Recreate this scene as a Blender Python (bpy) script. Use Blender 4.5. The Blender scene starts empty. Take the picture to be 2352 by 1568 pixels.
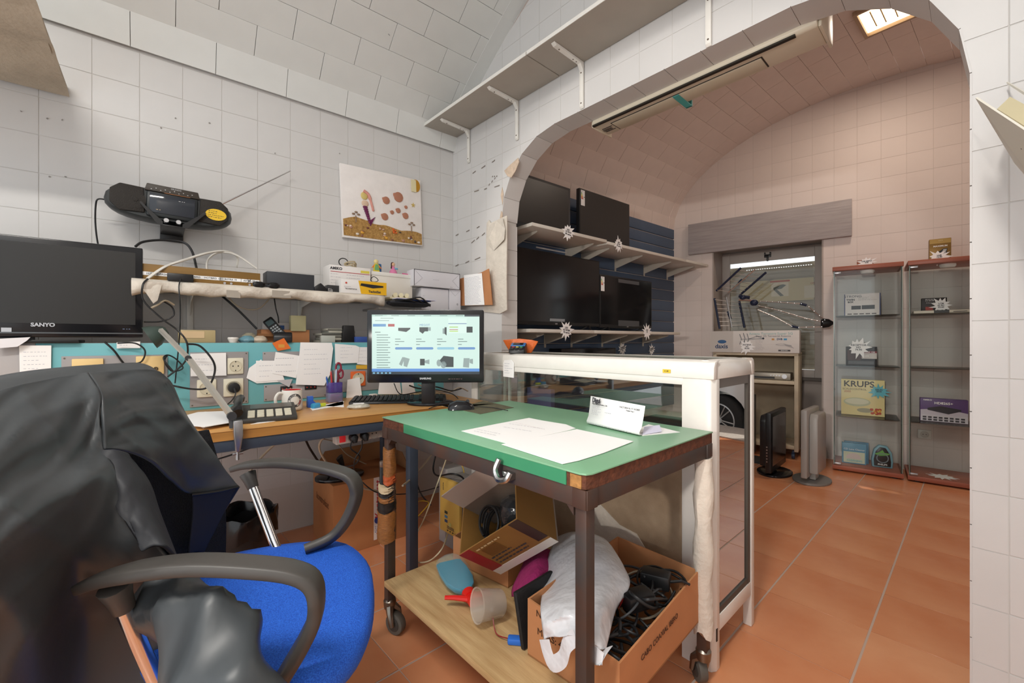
import bpy, bmesh, math, random
from mathutils import Vector, Matrix
R = math.radians
rnd = random.Random(7)
scene = bpy.context.scene
COL = scene.collection
# ---------------------------------------------------------------- camera, world, light
FPX, CXP, CYP, CAMH = 985.0, 1176.0, 782.0, 1.04      # focal length in pixels of the 2352 x 1568 frame
cam = bpy.data.cameras.new('camera'); camo = bpy.data.objects.new('camera', cam); COL.objects.link(camo)
cam.sensor_width = 36.0; cam.lens = 36.0 * FPX / 2352.0; cam.clip_start = 0.02
cam.shift_y = -2.0 / 2352.0
camo.location = (0, 0, CAMH); camo.rotation_euler = (R(90), 0, 0)
scene.camera = camo
scene.view_settings.view_transform = 'Standard'; scene.view_settings.look = 'None'
scene.view_settings.exposure = 0.36; scene.view_settings.gamma = 1.0
scene.view_settings.use_curve_mapping = False
W = bpy.data.worlds.new('overcast_sky'); scene.world = W; W.use_nodes = True
W.node_tree.nodes['Background'].inputs[0].default_value = (0.93, 0.97, 1.0, 1)
W.node_tree.nodes['Background'].inputs[1].default_value = 1.2
def lamp(name, kind, loc, power, color=(1, 1, 1), size=0.1, rot=(0, 0, 0), size_y=None):
    l = bpy.data.lights.new(name, kind); o = bpy.data.objects.new(name, l); COL.objects.link(o)
    l.energy = power; l.color = color
    if kind == 'AREA':
        l.size = size
        if size_y: l.shape = 'RECTANGLE'; l.size_y = size_y
    else: l.shadow_soft_size = size
    o.location = loc; o.rotation_euler = rot
    return o
sunl = bpy.data.lights.new('street_sun', 'SUN'); suno = bpy.data.objects.new('street_sun', sunl); COL.objects.link(suno)
sunl.energy = 3.0; sunl.angle = R(1.0); sunl.color = (1.0, 0.95, 0.86)
suno.rotation_euler = Vector((-0.07, -0.60, -0.80)).to_track_quat('-Z', 'Y').to_euler()
spot = lamp('added_spot_light', 'SPOT', (-2.01, -2.03, 1.60), 185, (1.0, 0.93, 0.86), 0.06)  # unseen spot, added to throw the arch shadow on the far wall
spot.data.spot_size = R(28); spot.data.spot_blend = 0.25
spot.rotation_euler = (Vector((0.68, 2.18, 1.32)) - Vector((-2.01, -2.03, 1.60))).to_track_quat('-Z', 'Y').to_euler()

lamp('added_fill_light', 'AREA', (-0.75, -0.60, 3.05), 58, (1.0, 0.95, 0.88), 1.2, (0, 0, R(39.5)), 0.14)  # fill light added overhead to brighten the floor and table tops
# ---------------------------------------------------------------- frames
class Frame:
    """a wall-aligned frame: x along the wall to the right, y into the wall, z up"""
    def __init__(s, ox, oy, deg):
        s.o = Vector((ox, oy, 0)); s.deg = deg; a = R(deg)
        s.x = Vector((math.cos(a), math.sin(a), 0)); s.y = Vector((-math.sin(a), math.cos(a), 0))
    def __call__(s, x, y, z=0): return s.o + s.x * x + s.y * y + Vector((0, 0, z))
    def loc(s, p): q = Vector(p) - s.o; return Vector((q.dot(s.x), q.dot(s.y), q.z))
    def hit(s, px, py, y=None, z=None, x=None):
        r = Vector(((px - CXP) / FPX, 1, -(py - CYP) / FPX)); c = Vector((0, 0, CAMH))
        if y is not None: t = (y - (c - s.o).dot(s.y)) / r.dot(s.y)
        elif x is not None: t = (x - (c - s.o).dot(s.x)) / r.dot(s.x)
        else: t = (z - CAMH) / r.z
        return s.loc(c + r * t)
A = Frame(-0.415, 3.008, 39.5)       # back wall (and the TV wall of the showroom)
B = Frame(-0.415, 3.008, -47.263)    # wall with the arch
F = Frame(2.577, 3.449, -38.0)       # far wall of the showroom; y = 0 is the cabinet fronts, wall face at y = 0.38
Wd = Frame(0, 0, 0)

# ---------------------------------------------------------------- materials
MATS = {}
def mat(name, col=(0.5, 0.5, 0.5), rough=0.5, metal=0.0, noise=0.0, scale=20.0, bump=0.0, bscale=None, emit=0.0,
        alpha=1.0, trans=0.0, ior=1.45, col2=None, stretch=None, coat=0.0, sss=0.0, detail=4.0, spec=0.5):
    if name in MATS: return MATS[name]
    m = bpy.data.materials.new(name); m.use_nodes = True; MATS[name] = m
    nt = m.node_tree; b = nt.nodes['Principled BSDF']; c = tuple(col) + (1,)
    b.inputs['Base Color'].default_value = c; b.inputs['Roughness'].default_value = rough
    b.inputs['Metallic'].default_value = metal; b.inputs['IOR'].default_value = ior
    b.inputs['Specular IOR Level'].default_value = spec
    b.inputs['Coat Weight'].default_value = coat
    b.inputs['Transmission Weight'].default_value = trans; b.inputs['Alpha'].default_value = alpha
    if emit: b.inputs['Emission Color'].default_value = c; b.inputs['Emission Strength'].default_value = emit
    if noise or bump:
        tc = nt.nodes.new('ShaderNodeTexCoord'); mp = nt.nodes.new('ShaderNodeMapping')
        nt.links.new(tc.outputs['Object'], mp.inputs[0])
        if stretch: mp.inputs['Scale'].default_value = stretch
    if noise:
        n = nt.nodes.new('ShaderNodeTexNoise'); n.inputs['Scale'].default_value = scale; n.inputs['Detail'].default_value = detail
        nt.links.new(mp.outputs[0], n.inputs['Vector'])
        rp = nt.nodes.new('ShaderNodeValToRGB'); rp.color_ramp.elements[0].position = 0.3; rp.color_ramp.elements[1].position = 0.7
        d = col2 if col2 else tuple(max(0, v * (1 - noise)) for v in col)
        rp.color_ramp.elements[0].color = tuple(d) + (1,)
        rp.color_ramp.elements[1].color = c if col2 else tuple(min(1, v * (1 + noise * 0.5)) for v in col) + (1,)
        nt.links.new(n.outputs['Fac'], rp.inputs[0]); nt.links.new(rp.outputs[0], b.inputs['Base Color'])
    if bump:
        n2 = nt.nodes.new('ShaderNodeTexNoise'); n2.inputs['Scale'].default_value = bscale or scale; n2.inputs['Detail'].default_value = 3
        nt.links.new(mp.outputs[0], n2.inputs['Vector'])
        bp = nt.nodes.new('ShaderNodeBump'); bp.inputs['Strength'].default_value = bump; bp.inputs['Distance'].default_value = 0.01
        nt.links.new(n2.outputs['Fac'], bp.inputs['Height']); nt.links.new(bp.outputs[0], b.inputs['Normal'])
    return m
def hexc(h):
    h = h.lstrip('#'); v = [int(h[i:i + 2], 16) / 255 for i in (0, 2, 4)]
    return tuple(x / 12.92 if x <= 0.04045 else ((x + 0.055) / 1.055) ** 2.4 for x in v)
def cm(h, rough=0.5, **k):      # a plain coloured material named by its colour
    return mat('colour_%s_%d_%s' % (h.lstrip('#'), int(rough * 100), '_'.join('%s%s' % (a, str(v)[:6]) for a, v in sorted(k.items()))), hexc(h), rough, **k)

# ---------------------------------------------------------------- mesh building
class K:
    """collects shapes into one mesh; .i is the material slot for what is added next"""
    def __init__(s): s.b = bmesh.new(); s.i = 0
    def _f(s, vs, smooth=False):
        try: f = s.b.faces.new(vs)
        except ValueError: return None
        f.material_index = s.i; return f
    def box(s, x0, x1, y0, y1, z0, z1, M=None):
        p = [Vector((x, y, z)) for z in (z0, z1) for y in (y0, y1) for x in (x0, x1)]
        if M is not None: p = [M @ q for q in p]
        v = [s.b.verts.new(q) for q in p]
        for f in ((0, 2, 3, 1), (4, 5, 7, 6), (0, 1, 5, 4), (2, 6, 7, 3), (0, 4, 6, 2), (1, 3, 7, 5)): s._f([v[i] for i in f])
        return s
    def prism(s, pts, h0, h1, axis='z', M=None):
        """extrude a 2-D outline; axis is the extrusion direction; outline axes: z->(x,y), y->(x,z), x->(y,z)"""
        def P(a, b, h):
            q = Vector((a, b, h)) if axis == 'z' else Vector((a, h, b)) if axis == 'y' else Vector((h, a, b))
            return M @ q if M is not None else q
        n = len(pts); v0 = [s.b.verts.new(P(a, b, h0)) for a, b in pts]; v1 = [s.b.verts.new(P(a, b, h1)) for a, b in pts]
        s._f(v0[::-1]); s._f(v1)
        for i in range(n): s._f([v0[i], v0[(i + 1) % n], v1[(i + 1) % n], v1[i]])
        return s
    def ring(s, rings, closed=False, cap=True):
        """skin a list of vertex rings"""
        vs = [[s.b.verts.new(p) for p in r] for r in rings]; n = len(vs[0])
        for a, b in zip(vs, vs[1:]):
            for i in range(n): s._f([a[i], a[(i + 1) % n], b[(i + 1) % n], b[i]])
        if closed:
            a, b = vs[-1], vs[0]
            for i in range(n): s._f([a[i], a[(i + 1) % n], b[(i + 1) % n], b[i]])
        elif cap: s._f(vs[0][::-1]); s._f(vs[-1])
        return s
    def tube(s, pts, r, n=8, closed=False, flat=None, cap=True, sq=1.0):
        pts = [Vector(p) for p in pts]; m = len(pts); rs = []; up = None
        for i, p in enumerate(pts):
            a = pts[i - 1] if (i > 0 or closed) else p; b = pts[(i + 1) % m] if (i < m - 1 or closed) else p
            t = (b - a)
            t = t.normalized() if t.length > 1e-9 else Vector((0, 0, 1))
            if up is None: up = t.orthogonal().normalized() if flat is None else (Vector(flat) - t * t.dot(Vector(flat))).normalized()
            else:
                up = up - t * t.dot(up); up = up.normalized() if up.length > 1e-6 else t.orthogonal().normalized()
            w = t.cross(up); rr = r[i] if isinstance(r, list) else r
            ru, rw = rr if isinstance(rr, tuple) else (rr, rr)
            e_ = lambda v: math.copysign(abs(v) ** sq, v)
            rs.append([p + up * (e_(math.cos(2 * math.pi * k / n)) * ru) + w * (e_(math.sin(2 * math.pi * k / n)) * rw) for k in range(n)])
        return s.ring(rs, closed, cap)
    def cyl(s, p0, p1, r0, r1=None, n=16): return s.tube([p0, p1], [r0, r0 if r1 is None else r1], n)
    def lathe(s, prof, n=24, M=None, cap=True):
        rs = []
        for r, z in prof:
            q = [Vector((r * math.cos(2 * math.pi * k / n), r * math.sin(2 * math.pi * k / n), z)) for k in range(n)]
            rs.append([M @ p for p in q] if M is not None else q)
        return s.ring(rs, cap=cap)
    def ball(s, c, r, n=10):
        r = r if isinstance(r, (tuple, list)) else (r, r, r); c = Vector(c)
        rs = []
        for j in range(1, n):
            t = math.pi * j / n
            rs.append([c + Vector((r[0] * math.sin(t) * math.cos(2 * math.pi * k / (2 * n)), r[1] * math.sin(t) * math.sin(2 * math.pi * k / (2 * n)), -r[2] * math.cos(t))) for k in range(2 * n)])
        return s.ring(rs)
    def grid(s, rows):
        vs = [[s.b.verts.new(p) for p in r] for r in rows]
        for a, b in zip(vs, vs[1:]):
            for i in range(len(a) - 1): s._f([a[i], a[i + 1], b[i + 1], b[i]])
        return s
    def quad(s, a, b, c, d): s._f([s.b.verts.new(Vector(p)) for p in (a, b, c, d)]); return s
    def mesh(s, name, mats, bevel=0.0, smooth=35, seg=2, fix=True):
        if fix: bmesh.ops.recalc_face_normals(s.b, faces=s.b.faces)
        if bevel:
            es = [e for e in s.b.edges if len(e.link_faces) == 2 and e.calc_face_angle(0) > R(30)]
            bmesh.ops.bevel(s.b, geom=es, offset=bevel, segments=seg, profile=0.5, affect='EDGES', clamp_overlap=True)
        me = bpy.data.meshes.new(name); s.b.to_mesh(me); s.b.free()
        for m in (mats if isinstance(mats, (list, tuple)) else [mats]): me.materials.append(m)
        if smooth:
            me.polygons.foreach_set('use_smooth', [True] * len(me.polygons)); me.set_sharp_from_angle(angle=R(smooth))
        return me
    def ob(s, name, mats, parent=None, bevel=0.0, smooth=35, seg=2, fix=True):
        return link(name, s.mesh(name, mats, bevel, smooth, seg, fix), parent)
def link(name, me, parent=None):
    o = bpy.data.objects.new(name, me); COL.objects.link(o)
    if parent is not None: o.parent = parent
    return o
def tag(o, label=None, cat=None, group=None, kind=None):
    if label: o['label'] = label
    if cat: o['category'] = cat
    if group: o['group'] = group
    if kind: o['kind'] = kind
    return o
def thing(name, label, cat, fr=None, at=(0, 0, 0), rz=0.0, group=None):
    o = bpy.data.objects.new(name, None); COL.objects.link(o); o.empty_display_size = 0.05
    fr = fr or Wd; o.location = fr(*at); o.rotation_euler = (0, 0, R(fr.deg + rz))
    return tag(o, label, cat, group)
def copy_tree(o, parent=None):
    c = o.copy(); COL.objects.link(c)
    if parent is not None: c.parent = parent
    for ch in list(o.children): copy_tree(ch, c)
    return c
def smooth_path(pts, n=6, closed=False):
    """Catmull-Rom through the points"""
    P = [Vector(p) for p in pts]; m = len(P); out = []
    for i in range(m if closed else m - 1):
        g = lambda j: P[j % m] if closed else P[max(0, min(m - 1, j))]
        a, b, c, d = g(i - 1), g(i), g(i + 1), g(i + 2)
        for k in range(n):
            t = k / n
            out.append(0.5 * ((2 * b) + (c - a) * t + (2 * a - 5 * b + 4 * c - d) * t * t + (3 * b - a - 3 * c + d) * t ** 3))
    if not closed: out.append(P[-1])
    return out
def text(body, size, m, parent, M, name='lettering', ext=0.0004, bold=0.0, align='CENTER', xs=1.0):
    """lettering in the parent's space; M maps text x to the right, text y up"""
    cu = bpy.data.curves.new('tx', 'FONT'); cu.body = body; cu.size = size; cu.extrude = ext; cu.offset = bold
    cu.align_x = align; cu.align_y = 'CENTER'; cu.resolution_u = 3
    t = bpy.data.objects.new('tx', cu); COL.objects.link(t)
    bpy.context.view_layer.update()
    me = bpy.data.meshes.new_from_object(t); COL.objects.unlink(t); bpy.data.objects.remove(t); bpy.data.curves.remove(cu)
    me.name = name; me.materials.clear(); me.materials.append(m); me.transform(M @ Matrix.Diagonal((xs, 1, 1, 1)))
    return link(name, me, parent)
def face_m(x, y, z, ry=0.0, tilt=0.0):
    """place text on a surface facing local -y; ry rolls it in the plane, tilt leans it back"""
    return Matrix.Translation((x, y, z)) @ Matrix.Rotation(R(-tilt), 4, 'X') @ Matrix.Rotation(R(-ry), 4, 'Y') @ Matrix.Rotation(R(90), 4, 'X')
def scribble(parent, m, x0, x1, z0, z1, rows, y, name='handwriting', fill=0.8, seed=1, th=0.0011, M=None):
    """rows of small dashes, like print or writing too small to read, on a surface facing -y"""
    r = random.Random(seed); k = K()
    for i in range(rows):
        z = z1 - (z1 - z0) * (i + 0.5) / rows; x = x0
        xe = x0 + (x1 - x0) * r.uniform(fill * 0.6, 1.0)
        while x < xe:
            w = r.uniform(0.004, 0.012) * max(0.6, (x1 - x0) / 0.12); w = min(w, xe - x + 0.002)
            p = [(x, y, z - th), (x + w, y, z - th), (x + w, y, z + th), (x, y, z + th)]
            if M is not None: p = [M @ Vector(q) for q in p]
            k.quad(*p); x += w + r.uniform(0.002, 0.005)
    return k.ob(name, m, parent, smooth=0, fix=False)
def arcpts(cx, cz, rx, rz, a0, a1, n):
    return [(cx + rx * math.cos(R(a0 + (a1 - a0) * i / n)), cz + rz * math.sin(R(a0 + (a1 - a0) * i / n))) for i in range(n + 1)]
def rrect(x0, x1, z0, z1, r, n=4):
    return arcpts(x1 - r, z1 - r, r, r, 0, 90, n) + arcpts(x0 + r, z1 - r, r, r, 90, 180, n) + arcpts(x0 + r, z0 + r, r, r, 180, 270, n) + arcpts(x1 - r, z0 + r, r, r, 270, 360, n)
def clip(poly, x0, x1, z0, z1):
    for ax, lim, sg in ((0, x0, 1), (0, x1, -1), (1, z0, 1), (1, z1, -1)):
        out = []
        for i in range(len(poly)):
            p, q = poly[i], poly[(i + 1) % len(poly)]; dp, dq = sg * (p[ax] - lim), sg * (q[ax] - lim)
            if dp >= 0: out.append(p)
            if (dp > 0 and dq < 0) or (dp < 0 and dq > 0):
                t = dp / (dp - dq); out.append((p[0] + (q[0] - p[0]) * t, p[1] + (q[1] - p[1]) * t))
        poly = out
        if len(poly) < 3: return []
    return poly
def area2(p): return abs(sum(p[i][0] * p[(i + 1) % len(p)][1] - p[(i + 1) % len(p)][0] * p[i][1] for i in range(len(p)))) / 2
def tiles(parent, poly, sx, sz, ox, oz, m, y0, y1, gap=0.0035, name='tile', stag=0.0, bevel=0.0012, skip=None, gapz=None):
    """cover an outline (local x, z) with separate tiles of sx by sz; whole tiles share one mesh"""
    xs = [p[0] for p in poly]; zs = [p[1] for p in poly]; whole = None; g = gap / 2; gz = (gapz or gap) / 2; n = 0
    for j in range(math.floor((min(zs) - oz) / sz), math.ceil((max(zs) - oz) / sz)):
        off = ox + (stag * sx if j % 2 else 0)
        for i in range(math.floor((min(xs) - off) / sx), math.ceil((max(xs) - off) / sx)):
            x, z = off + i * sx, oz + j * sz
            if skip and skip(x + sx / 2, z + sz / 2): continue
            c = clip(poly, x + g, x + sx - g, z + gz, z + sz - gz)
            if not c or area2(c) < 0.0006: continue
            if abs(area2(c) - (sx - gap) * (sz - 2 * gz)) < 1e-6:
                if whole is None:
                    k = K(); k.prism([(g, gz), (sx - g, gz), (sx - g, sz - gz), (g, sz - gz)], y0, y1, 'y'); whole = k.mesh(name, m, bevel, 40, 1)
                o = link(name, whole, parent); o.location = (x, 0, z)
            else:
                q = []
                for p in c:
                    if not q or (abs(p[0] - q[-1][0]) + abs(p[1] - q[-1][1])) > 1e-5: q.append(p)
                if len(q) > 2: K().prism(q, y0, y1, 'y').ob(name, m, parent, 0, 40)
            n += 1
    return n
def cable(name, label, m, pts, r, cat='cable', group=None, n=6, parent=None, seg=6, parts=None):
    o = K().tube(smooth_path(pts, seg), r, n).ob(name, m, parent, 0, 60)
    if parent is None: tag(o, label, cat, group)
    return o
# ---------------------------------------------------------------- shared materials
WALL = mat('painted_tile', hexc('d3d1cf'), 0.38, noise=0.05, scale=3.0, bump=0.05, bscale=12)
GROUT = mat('grout', hexc('cdcac6'), 0.8)
WALL2 = mat('bounce_tinted_tile', hexc('ddd0c9'), 0.5, noise=0.05, scale=3.0, bump=0.05, bscale=12)  # the front room's paint, tinted pink to stand in for terracotta bounce light
GROUT2 = mat('bounce_tinted_grout', hexc('d0c4bd'), 0.85)  # joints tinted along with the tiles for the bounced light
BLOCK = mat('painted_vault_block', hexc('dedfdc'), 0.45, noise=0.05, scale=4.0, bump=0.06, bscale=9)
BLOCK2 = mat('bounce_tinted_vault_block', hexc('e0d1c9'), 0.6, noise=0.06, scale=4.0, bump=0.06, bscale=9)  # vault blocks warmed in colour for the same bounced light
TERRA = mat('terracotta_tile', hexc('e2a378'), 0.24, noise=0.4, scale=2.2, col2=hexc('cb7c50'), bump=0.05, bscale=30, stretch=(1, 2.2, 1), detail=6)
FGROUT = mat('floor_grout', hexc('c4ae9f'), 0.85)
BLACK = mat('black_plastic', (0.012, 0.012, 0.013), 0.38)
DARK = mat('dark_grey_plastic', (0.035, 0.036, 0.038), 0.45)
SCREEN = mat('switched_off_screen', (0.008, 0.008, 0.009), 0.12, spec=0.4)
WHITEP = mat('white_plastic', hexc('e8e5de'), 0.35)
WHITEM = mat('white_painted_metal', hexc('e6e3dc'), 0.35, noise=0.03, scale=30)
PAPER = mat('white_paper', hexc('f7f6f5'), 0.7)
INK = mat('dark_ink', hexc('3a3a40'), 0.7)
PENBLUE = mat('faint_pen_ink', hexc('a9acbb'), 0.7)
CHROME = mat('chrome', (0.7, 0.7, 0.72), 0.18, 1.0)
STEEL = mat('brushed_steel', (0.45, 0.45, 0.46), 0.35, 1.0)
IRON = mat('dark_painted_iron', hexc('3a3634'), 0.5, noise=0.25, scale=14, col2=hexc('4a3227'))
CARD = mat('brown_cardboard', hexc('bd8256'), 0.8, noise=0.10, scale=8)
CARDIN = mat('cardboard_inside', hexc('9a6a42'), 0.85, noise=0.12, scale=10)
GLASS = mat('cabinet_glass', (0.93, 0.98, 0.96), 0.0, trans=1.0, ior=1.02, alpha=0.12)
CLOTH = mat('off_white_felt', hexc('d9d0c3'), 0.95, noise=0.08, scale=25, bump=0.35, bscale=60)
CABLEB = mat('black_cable', (0.015, 0.015, 0.016), 0.45)
CABLEW = mat('white_cable', hexc('dedad2'), 0.45)
CABLEG = mat('beige_cable', hexc('b3a58f'), 0.5)
def glassmat(name, tint=(1, 1, 1), base=0.06, refl=1.0, rough=0.0):
    """thin clear pane: transparent, with a mirror reflection that grows towards grazing angles"""
    m = bpy.data.materials.new(name); m.use_nodes = True; nt = m.node_tree; nt.nodes.clear()
    o = nt.nodes.new('ShaderNodeOutputMaterial'); mx = nt.nodes.new('ShaderNodeMixShader')
    t = nt.nodes.new('ShaderNodeBsdfTransparent'); g = nt.nodes.new('ShaderNodeBsdfGlossy')
    t.inputs[0].default_value = tuple(tint) + (1,); g.inputs['Roughness'].default_value = rough
    lw = nt.nodes.new('ShaderNodeLayerWeight'); lw.inputs[0].default_value = 0.25
    ma = nt.nodes.new('ShaderNodeMath'); ma.operation = 'MULTIPLY_ADD'; ma.inputs[1].default_value = 0.5 * refl; ma.inputs[2].default_value = base
    nt.links.new(lw.outputs['Fresnel'], ma.inputs[0]); nt.links.new(ma.outputs[0], mx.inputs[0])
    nt.links.new(t.outputs[0], mx.inputs[1]); nt.links.new(g.outputs[0], mx.inputs[2]); nt.links.new(mx.outputs[0], o.inputs[0])
    MATS[name] = m; return m
PANE = glassmat('clear_pane', (0.975, 0.99, 0.985), 0.015, 0.55)
PANEG = glassmat('greenish_shelf_glass', (0.94, 0.98, 0.965), 0.04)
def struct(o): return tag(o, kind='structure')
def at_frame(o, fr): o.location = fr.o; o.rotation_euler = (0, 0, R(fr.deg)); return o
TS = 0.156
# ---------------------------------------------------------------- floor
fl = K().box(-2.6, 3.9, -3.2, 3.6, -0.06, -0.0018).ob('floor', FGROUT); struct(at_frame(fl, B))
fg = bpy.data.objects.new('floor_tiles', None); COL.objects.link(fg); fg.parent = fl; fg.location = (0, 0, -0.004); fg.rotation_euler = (R(-90), 0, 0)
tag(fg, 'terracotta floor tiles')
def floor_tiles(x0, x1, y0, y1):
    # the tile plane's local z runs along the frame's y, local y points down
    return tiles(fg, [(x0, -y1), (x1, -y1), (x1, -y0), (x0, -y0)], 0.3265, 0.332, 2.232, -0.25, TERRA, 0.002, 0.004, 0.007, 'tile', bevel=0.0008, gapz=.003)
fg.rotation_euler = (R(90), 0, 0)
fg.matrix_local = Matrix(((1, 0, 0, 0), (0, 0, -1, 0), (0, 1, 0, -0.004), (0, 0, 0, 1)))
floor_tiles(-0.6, 3.1, -2.2, 0.0); floor_tiles(-0.25, 3.4, 0.0, 3.1)
# ---------------------------------------------------------------- back wall
wb = K().box(-3.1, 0.1, 0.004, 0.16, 0, 2.9).ob('wall_back', GROUT); struct(at_frame(wb, A))
tiles(wb, [(-2.75, 0.25), (0.0, 0.25), (0.0, 2.365), (-2.75, 2.365)], TS, TS, -1.971, 1.882 - 12 * TS, WALL, 0.004, 0.0025, 0.0026)
spots = K()
for px, py in ((48, 255), (143, 275), (113, 405), (150, 405), (403, 271), (369, 293), (481, 282), (632, 352), (780, 352), (108, 272)):
    p = A.hit(px, py, y=-0.0005); spots.prism([(p.x + rnd.uniform(.0015, .005) * math.cos(a), p.z + rnd.uniform(.0015, .005) * math.sin(a)) for a in (0, 1.2, 2.4, 3.6, 5)], -0.0015, 0.001, 'y')
spots.ob('chip_mark', mat('dirt_mark', hexc('96928d'), 0.9), wb)
# ---------------------------------------------------------------- arch wall
XL, XR, ZS, ZT, RA = 0.515, 2.483, 1.78, 2.213, 0.433
arch = [(XR, 0.0), (XR, ZS)] + arcpts(XR - RA, ZS, RA, RA, 0, 90, 5)[1:] + arcpts(XL + RA, ZS, RA, RA, 90, 180, 5) + [(XL, 0.0)]
outline = [(-0.02, 0.0), (-0.02, 3.5), (3.15, 3.5), (3.15, 0.0)] + arch
wa = K().prism(outline, 0.004, 0.126, 'y').ob('wall_right', GROUT, smooth=0); struct(at_frame(wa, B))
tiles(wa, outline, TS, TS, 2.55 - 17 * TS, 0.938 - 6 * TS, WALL, 0.004, 0.0025, 0.0026, skip=lambda x, z: z > 3.35 or (x > 2.95 and (z < 0.6)))
# lining of the arch: one tile after another around the opening
path = [(XL, 0.0), (XL, 0.2)] + [(XL, 0.2 + TS * i) for i in range(1, 11)]
na = 5
path += arcpts(XL + RA, ZS, RA, RA, 180, 90, na)
nt_ = int((XR - XL - 2 * RA) / TS + .5); path += [(XL + RA + (XR - XL - 2 * RA) * i / nt_, ZT) for i in range(1, nt_)]
path += arcpts(XR - RA, ZS, RA, RA, 90, 0, na) + [(XR, ZS - TS * i) for i in range(1, 12)]
for (x0, z0), (x1, z1) in zip(path, path[1:]):
    d = Vector((x1 - x0, z1 - z0)); L_ = d.length
    if L_ < 0.03: continue
    d /= L_; n_ = Vector((d.y, -d.x)) * 0.004; g = d * 0.0015
    K().prism([(x0 + g.x, z0 + g.y), (x1 - g.x, z1 - g.y), (x1 - g.x + n_.x, z1 - g.y + n_.y), (x0 + g.x + n_.x, z0 + g.y + n_.y)], 0.0, 0.13, 'y').ob('jamb_tile', WALL, wa, 0, 30)
chip = mat('broken_plaster', hexc('d2bca6'), 0.9, noise=0.2, scale=40)
def flake(pxs, y=-0.002, m=chip, th=0.003, name='plaster_chip'):
    q = [B.hit(x, z, y=y) for x, z in pxs]; K().prism([(p.x, p.z) for p in q], y, y + th, 'y').ob(name, m, wa, 0)
flake([(1158, 392), (1172, 378), (1190, 362), (1192, 372), (1184, 392), (1174, 408), (1165, 404)])
flake([(1150, 450), (1153, 430), (1156, 445), (1154, 470)]); flake([(1148, 500), (1151, 484), (1154, 488), (1153, 512)])
crk = mat('dark_crack', hexc('8a8078'), 0.9)  # dark slivers of damage along the tile joints
for (a, b) in (((1122, 425), (1140, 405)), ((1130, 405), (1142, 404)), ((1085, 440), (1150, 425)), ((1078, 560), (1120, 530)), ((1046, 540), (1115, 515)), ((1046, 610), (1112, 588)), ((1080, 400), (1150, 360))):
    for k in range(3):
        t0 = k / 3 + rnd.uniform(0, .12); t1 = t0 + rnd.uniform(.08, .2)
        P = lambda t, o: (a[0] + (b[0] - a[0]) * t, a[1] + (b[1] - a[1]) * t + o)
        flake([P(t0, 0), P(t1, -1.5), P(t1, .6), P(t0, 1.8)], -0.0012, crk, 0.002, 'joint_crack')
# ---------------------------------------------------------------- vaults
def vault(name, prof, x0f, x1f, blen, mb, mg, thick=0.006):
    """prof: (y, z) points of the section in the A frame from the wall up; blocks laid along the wall"""
    pts = []; acc = 0.0
    k = K(); k.grid([[Vector((x, y, z + 0.012)) for y, z in prof] for x in (x0f(0) - .1, x1f(0) + .1)])
    o = at_frame(k.ob(name, mg, smooth=60, fix=False), A); struct(o)
    cache = {}
    for j, ((y0, z0), (y1, z1)) in enumerate(zip(prof, prof[1:])):
        d = Vector((0, y1 - y0, z1 - z0)); w = d.length; d.normalize(); ym = (y0 + y1) / 2
        n_ = Vector((1, 0, 0)).cross(d)
        xa, xb = x0f(ym), x1f(ym); x = xa - (blen / 2 if j % 2 else 0)
        while x < xb:
            a, b = max(x, xa), min(x + blen, xb)
            if b - a > 0.02:
                key = (round(b - a, 3), round(w, 3))
                if key not in cache:
                    q = K(); q.box(0.001, b - a - 0.001, 0.001, w - 0.001, 0.009, 0.012 + thick); cache[key] = q.mesh('block', mb, 0.001, 40, 1)
                t = link('block', cache[key], o)
                t.matrix_local = Matrix(((1, 0, 0, a), (0, d.y, n_.y, y0), (0, d.z, n_.z, z0), (0, 0, 0, 1)))
            x += blen
    return o
def arclen(pts, step):
    """resample a polyline at an even spacing"""
    out = [pts[0]]; acc = 0.0
    for (a, b) in zip(pts, pts[1:]):
        L_ = math.dist(a, b); t = step - acc
        while t <= L_: out.append((a[0] + (b[0] - a[0]) * t / L_, a[1] + (b[1] - a[1]) * t / L_)); t += step
        acc = (acc + L_) % step
    return out
sk = (B.x.dot(A.x)) / (-B.x.dot(A.y))          # how far the arch wall leans along the back wall's direction per metre of depth
raw = smooth_path([(0.0, 2.362, 0), (-0.05, 2.50, 0), (-0.211, 2.655, 0), (-0.384, 2.789, 0), (-0.719, 3.008, 0), (-1.1, 3.19, 0), (-1.5, 3.31, 0), (-1.95, 3.35, 0), (-2.5, 3.30, 0), (-3.0, 3.12, 0)], 8)
prof1 = arclen([(p.x, p.y) for p in raw], 0.145)
vault('ceiling', prof1, lambda y: -2.95, lambda y: -y * sk + 0.02, 0.315, BLOCK, GROUT)
def rib(name, fr, prof, w, drop, m, y_off=0.0):
    """a flat band along the foot of the vault where it meets a cross wall; prof in that wall's (x, z)"""
    k = K(); n = len(prof)
    for (x0, z0), (x1, z1) in zip(prof, prof[1:]):
        d = Vector((x1 - x0, z1 - z0)).normalized(); nn = Vector((d.y, -d.x))
        if nn.y > 0: nn = -nn
        k.prism([(x0, z0 + .03), (x1, z1 + .03), (x1 + nn.x * drop, z1 + nn.y * drop), (x0 + nn.x * drop, z0 + nn.y * drop)], y_off - w, y_off, 'y')
    return struct(at_frame(k.ob(name, m, None, 0, 40), fr))
cy = -B.x.dot(A.y)
rib('trim_1', B, [(-y / cy, z - .004) for y, z in prof1 if y > -2.6][1:], 0.085, 0.014, BLOCK)
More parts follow.
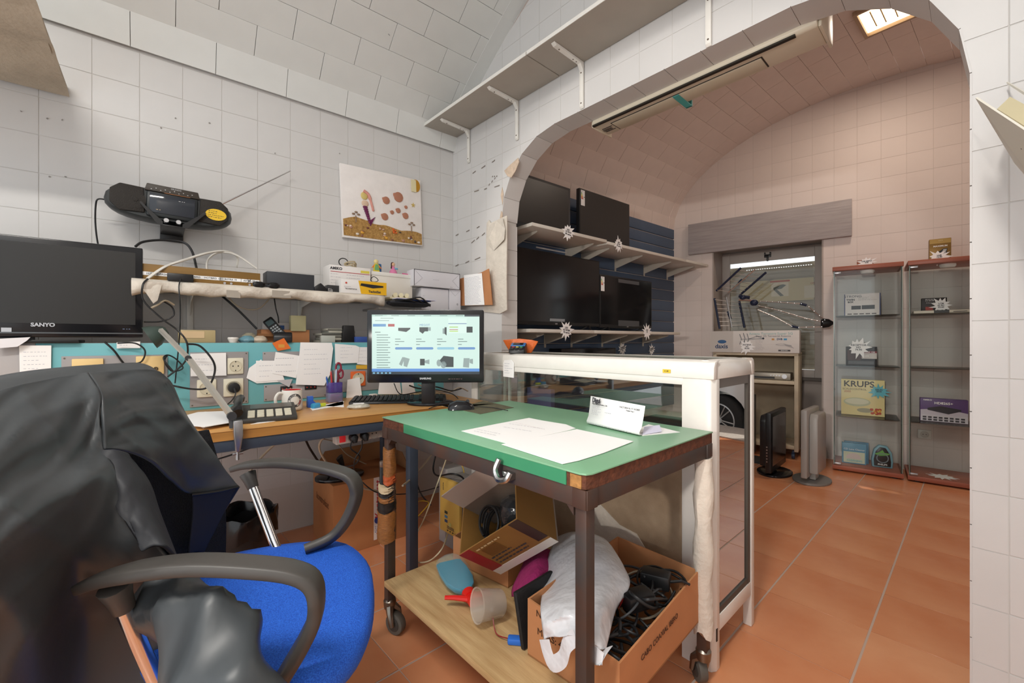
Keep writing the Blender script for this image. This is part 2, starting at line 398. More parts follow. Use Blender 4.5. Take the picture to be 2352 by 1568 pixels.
# showroom
VC, VA, VB, VZ = -1.95, 1.83, 1.03, 2.2
ell = arclen(arcpts(0, 0, VA, VB, 0, 150, 120), 0.15)
prof2 = [(VC + a, VZ + b) for a, b in ell]
bx = lambda y: B.loc(A(0, y)).y            # distance behind the arch wall
sB = A.x.dot(B.y)
fa = lambda y: (0.135 - bx(y)) / sB
ff = lambda y: (0.40 - F.loc(A(0, y)).y) / A.x.dot(F.y)
vault('ceiling_showroom', prof2, fa, lambda y: ff(y), 0.30, BLOCK2, GROUT2)
cf = -F.x.dot(A.y)
rib('trim_2', F, [((y - A.loc(F(0, 0.32)).y) / F.x.dot(A.y), z - .002) for y, z in prof2 if y > -3.1], 0.11, 0.012, BLOCK2, 0.385)
# ---------------------------------------------------------------- far wall of the showroom with window recess and street door
WX0, WX1, DX0, DX1 = -0.985, -0.072, 1.12, 2.25
wf = K()
for x0, x1, z0, z1 in ((-1.5, WX0, 0, 3.5), (WX0, WX1, 2.0, 3.5), (WX1, DX0, 0, 3.5), (DX0, DX1, 2.15, 3.5), (DX1, 3.2, 0, 3.5)): wf.box(x0, x1, 0.384, 0.86, z0, z1)
wf = struct(at_frame(wf.ob('wall_far', GROUT2, smooth=0), F))
for poly in ([(-1.42, 0), (WX0, 0), (WX0, 2.0), (-1.42, 2.0)], [(-1.42, 2.0), (DX0 - .15, 2.0), (DX0 - .15, 3.3), (-1.42, 3.3)], [(WX1, 0), (DX0 - .15, 0), (DX0 - .15, 2.0), (WX1, 2.0)]):
    tiles(wf, poly, TS, TS, 0.02 * TS, 0.05, WALL2, 0.384, 0.3829, 0.0022, skip=lambda x, z: x > 1.0)
# shallow recess holding the shuttered window
rc = K(); rc.box(WX0, WX1, 0.80, 0.86, 0, 0.68); rc.box(WX0, WX1, 0.80, 0.86, 1.97, 2.0); rc.box(WX0, WX0 + .012, 0.381, 0.80, 0, 2.0); rc.box(WX1 - .012, WX1, 0.381, 0.80, 0, 2.0); rc.box(WX0, WX1, 0.385, 0.86, 1.985, 2.0)
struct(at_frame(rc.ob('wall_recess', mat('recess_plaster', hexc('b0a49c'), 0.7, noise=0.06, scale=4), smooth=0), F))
# TV wall behind the slat boards
wt = K().box(0.2, 2.76, -0.12, 0.1, 0, 2.35).ob('wall_showroom', WALL2); struct(at_frame(wt, A))
tiles(wt, [(2.60, 0), (2.76, 0), (2.76, 2.3), (2.60, 2.3)], TS, TS, 0.03, 0.05, WALL2, -0.12, -0.124, 0.003)

# unseen side wall, added to cut the light reaching the right wall
ws = K().box(3.15, 3.27, -2.6, 0.0, 0, 3.3).ob('wall_side_shade', WALL); struct(at_frame(ws, B))
ws = K().box(3.55, 3.67, 0.13, 3.3, 0, 3.3).ob('wall_showroom_shade', WALL2); struct(at_frame(ws, B))  # unseen wall, added to close off the side and keep the showroom darker
# ================================================================ SHOWROOM
def star(parent_none, fr, c, r, label, lines=('LED', '32', '70'), rz=0, tilt=0, seed=0, m=None, group='star shaped price tags', squash=1.0, roll=0, flat=False):
    """a price tag cut like a spiky star"""
    q = random.Random(seed); n = 11; pts = []
    for i in range(2 * n):
        a = math.pi * i / n + q.uniform(-.1, .1); rr = r * 1.2 * (q.uniform(.8, 1.3) if i % 2 == 0 else q.uniform(.56, .68)); pts.append((rr * math.cos(a) * squash, rr * math.sin(a)))
    t = thing('price_tag', label, 'price tag', fr, c, rz, group)
    if flat: t.rotation_euler.x = R(-90)
    else: t.rotation_euler.x = R(tilt)
    K().prism(pts, -0.0006, 0.0006, 'y').ob('card', m or PAPER, t, 0, 0)
    for i, s in enumerate(lines):
        text(s, r * 0.32, INK, t, face_m(0, -0.0012, r * (0.3 - 0.3 * i), roll), bold=0.0004)
    return t
# ---- window with shutter
P = lambda px, py, y=0.78: F.hit(px, py, y=y)
w = bpy.data.objects.new('window_1', None); COL.objects.link(w); at_frame(w, F); struct(w)
tag(w, 'grey framed window with lowered roller shutter behind the antenna')
fx0, fx1, fz0, fz1 = WX0 + .012, WX1 - .012, 0.68, 1.97
ix0, ix1, iz0, iz1 = fx0 + .075, fx1 - .07, 0.755, 1.86
FRM = mat('aged_grey_window_frame', hexc('b9b1aa'), 0.5, noise=0.06, scale=6)
k = K(); k.box(fx0, ix0, .76, .80, fz0, fz1); k.box(ix1, fx1, .76, .80, fz0, fz1); k.box(ix0, ix1, .76, .80, iz1, fz1); k.box(ix0, ix1, .76, .80, fz0, iz0); k.ob('window_frame', FRM, w, .004)
k = K(); k.box(fx0, fx1, .70, .80, .655, .68); k.ob('window_sill', mat('dark_sill', hexc('5d5650'), .6), w)
k = K(); m_ = (ix0 + ix1) / 2 - .02
k.box(m_ - .03, m_ + .03, .748, .76, iz1 + .03, iz1 + .06); k.box(m_ - .008, m_ + .008, .735, .76, iz1 - .01, iz1 + .05); k.box(m_ - .03, m_ - .018, .74, .76, iz1 + .055, iz1 + .08); k.box(m_ + .018, m_ + .03, .74, .76, iz1 + .055, iz1 + .08); k.ob('window_latch', BLACK, w, .002)
slat = K(); slat.prism([(0.822, 0), (0.816, .012), (0.816, .04), (0.822, .0485), (0.832, .0485), (0.832, 0)], ix0 - .02, ix1 + .02, 'x')
SHUT = mat('shutter_slat', hexc('a39a8c'), 0.6, noise=0.1, scale=5)
sme = slat.mesh('shutter_slat', SHUT, 0, 40)
for i in range(22):
    o = link('shutter_slat', sme, w); o.location = (0, 0, iz0 + .0484 * i)
k = K()
for row in range(2):
    z = iz1 - .025 - .05 * row
    for i in range(34):
        x = ix0 + .03 + (ix1 - ix0 - .06) * i / 33
        if row == 1 and i < 6: continue
        k.box(x - .0045, x + .0045, .812, .817, z - .003, z + .003)
k.ob('light_slot', mat('daylight_through_slots', (.95, .97, 1), .5, emit=.9), w, 0, 0)
k = K().box(ix0 - .01, ix1 + .01, .790, .793, iz0, iz1); k.ob('pane', PANE, w)
# boards pasted behind the glass
bd = thing('poster_board', 'cream display board with small pictures behind the window glass', 'poster board', F, (0, 0, 0))
k = K().box(ix0 + .09, ix1 - .01, .800, .806, 1.44, 1.66); k.ob('board', cm('c9bb98', .7), bd)
k = K().box(-.52, -.37, .797, .800, 1.49, 1.63); k.ob('picture', cm('d8cdb8', .6), bd)
k = K(); k.prism([(-.50, 1.58), (-.42, 1.61), (-.39, 1.60), (-.43, 1.565), (-.47, 1.56), (-.41, 1.495), (-.44, 1.49), (-.5, 1.56)], .794, .797, 'y'); k.ob('picture', cm('6f7168', .6), bd)
k = K().box(-.53, -.36, .797, .800, 1.635, 1.65); k.ob('picture', cm('b3543f', .6), bd)
k = K().box(-.24, -.10, .797, .800, 1.46, 1.58); k.ob('picture', cm('cfc4ae', .6), bd)
text('OFERTA', .022, cm('a8503c', .6), bd, face_m(-.15, .796, 1.60))
# ---- lintel board
k = K(); k.box(-1.21, .125, .335, .38, 1.93, 2.245); lb = k.ob('lintel_board', mat('grey_washed_wood', hexc('a8a09f'), .75, noise=.14, scale=5, stretch=(1, 1, 14), bump=.2, bscale=30), None, .004)
tag(at_frame(lb, F), 'grey washed wooden lintel board fixed above the shuttered window', 'board')
# ---- open shelf rack with the aerial box
RW = mat('worn_cream_board', hexc('cdbfa6'), .7, noise=.12, scale=12)
t = thing('shelf_rack', 'worn cream open shelf rack in the window recess', 'shelf rack', F, (-.925, .15, 0))
k = K(); k.box(0, .03, 0, .38, .07, .92); k.ob('side_panel', RW, t, .003)
k = K(); k.box(.655, .685, 0, .38, .07, .92); k.ob('side_panel', RW, t, .003)
for z0, z1 in ((.905, .93), (.655, .685), (.09, .12)): k = K(); k.box(.03 if z0 < .9 else 0, .655 if z0 < .9 else .685, 0, .38, z0, z1); k.ob('shelf', RW, t, .002)
k = K(); k.box(0, .685, .37, .38, .07, .92); k.ob('back_panel', mat('rack_back', hexc('a89a83'), .8, noise=.1, scale=8), t)
for x in (.04, .645):
    k = K(); k.tube([(x - .012, .04, .03), (x + .012, .04, .03)], .028, 14); k.box(x - .008, x + .008, .03, .06, .05, .075); k.ob('caster', cm('31435e', .4), t, .002)
t = thing('receiver', 'silver satellite receiver on the middle shelf of the rack', 'receiver', F, (-.60, .19, .685))
k = K(); k.box(0, .30, 0, .20, .005, .065); k.ob('case', cm('9d9689', .4, metal=.4), t, .004)
k = K(); k.box(.015, .18, -.002, .0, .012, .03); k.ob('display_window', BLACK, t)
k = K(); k.cyl((.255, -.012, .036), (.255, 0, .036), .02); k.ob('knob', STEEL, t)
k = K(); [k.cyl((.15 + .022 * i, -.004, .042), (.15 + .022 * i, 0, .042), .006, n=8) for i in range(4)]; k.ob('button', STEEL, t)
t = thing('aerial_box', 'long white aerial carton marked daxis on top of the rack', 'box', F, (-.945, .12, .93))
k = K(); k.box(0, .715, 0, .15, 0, .20); k.ob('carton', cm('d9d4cf', .6), t, .003)
k = K(); k.box(.0, .20, -.001, 0, .001, .199); k.ob('printed_panel', cm('c4beb8', .6), t)
text('daxis', .055, cm('1f3d66', .5), t, face_m(.10, -.0015, .055), bold=.0012)
k = K(); k.prism(arcpts(.105, .10, .038, .017, 0, 360, 18)[:-1], -.002, 0, 'y'); k.ob('logo', cm('28598a', .5), t)
text('Antena Terrestre Super 5G', .030, cm('9cc3c0', .5), t, face_m(.50, -.0012, .172))
text('Super 5G Terrestrial Antenna', .022, cm('7d7a80', .5), t, face_m(.52, -.0012, .150))
text('DVB', .022, cm('33456b', .5), t, face_m(.57, -.0012, .122), bold=.0008)
k = K(); k.box(.51, .53, -.0012, 0, .114, .129); k.ob('logo', cm('c28a3a', .5), t)
k = K(); k.box(.60, .625, -.0012, 0, .114, .129); k.ob('logo', cm('2f8fc0', .5), t)
k = K(); k.box(.56, .65, -.0012, 0, .016, .030); k.ob('printed_bar', cm('4b4748', .5), t); text('BARCODE', .011, PAPER, t, face_m(.605, -.002, .023))
scribble(t, cm('a8a4a6', .6), .385, .46, .02, .115, 8, -.0012, 'small_print', th=.0016)
k = K()
for a, b in (((.27, .125), (.255, .075)), ((.30, .125), (.285, .075)), ((.33, .125), (.315, .075)), ((.255, .17), (.27, .125)), ((.285, .18), (.30, .128)), ((.315, .175), (.33, .125)), ((.30, .125), (.295, .02))):
    k.tube([(a[0], -.002, a[1]), (b[0], -.002, b[1])], .0025, 4)
k.tube([(.27, -.002, .122), (.44, -.002, .128)], .002, 4); k.tube([(.33, -.002, .125), (.40, -.002, .152), (.44, -.002, .132)], .002, 4); k.ball((.445, -.002, .13), .009, 5)
k.ob('aerial_picture', cm('3c4250', .5), t)
k = K()
for i in range(5): k.tube([(.60 + .012 * i, -.001, .085 - .004 * i), (.625 + .012 * i, -.001, .06 - .004 * i)], .0015, 4)
k.tube([(.54, -.001, .075), (.58, -.001, .083), (.66, -.001, .068)], .0014, 4); k.tube([(.54, -.001, .075), (.58, -.001, .066), (.66, -.001, .068)], .0014, 4); k.ob('aerial_picture', cm('8d8a8e', .5), t)
star(None, F, (-.63, .116, .985), .055, 'white star price tag stuck on the long aerial carton', ('ANTENA', '5G', '45.00'), seed=3)
# ---- the aerial standing behind/above its box
ALU = mat('aluminium_rod', (.72, .72, .72), .3, 1.0)
t = thing('tv_aerial', 'assembled outdoor TV aerial with dark blue grid reflectors above the carton', 'aerial', F, (0, 0, 0))
NAVY = cm('1d2740', .4)
H = lambda px, py, y=.22: F.hit(px, py, y=y)
k = K(); k.tube([H(1697, 688), H(1735, 690)], .012, 8); k.ob('boom', ALU, t)
def bar(a, b, ya=.22, yb=.22, r=.010, name='reflector_frame', m=NAVY):
    K().tube([H(*a, ya), H(*b, yb)], r, 8).ob(name, m, t, 0, 40)
bar((1645, 668), (1702, 615), .14, .12); bar((1700, 677), (1760, 625), .28, .26); bar((1641, 685), (1653, 755), .14, .12); bar((1698, 692), (1710, 752), .28, .26)
bar((1672, 672), (1735, 618), .2, .18, .006, 'reflector_frame', ALU); bar((1668, 682), (1681, 752), .2, .18, .006, 'reflector_frame', ALU)
k = K()
for i in range(7):
    s_ = (i + .3) / 7; g = lambda a, b: (a[0] + (b[0] - a[0]) * s_, a[1] + (b[1] - a[1]) * s_)
    k.tube([H(*g((1645, 668), (1702, 615)), .13), H(*g((1700, 677), (1760, 625)), .27)], .0025, 5); k.tube([H(*g((1641, 685), (1653, 755)), .13), H(*g((1698, 692), (1710, 752)), .27)], .0025, 5)
k.ob('reflector_rod', ALU, t)
for (a, b, c) in (((1696, 650), (1705, 642), .2), ((1672, 715), (1678, 732), .2)): bar(a, b, c, c, .012, 'clip')
k = K(); k.ball(H(1732, 695), (.035, .03, .03), 6); k.ball(H(1706, 683), (.028, .026, .026), 6); k.tube([H(1697, 680), H(1722, 683)], .014, 8); k.ob('dipole_housing', NAVY, t)
for path_ in (((1745, 692), (1790, 694), (1842, 698)), ((1742, 702), (1790, 713), (1850, 731), (1890, 739)), ((1740, 711), (1780, 728), (1820, 750)), ((1855, 702), (1895, 735)), ((1830, 752), (1888, 750))):
    k = K(); q = [H(*p, .2) for p in path_]; k.tube(q, .005, 6); k.ob('director_boom', ALU, t)
    k = K()
    for a, b in zip(q, q[1:]):
        for s_ in (.1, .4, .7, 1.0):
            c = a.lerp(b, s_); k.tube([c + Vector((0, -.055, .0)), c + Vector((0, .055, .0))], .0022, 5)
    k.ob('director_rod', ALU, t)
for a, b in (((1838, 697), (1853, 701)), ((1818, 749), (1834, 752))): bar(a, b, .2, .2, .011, 'clip')
k = K(); c = H(1897, 742, .2); k.ring([[c + Vector((dx, r_ * math.cos(a) * .8, r_ * math.sin(a))) for a in [2 * math.pi * i / 10 for i in range(10)]] for dx, r_ in ((-.035, .03), (-.02, .042), (.02, .036), (.05, .012))]); k.ob('nose_cap', BLACK, t)
# ---- glass display cabinets
CHERRY = mat('cherry_veneer', hexc('a5604a'), .4, noise=.15, scale=4, stretch=(1, 6, 6))
def cabinet(x, label, rz):
    t = thing('display_cabinet', label, 'display cabinet', F, (x, 0, 0), rz, 'glass display cabinets')
    k = K(); k.box(0, .426, 0, .365, .012, .045); k.ob('base', CHERRY, t, .003)
    k = K(); k.box(0, .426, 0, .365, 1.597, 1.63); k.ob('top', CHERRY, t, .003)
    k = K(); [k.lathe([(.018, 0), (.018, .012)], 12, Matrix.Translation((a, b, 0))) for a in (.05, .376) for b in (.04, .32)]; k.ob('foot', DARK, t)
    for a in (.012, .410): k = K(); k.box(a, a + .004, .02, .35, .045, 1.597); k.ob('side_pane', PANE, t)
    for a in (.0105, .4115):
        k = K(); k.box(a - .0012, a + .0052, .018, .0215, .045, 1.597); k.ob('pane_edge', mat('dark_glass_edge', hexc('32403b'), .25), t)
    k = K(); k.box(.016, .410, .346, .35, .045, 1.597); k.ob('back_pane', PANE, t)
    for z in (.435, .835, 1.235): k = K(); k.box(.02, .406, .022, .344, z, z + .005); k.ob('shelf', PANEG, t)
    d = K().box(.008, .418, .002, .006, .05, 1.592).ob('door', PANE, t)
    k = K(); k.box(.007, .0095, .001, .007, .05, 1.592); k.box(.4165, .419, .001, .007, .05, 1.592); k.ob('door_edge', mat('pale_glass_edge', hexc('9fb5aa'), .25), d)
    k = K(); k.box(.012, .055, -.003, .011, .052, .066); k.box(.012, .055, -.003, .011, 1.574, 1.588); k.ob('hinge', STEEL, d, .002)
    k = K(); k.lathe([(.045, 1.597), (.045, 1.585), (.038, 1.574), (.0001, 1.574)], 20, Matrix.Translation((.22, .12, 0))); k.ob('spot_lamp', WHITEP, t)
    return t
cabinet(0.0, 'narrow glass display cabinet with cherry top holding the KRUPS scale', 0)
cabinet(.447, 'narrow glass display cabinet beside the right jamb, holding a purple receiver box', -1.5)
def carton(label, x, y, z, w, d, h, m, rz=0, fr=None, name='product_box', cat='box', group=None, bev=.0015, tilt=0):
    t = thing(name, label, cat, fr or F, (x, y, z), rz, group); t.rotation_euler.x = R(tilt)
    K().box(0, w, 0, d, 0, h).ob('carton', m, t, bev); return t
def panel(t, m, x0, x1, z0, z1, y=-.001, name='printed_panel'): return K().box(x0, x1, y, 0, z0, z1).ob(name, m, t, 0, 0)
CW = cm('e6e2de', .55)
t = carton('white STRONG receiver box on the top glass shelf', .075, .13, 1.241, .225, .06, .175, CW)
panel(t, cm('3d4a78', .6), 0, .006, 0, .175); panel(t, cm('3d4a78', .6), .219, .225, 0, .175)
text('STRONG', .024, cm('55585e', .6), t, face_m(.055, -.0015, .155), bold=.0002, xs=1.15); text('TWIN', .02, INK, t, face_m(.04, -.0015, .128), bold=.0008); text('BOX', .017, INK, t, face_m(.04, -.0015, .11), bold=.0008)
k = K(); k.box(.045, .105, -.001, 0, .05, .08); k.box(.11, .19, -.001, 0, .05, .082); k.ob('receiver_picture', cm('26272a', .5), t)
k = K(); [k.box(.02 + .038 * i, .048 + .038 * i, -.001, 0, .010, .018) for i in range(5)]; k.ob('printed_icon', cm('57504f', .6), t)
scribble(t, cm('99958f', .6), .09, .21, .12, .15, 4, -.0013, 'small_print')
t = carton('black receiver box marked MAK 150 on the second glass shelf', .085, .13, .841, .195, .06, .15, cm('1d1a1a', .5))
panel(t, cm('7c2632', .5), .10, .193, .10, .115, -.0012); text('MAK 150', .016, PAPER, t, face_m(.15, -.002, .107)); panel(t, cm('cbc4be', .6), .10, .193, .055, .10, -.0011)
k = K(); k.prism([(.01, .04), (.09, .04), (.10, .07), (.06, .12), (.02, .13), (.01, .12)], -.0012, 0, 'y'); k.ob('picture', cm('4a3331', .6), t)
panel(t, cm('39383a', .4), .015, .175, .01, .035, -.002, 'receiver_picture'); scribble(t, PAPER, .11, .17, .07, .082, 1, -.0016, 'small_print', th=.003)
star(None, F, (.165, .115, .985), .062, 'white star price tag above the black MAK 150 box', ('RECEPTOR', 'HD', '79.90'), seed=5)
t = carton('yellow KRUPS kitchen scale box on the third glass shelf', .055, .13, .441, .27, .05, .285, cm('e3d49a', .55))
text('KRUPS', .066, cm('403a33', .6), t, face_m(.112, -.0015, .248), bold=.0012); text('SCALECONTROL', .020, cm('6b5b45', .6), t, face_m(.085, -.0015, .207)); text('2000', .022, cm('b0553f', .6), t, face_m(.04, -.0015, .187))
k = K(); k.prism(arcpts(.10, .105, .085, .035, 0, 360, 24)[:-1], -.001, 0, 'y'); k.ob('scale_picture', cm('b9bfa0', .5), t)
k = K(); k.prism(arcpts(.10, .11, .075, .024, 0, 360, 24)[:-1], -.0018, 0, 'y'); k.ob('scale_picture', cm('d6d5bb', .5), t)
k = K(); k.prism(arcpts(.15, .042, .05, .018, 0, 360, 18)[:-1], -.001, 0, 'y'); k.ob('scale_picture', cm('9c9a80', .5), t)
k = K(); [k.ball((.19 + rnd.uniform(0, .06), -.001, .02 + rnd.uniform(0, .035)), (.011, .001, .011), 5) for _ in range(9)]; k.ob('fruit_picture', cm('b3432c', .5), t); k = K(); [k.ball((.20 + rnd.uniform(0, .05), -.001, .02 + rnd.uniform(0, .03)), (.007, .0018, .007), 5) for _ in range(6)]; k.ob('fruit_picture', cm('d9a13c', .5), t)
star(None, F, (.29, .115, .64), .045, 'blue star price tag on the KRUPS scale box', ('KRUPS', '29,90'), seed=8, m=cm('5fb4c4', .6), squash=1.15)
t = carton('blue CD lens cleaner blister card on the cabinet floor', .06, .12, .046, .155, .03, .165, cm('5b93b0', .4), rz=4)
text('CD Lens Cleaner', .019, PAPER, t, face_m(.078, -.0015, .115)); panel(t, cm('cdd3b8', .4), .01, .145, .008, .095, -.0012); text('CLEANING', .02, cm('7fb8c0', .5), t, face_m(.08, -.002, .025), bold=.0005)
k = K(); k.prism(arcpts(.075, .04, .05, .045, 0, 180, 14), -.002, 0, 'y'); k.ob('disc_picture', cm('d8c9c4', .2), t)
t = carton('second blue lens cleaner card leaning behind the first', .075, .165, .046, .155, .02, .17, cm('4b7f9c', .4), rz=4)
t = thing('headphone_pack', 'rounded black and blue headphone pack with a green tag', 'headphone pack', F, (.31, .13, .046), 6)
k = K(); k.prism([(-.062, 0), (.062, 0), (.065, .05), (.058, .12), (.03, .17), (-.02, .175), (-.05, .14), (-.066, .06)], -.006, .03, 'y'); k.ob('shell', cm('78a6b5', .4), t, .006)
k = K(); k.prism([(-.05, .01), (.05, .01), (.052, .05), (.044, .11), (.02, .155), (-.015, .16), (-.04, .125), (-.053, .06)], -.010, .0, 'y'); k.ob('window_insert', cm('22262a', .3), t, .004)
text('PHILIPS', .018, PAPER, t, face_m(0, -.0115, .025), bold=.0004); k = K(); k.tube([(.035 * math.cos(a), -.011, .075 + .035 * math.sin(a)) for a in [i * math.pi / 8 for i in range(16)]], .004, 6, True); k.ob('headphone_picture', cm('7d8a92', .4), t)
k = K(); k.prism([(-.05, .105), (-.02, .12), (0, .14), (.012, .118), (.05, .115), (.025, .098), (-.02, .092)], -.0125, -.011, 'y'); k.ob('sale_tag', cm('6cae58', .6), t)
t = carton('small black and red receiver box on the right cabinet top shelf', .535, .13, 1.262, .135, .05, .095, cm('221d1d', .5))
scribble(t, PAPER, .02, .11, .07, .09, 2, -.0013, 'small_print', th=.002); panel(t, cm('a33a30', .5), .02, .06, .005, .03, -.0014); text('TV Power Module and GPS', .0085, PAPER, t, face_m(.07, -.0015, .058))
star(None, F, (.635, .105, 1.298), .045, 'white star tag on the small black receiver box', ('LCM', '62 BC', '55.00'), seed=12)
t = thing('flat_receiver', 'slim white and black set top box lying on the right cabinet shelf', 'receiver', F, (.487, .10, 1.241), -1.5)
k = K(); k.box(0, .30, 0, .12, 0, .022); k.ob('case', cm('d6cdbd', .45), t, .003); k = K(); k.box(.11, .19, -.001, .02, -.0002 + .001, .0225); k.ob('display_window', cm('1b1a1a', .3), t); k = K(); k.box(.21, .28, -.001, 0, .008, .012); k.ob('slot', BLACK, t)
t = carton('purple HD8265+ receiver box in the right cabinet', .525, .12, .441, .25, .06, .17, cm('5b3f77', .45), rz=-1.5)
panel(t, cm('d5d0d6', .5), .002, .249, .002, .05, -.0011); k = K(); k.prism([(.002, .05), (.249, .05), (.249, .075), (.12, .10), (.002, .085)], -.0012, 0, 'y'); k.ob('printed_panel', cm('cdc6d0', .5), t)
text('HD8265+', .024, PAPER, t, face_m(.125, -.002, .138), bold=.0006); text('AMIKO', .015, PAPER, t, face_m(.04, -.002, .158), bold=.0003)
k = K(); k.prism([(.04, .085), (.15, .062), (.215, .088), (.215, .10), (.11, .118), (.04, .10)], -.0025, 0, 'y'); k.ob('receiver_picture', cm('2b2830', .35), t)
k = K(); [k.box(.014 + .0285 * i, .034 + .0285 * i, -.002, 0, .008 + .018 * j, .02 + .018 * j) for i in range(8) for j in range(2)]; k.ob('printed_icon', cm('3c3a40', .5), t)
star(None, F, (.64, .10, .047), .065, 'white star tag lying flat on the right cabinet floor', (), seed=14, flat=True, squash=1.0)
t = carton('gold MAXIMUM headset box standing on top of the right cabinet', .575, .12, 1.63, .115, .05, .16, cm('8a6a35', .4, metal=.4))
text('MAXIMUM', .016, PAPER, t, face_m(.058, -.0015, .105), bold=.0003); k = K(); k.prism([(.025, .03), (.06, .03), (.092, .045), (.095, .085), (.075, .085), (.05, .065), (.025, .05)], -.0015, 0, 'y'); k.ob('window_insert', BLACK, t); k = K(); k.prism([(.055, .04), (.085, .05), (.092, .08), (.075, .08)], -.0022, 0, 'y'); k.ob('picture', cm('b5b5b5', .3), t)
panel(t, cm('b3934d', .4), .002, .113, .125, .158, -.001); text('XXX', .012, cm('e2cfa0', .5), t, face_m(.06, -.002, .145))
star(None, F, (.625, .10, 1.652), .042, 'white star tag in front of the gold MAXIMUM box', ('LNB', '12.90'), seed=17, squash=1.2)
t = carton('small flat brown box on top of the left cabinet', .155, .10, 1.63, .10, .06, .05, cm('9a5d45', .6))
star(None, F, (.215, .085, 1.655), .038, 'white star tag propped on the brown box above the left cabinet', ('LNB SIMPLE', '9.90'), seed=19, squash=1.25)
# wall socket seen through the right cabinet
t = thing('wall_socket', 'white double wall socket low on the far wall', 'socket', F, (.575, .378, .30))
k = K(); k.box(-.04, .04, -.01, 0, -.035, .035); k.ob('plate', WHITEP, t, .004)
k = K(); k.lathe([(.026, 0), (.026, .003), (.021, .003), (.020, -.006), (.0001, -.006)], 20, Matrix.Translation((0, -.0105, 0)) @ Matrix.Rotation(R(90), 4, 'X')); k.ob('socket_well', cm('d5d1c9', .5), t); k = K(); [k.cyl((a, -.0125, 0), (a, -.008, 0), .003, n=8) for a in (-.009, .009)]; k.ob('pin_hole', BLACK, t)
# ---- slat wall
NAVYW = mat('navy_slat_board', hexc('50647f'), .55, noise=.08, scale=6)
t = thing('slat_wall', 'navy blue slat wall carrying the television shelves', 'slat wall', A, (0, 0, 0))
SY = -0.146; PIT = 0.1105
k = K().box(.2, 2.665, SY + .012, SY + .024, .3, 2.24); k.ob('backing', mat('groove_metal', hexc('c3b8ae'), .5), t)
k = K(); k.prism([(SY, .004), (SY, PIT - .012), (SY + .012, PIT - .004), (SY + .012, .0)], .2, 2.665, 'x'); sm_ = k.mesh('slat', NAVYW, .001, 40, 1)
for i in range(17):
    o = link('slat', sm_, t); o.location = (0, 0, 2.235 - PIT * (i + 1))
# ---- shelves: separate boards on brackets
SHW = mat('white_melamine', hexc('d8d2c8'), .5, noise=.04, scale=10); BRK = mat('cream_bracket', hexc('bdb5a9'), .5)
def wallshelf(x0, x1, z, d, label, bx_):
    t = thing('display_shelf', label, 'shelf', A, (x0, SY, z), 0, 'melamine shelves on the slat wall')
    k = K(); k.box(0, x1 - x0, -d, -.005, 0, .024); k.ob('board', SHW, t, .004)
    for b in bx_:
        k = K(); k.prism([(-.002, -.004), (-d + .06, -.004), (-d + .06, -.014), (-.002, -.085)], b, b + .004, 'x'); k.box(b - .008, b + .012, -.004, 0, -.11, -.004); k.ob('bracket', BRK, t)
    return t
wallshelf(.30, 1.08, 1.795, .35, 'upper display shelf board under the leftmost television', (.10, .69))
wallshelf(1.085, 2.27, 1.785, .35, 'long upper display shelf board under the second television', (.10, .56, 1.02))
wallshelf(2.275, 2.70, 1.787, .35, 'short upper display shelf board nearest the window', (.25,))
wallshelf(.30, .95, 1.095, .33, 'lower display shelf board at the left below the largest television', (.18, .45))
wallshelf(.955, 1.62, 1.095, .33, 'lower display shelf board in the middle, between two others', (.1, .5))
wallshelf(1.625, 2.20, 1.095, .33, 'lower display shelf board at the right below the smaller television', (.10, .46))
def television(label, x0, x1, z0, z1, y, bez=.014, lip=.03, stand=None, group='televisions on the slat wall', frame=BLACK, gloss=SCREEN, rz=0, fr=None, depth=.035, name='television'):
    t = thing(name, label, 'television', fr or A, (x0, y, z0), rz, group); w_, h_ = x1 - x0, z1 - z0
    k = K(); k.box(0, w_, 0, depth, 0, h_); k.ob('casing', frame, t, .004)
    k = K(); k.box(bez, w_ - bez, -.002, .004, lip, h_ - bez); k.ob('screen', gloss, t)
    k = K(); k.box(w_ * .2, w_ * .8, depth, depth + .03, h_ * .1, h_ * .7); k.ob('rear_housing', frame, t, .01)
    k = K(); k.box(w_ / 2 - .012, w_ / 2 + .012, -.003, 0, lip * .3, lip * .65); k.ob('badge', STEEL, t)
    if stand == 'feet':
        for a in (.12, w_ - .12): k = K(); k.tube([(a, .015, .01), (a - .05, -.05, -.036)], .008, 6); k.tube([(a, .015, .01), (a - .03, .09, -.036)], .008, 6); k.ob('foot', BLACK, t)
    elif stand == 'base':
        k = K(); k.box(w_ / 2 - .05, w_ / 2 + .05, .01, .03, -.02, .02); k.ob('neck', BLACK, t); k = K(); k.prism(arcpts(w_ / 2, .03, .16, .09, 0, 360, 24)[:-1], -.030, -.02, 'z'); k.ob('stand', BLACK, t)
    return t
def label_card(parent, x, z, w_=.045, h_=.12, y=-.004):
    c = K().box(x, x + w_, y - .001, y, z, z + h_).ob('energy_label', PAPER, parent, 0, 0)
    for i, hx in enumerate(('4d9a55', '8fb650', 'd9cf4c', 'e0a23e', 'd5762f', 'c33a2b')):
        K().box(x + .003, x + .012 + .003 * i, y - .0016, y - .001, z + h_ - .025 - .009 * i, z + h_ - .018 - .009 * i).ob('energy_bar', cm(hx, .6), c, 0, 0)
    K().box(x + w_ * .72, x + w_ * .95, y - .0016, y - .001, z + h_ - .055, z + h_ - .049).ob('energy_bar', INK, c, 0, 0)
    scribble(c, INK, x + .005, x + w_ - .004, z + h_ - .014, z + h_ - .004, 1, y - .0015, 'small_print', th=.0018)
def AX(px, py, y): return A.hit(px, py, y=y)
a = AX(1310, 433, -.33); b = AX(1303, 527, -.33)
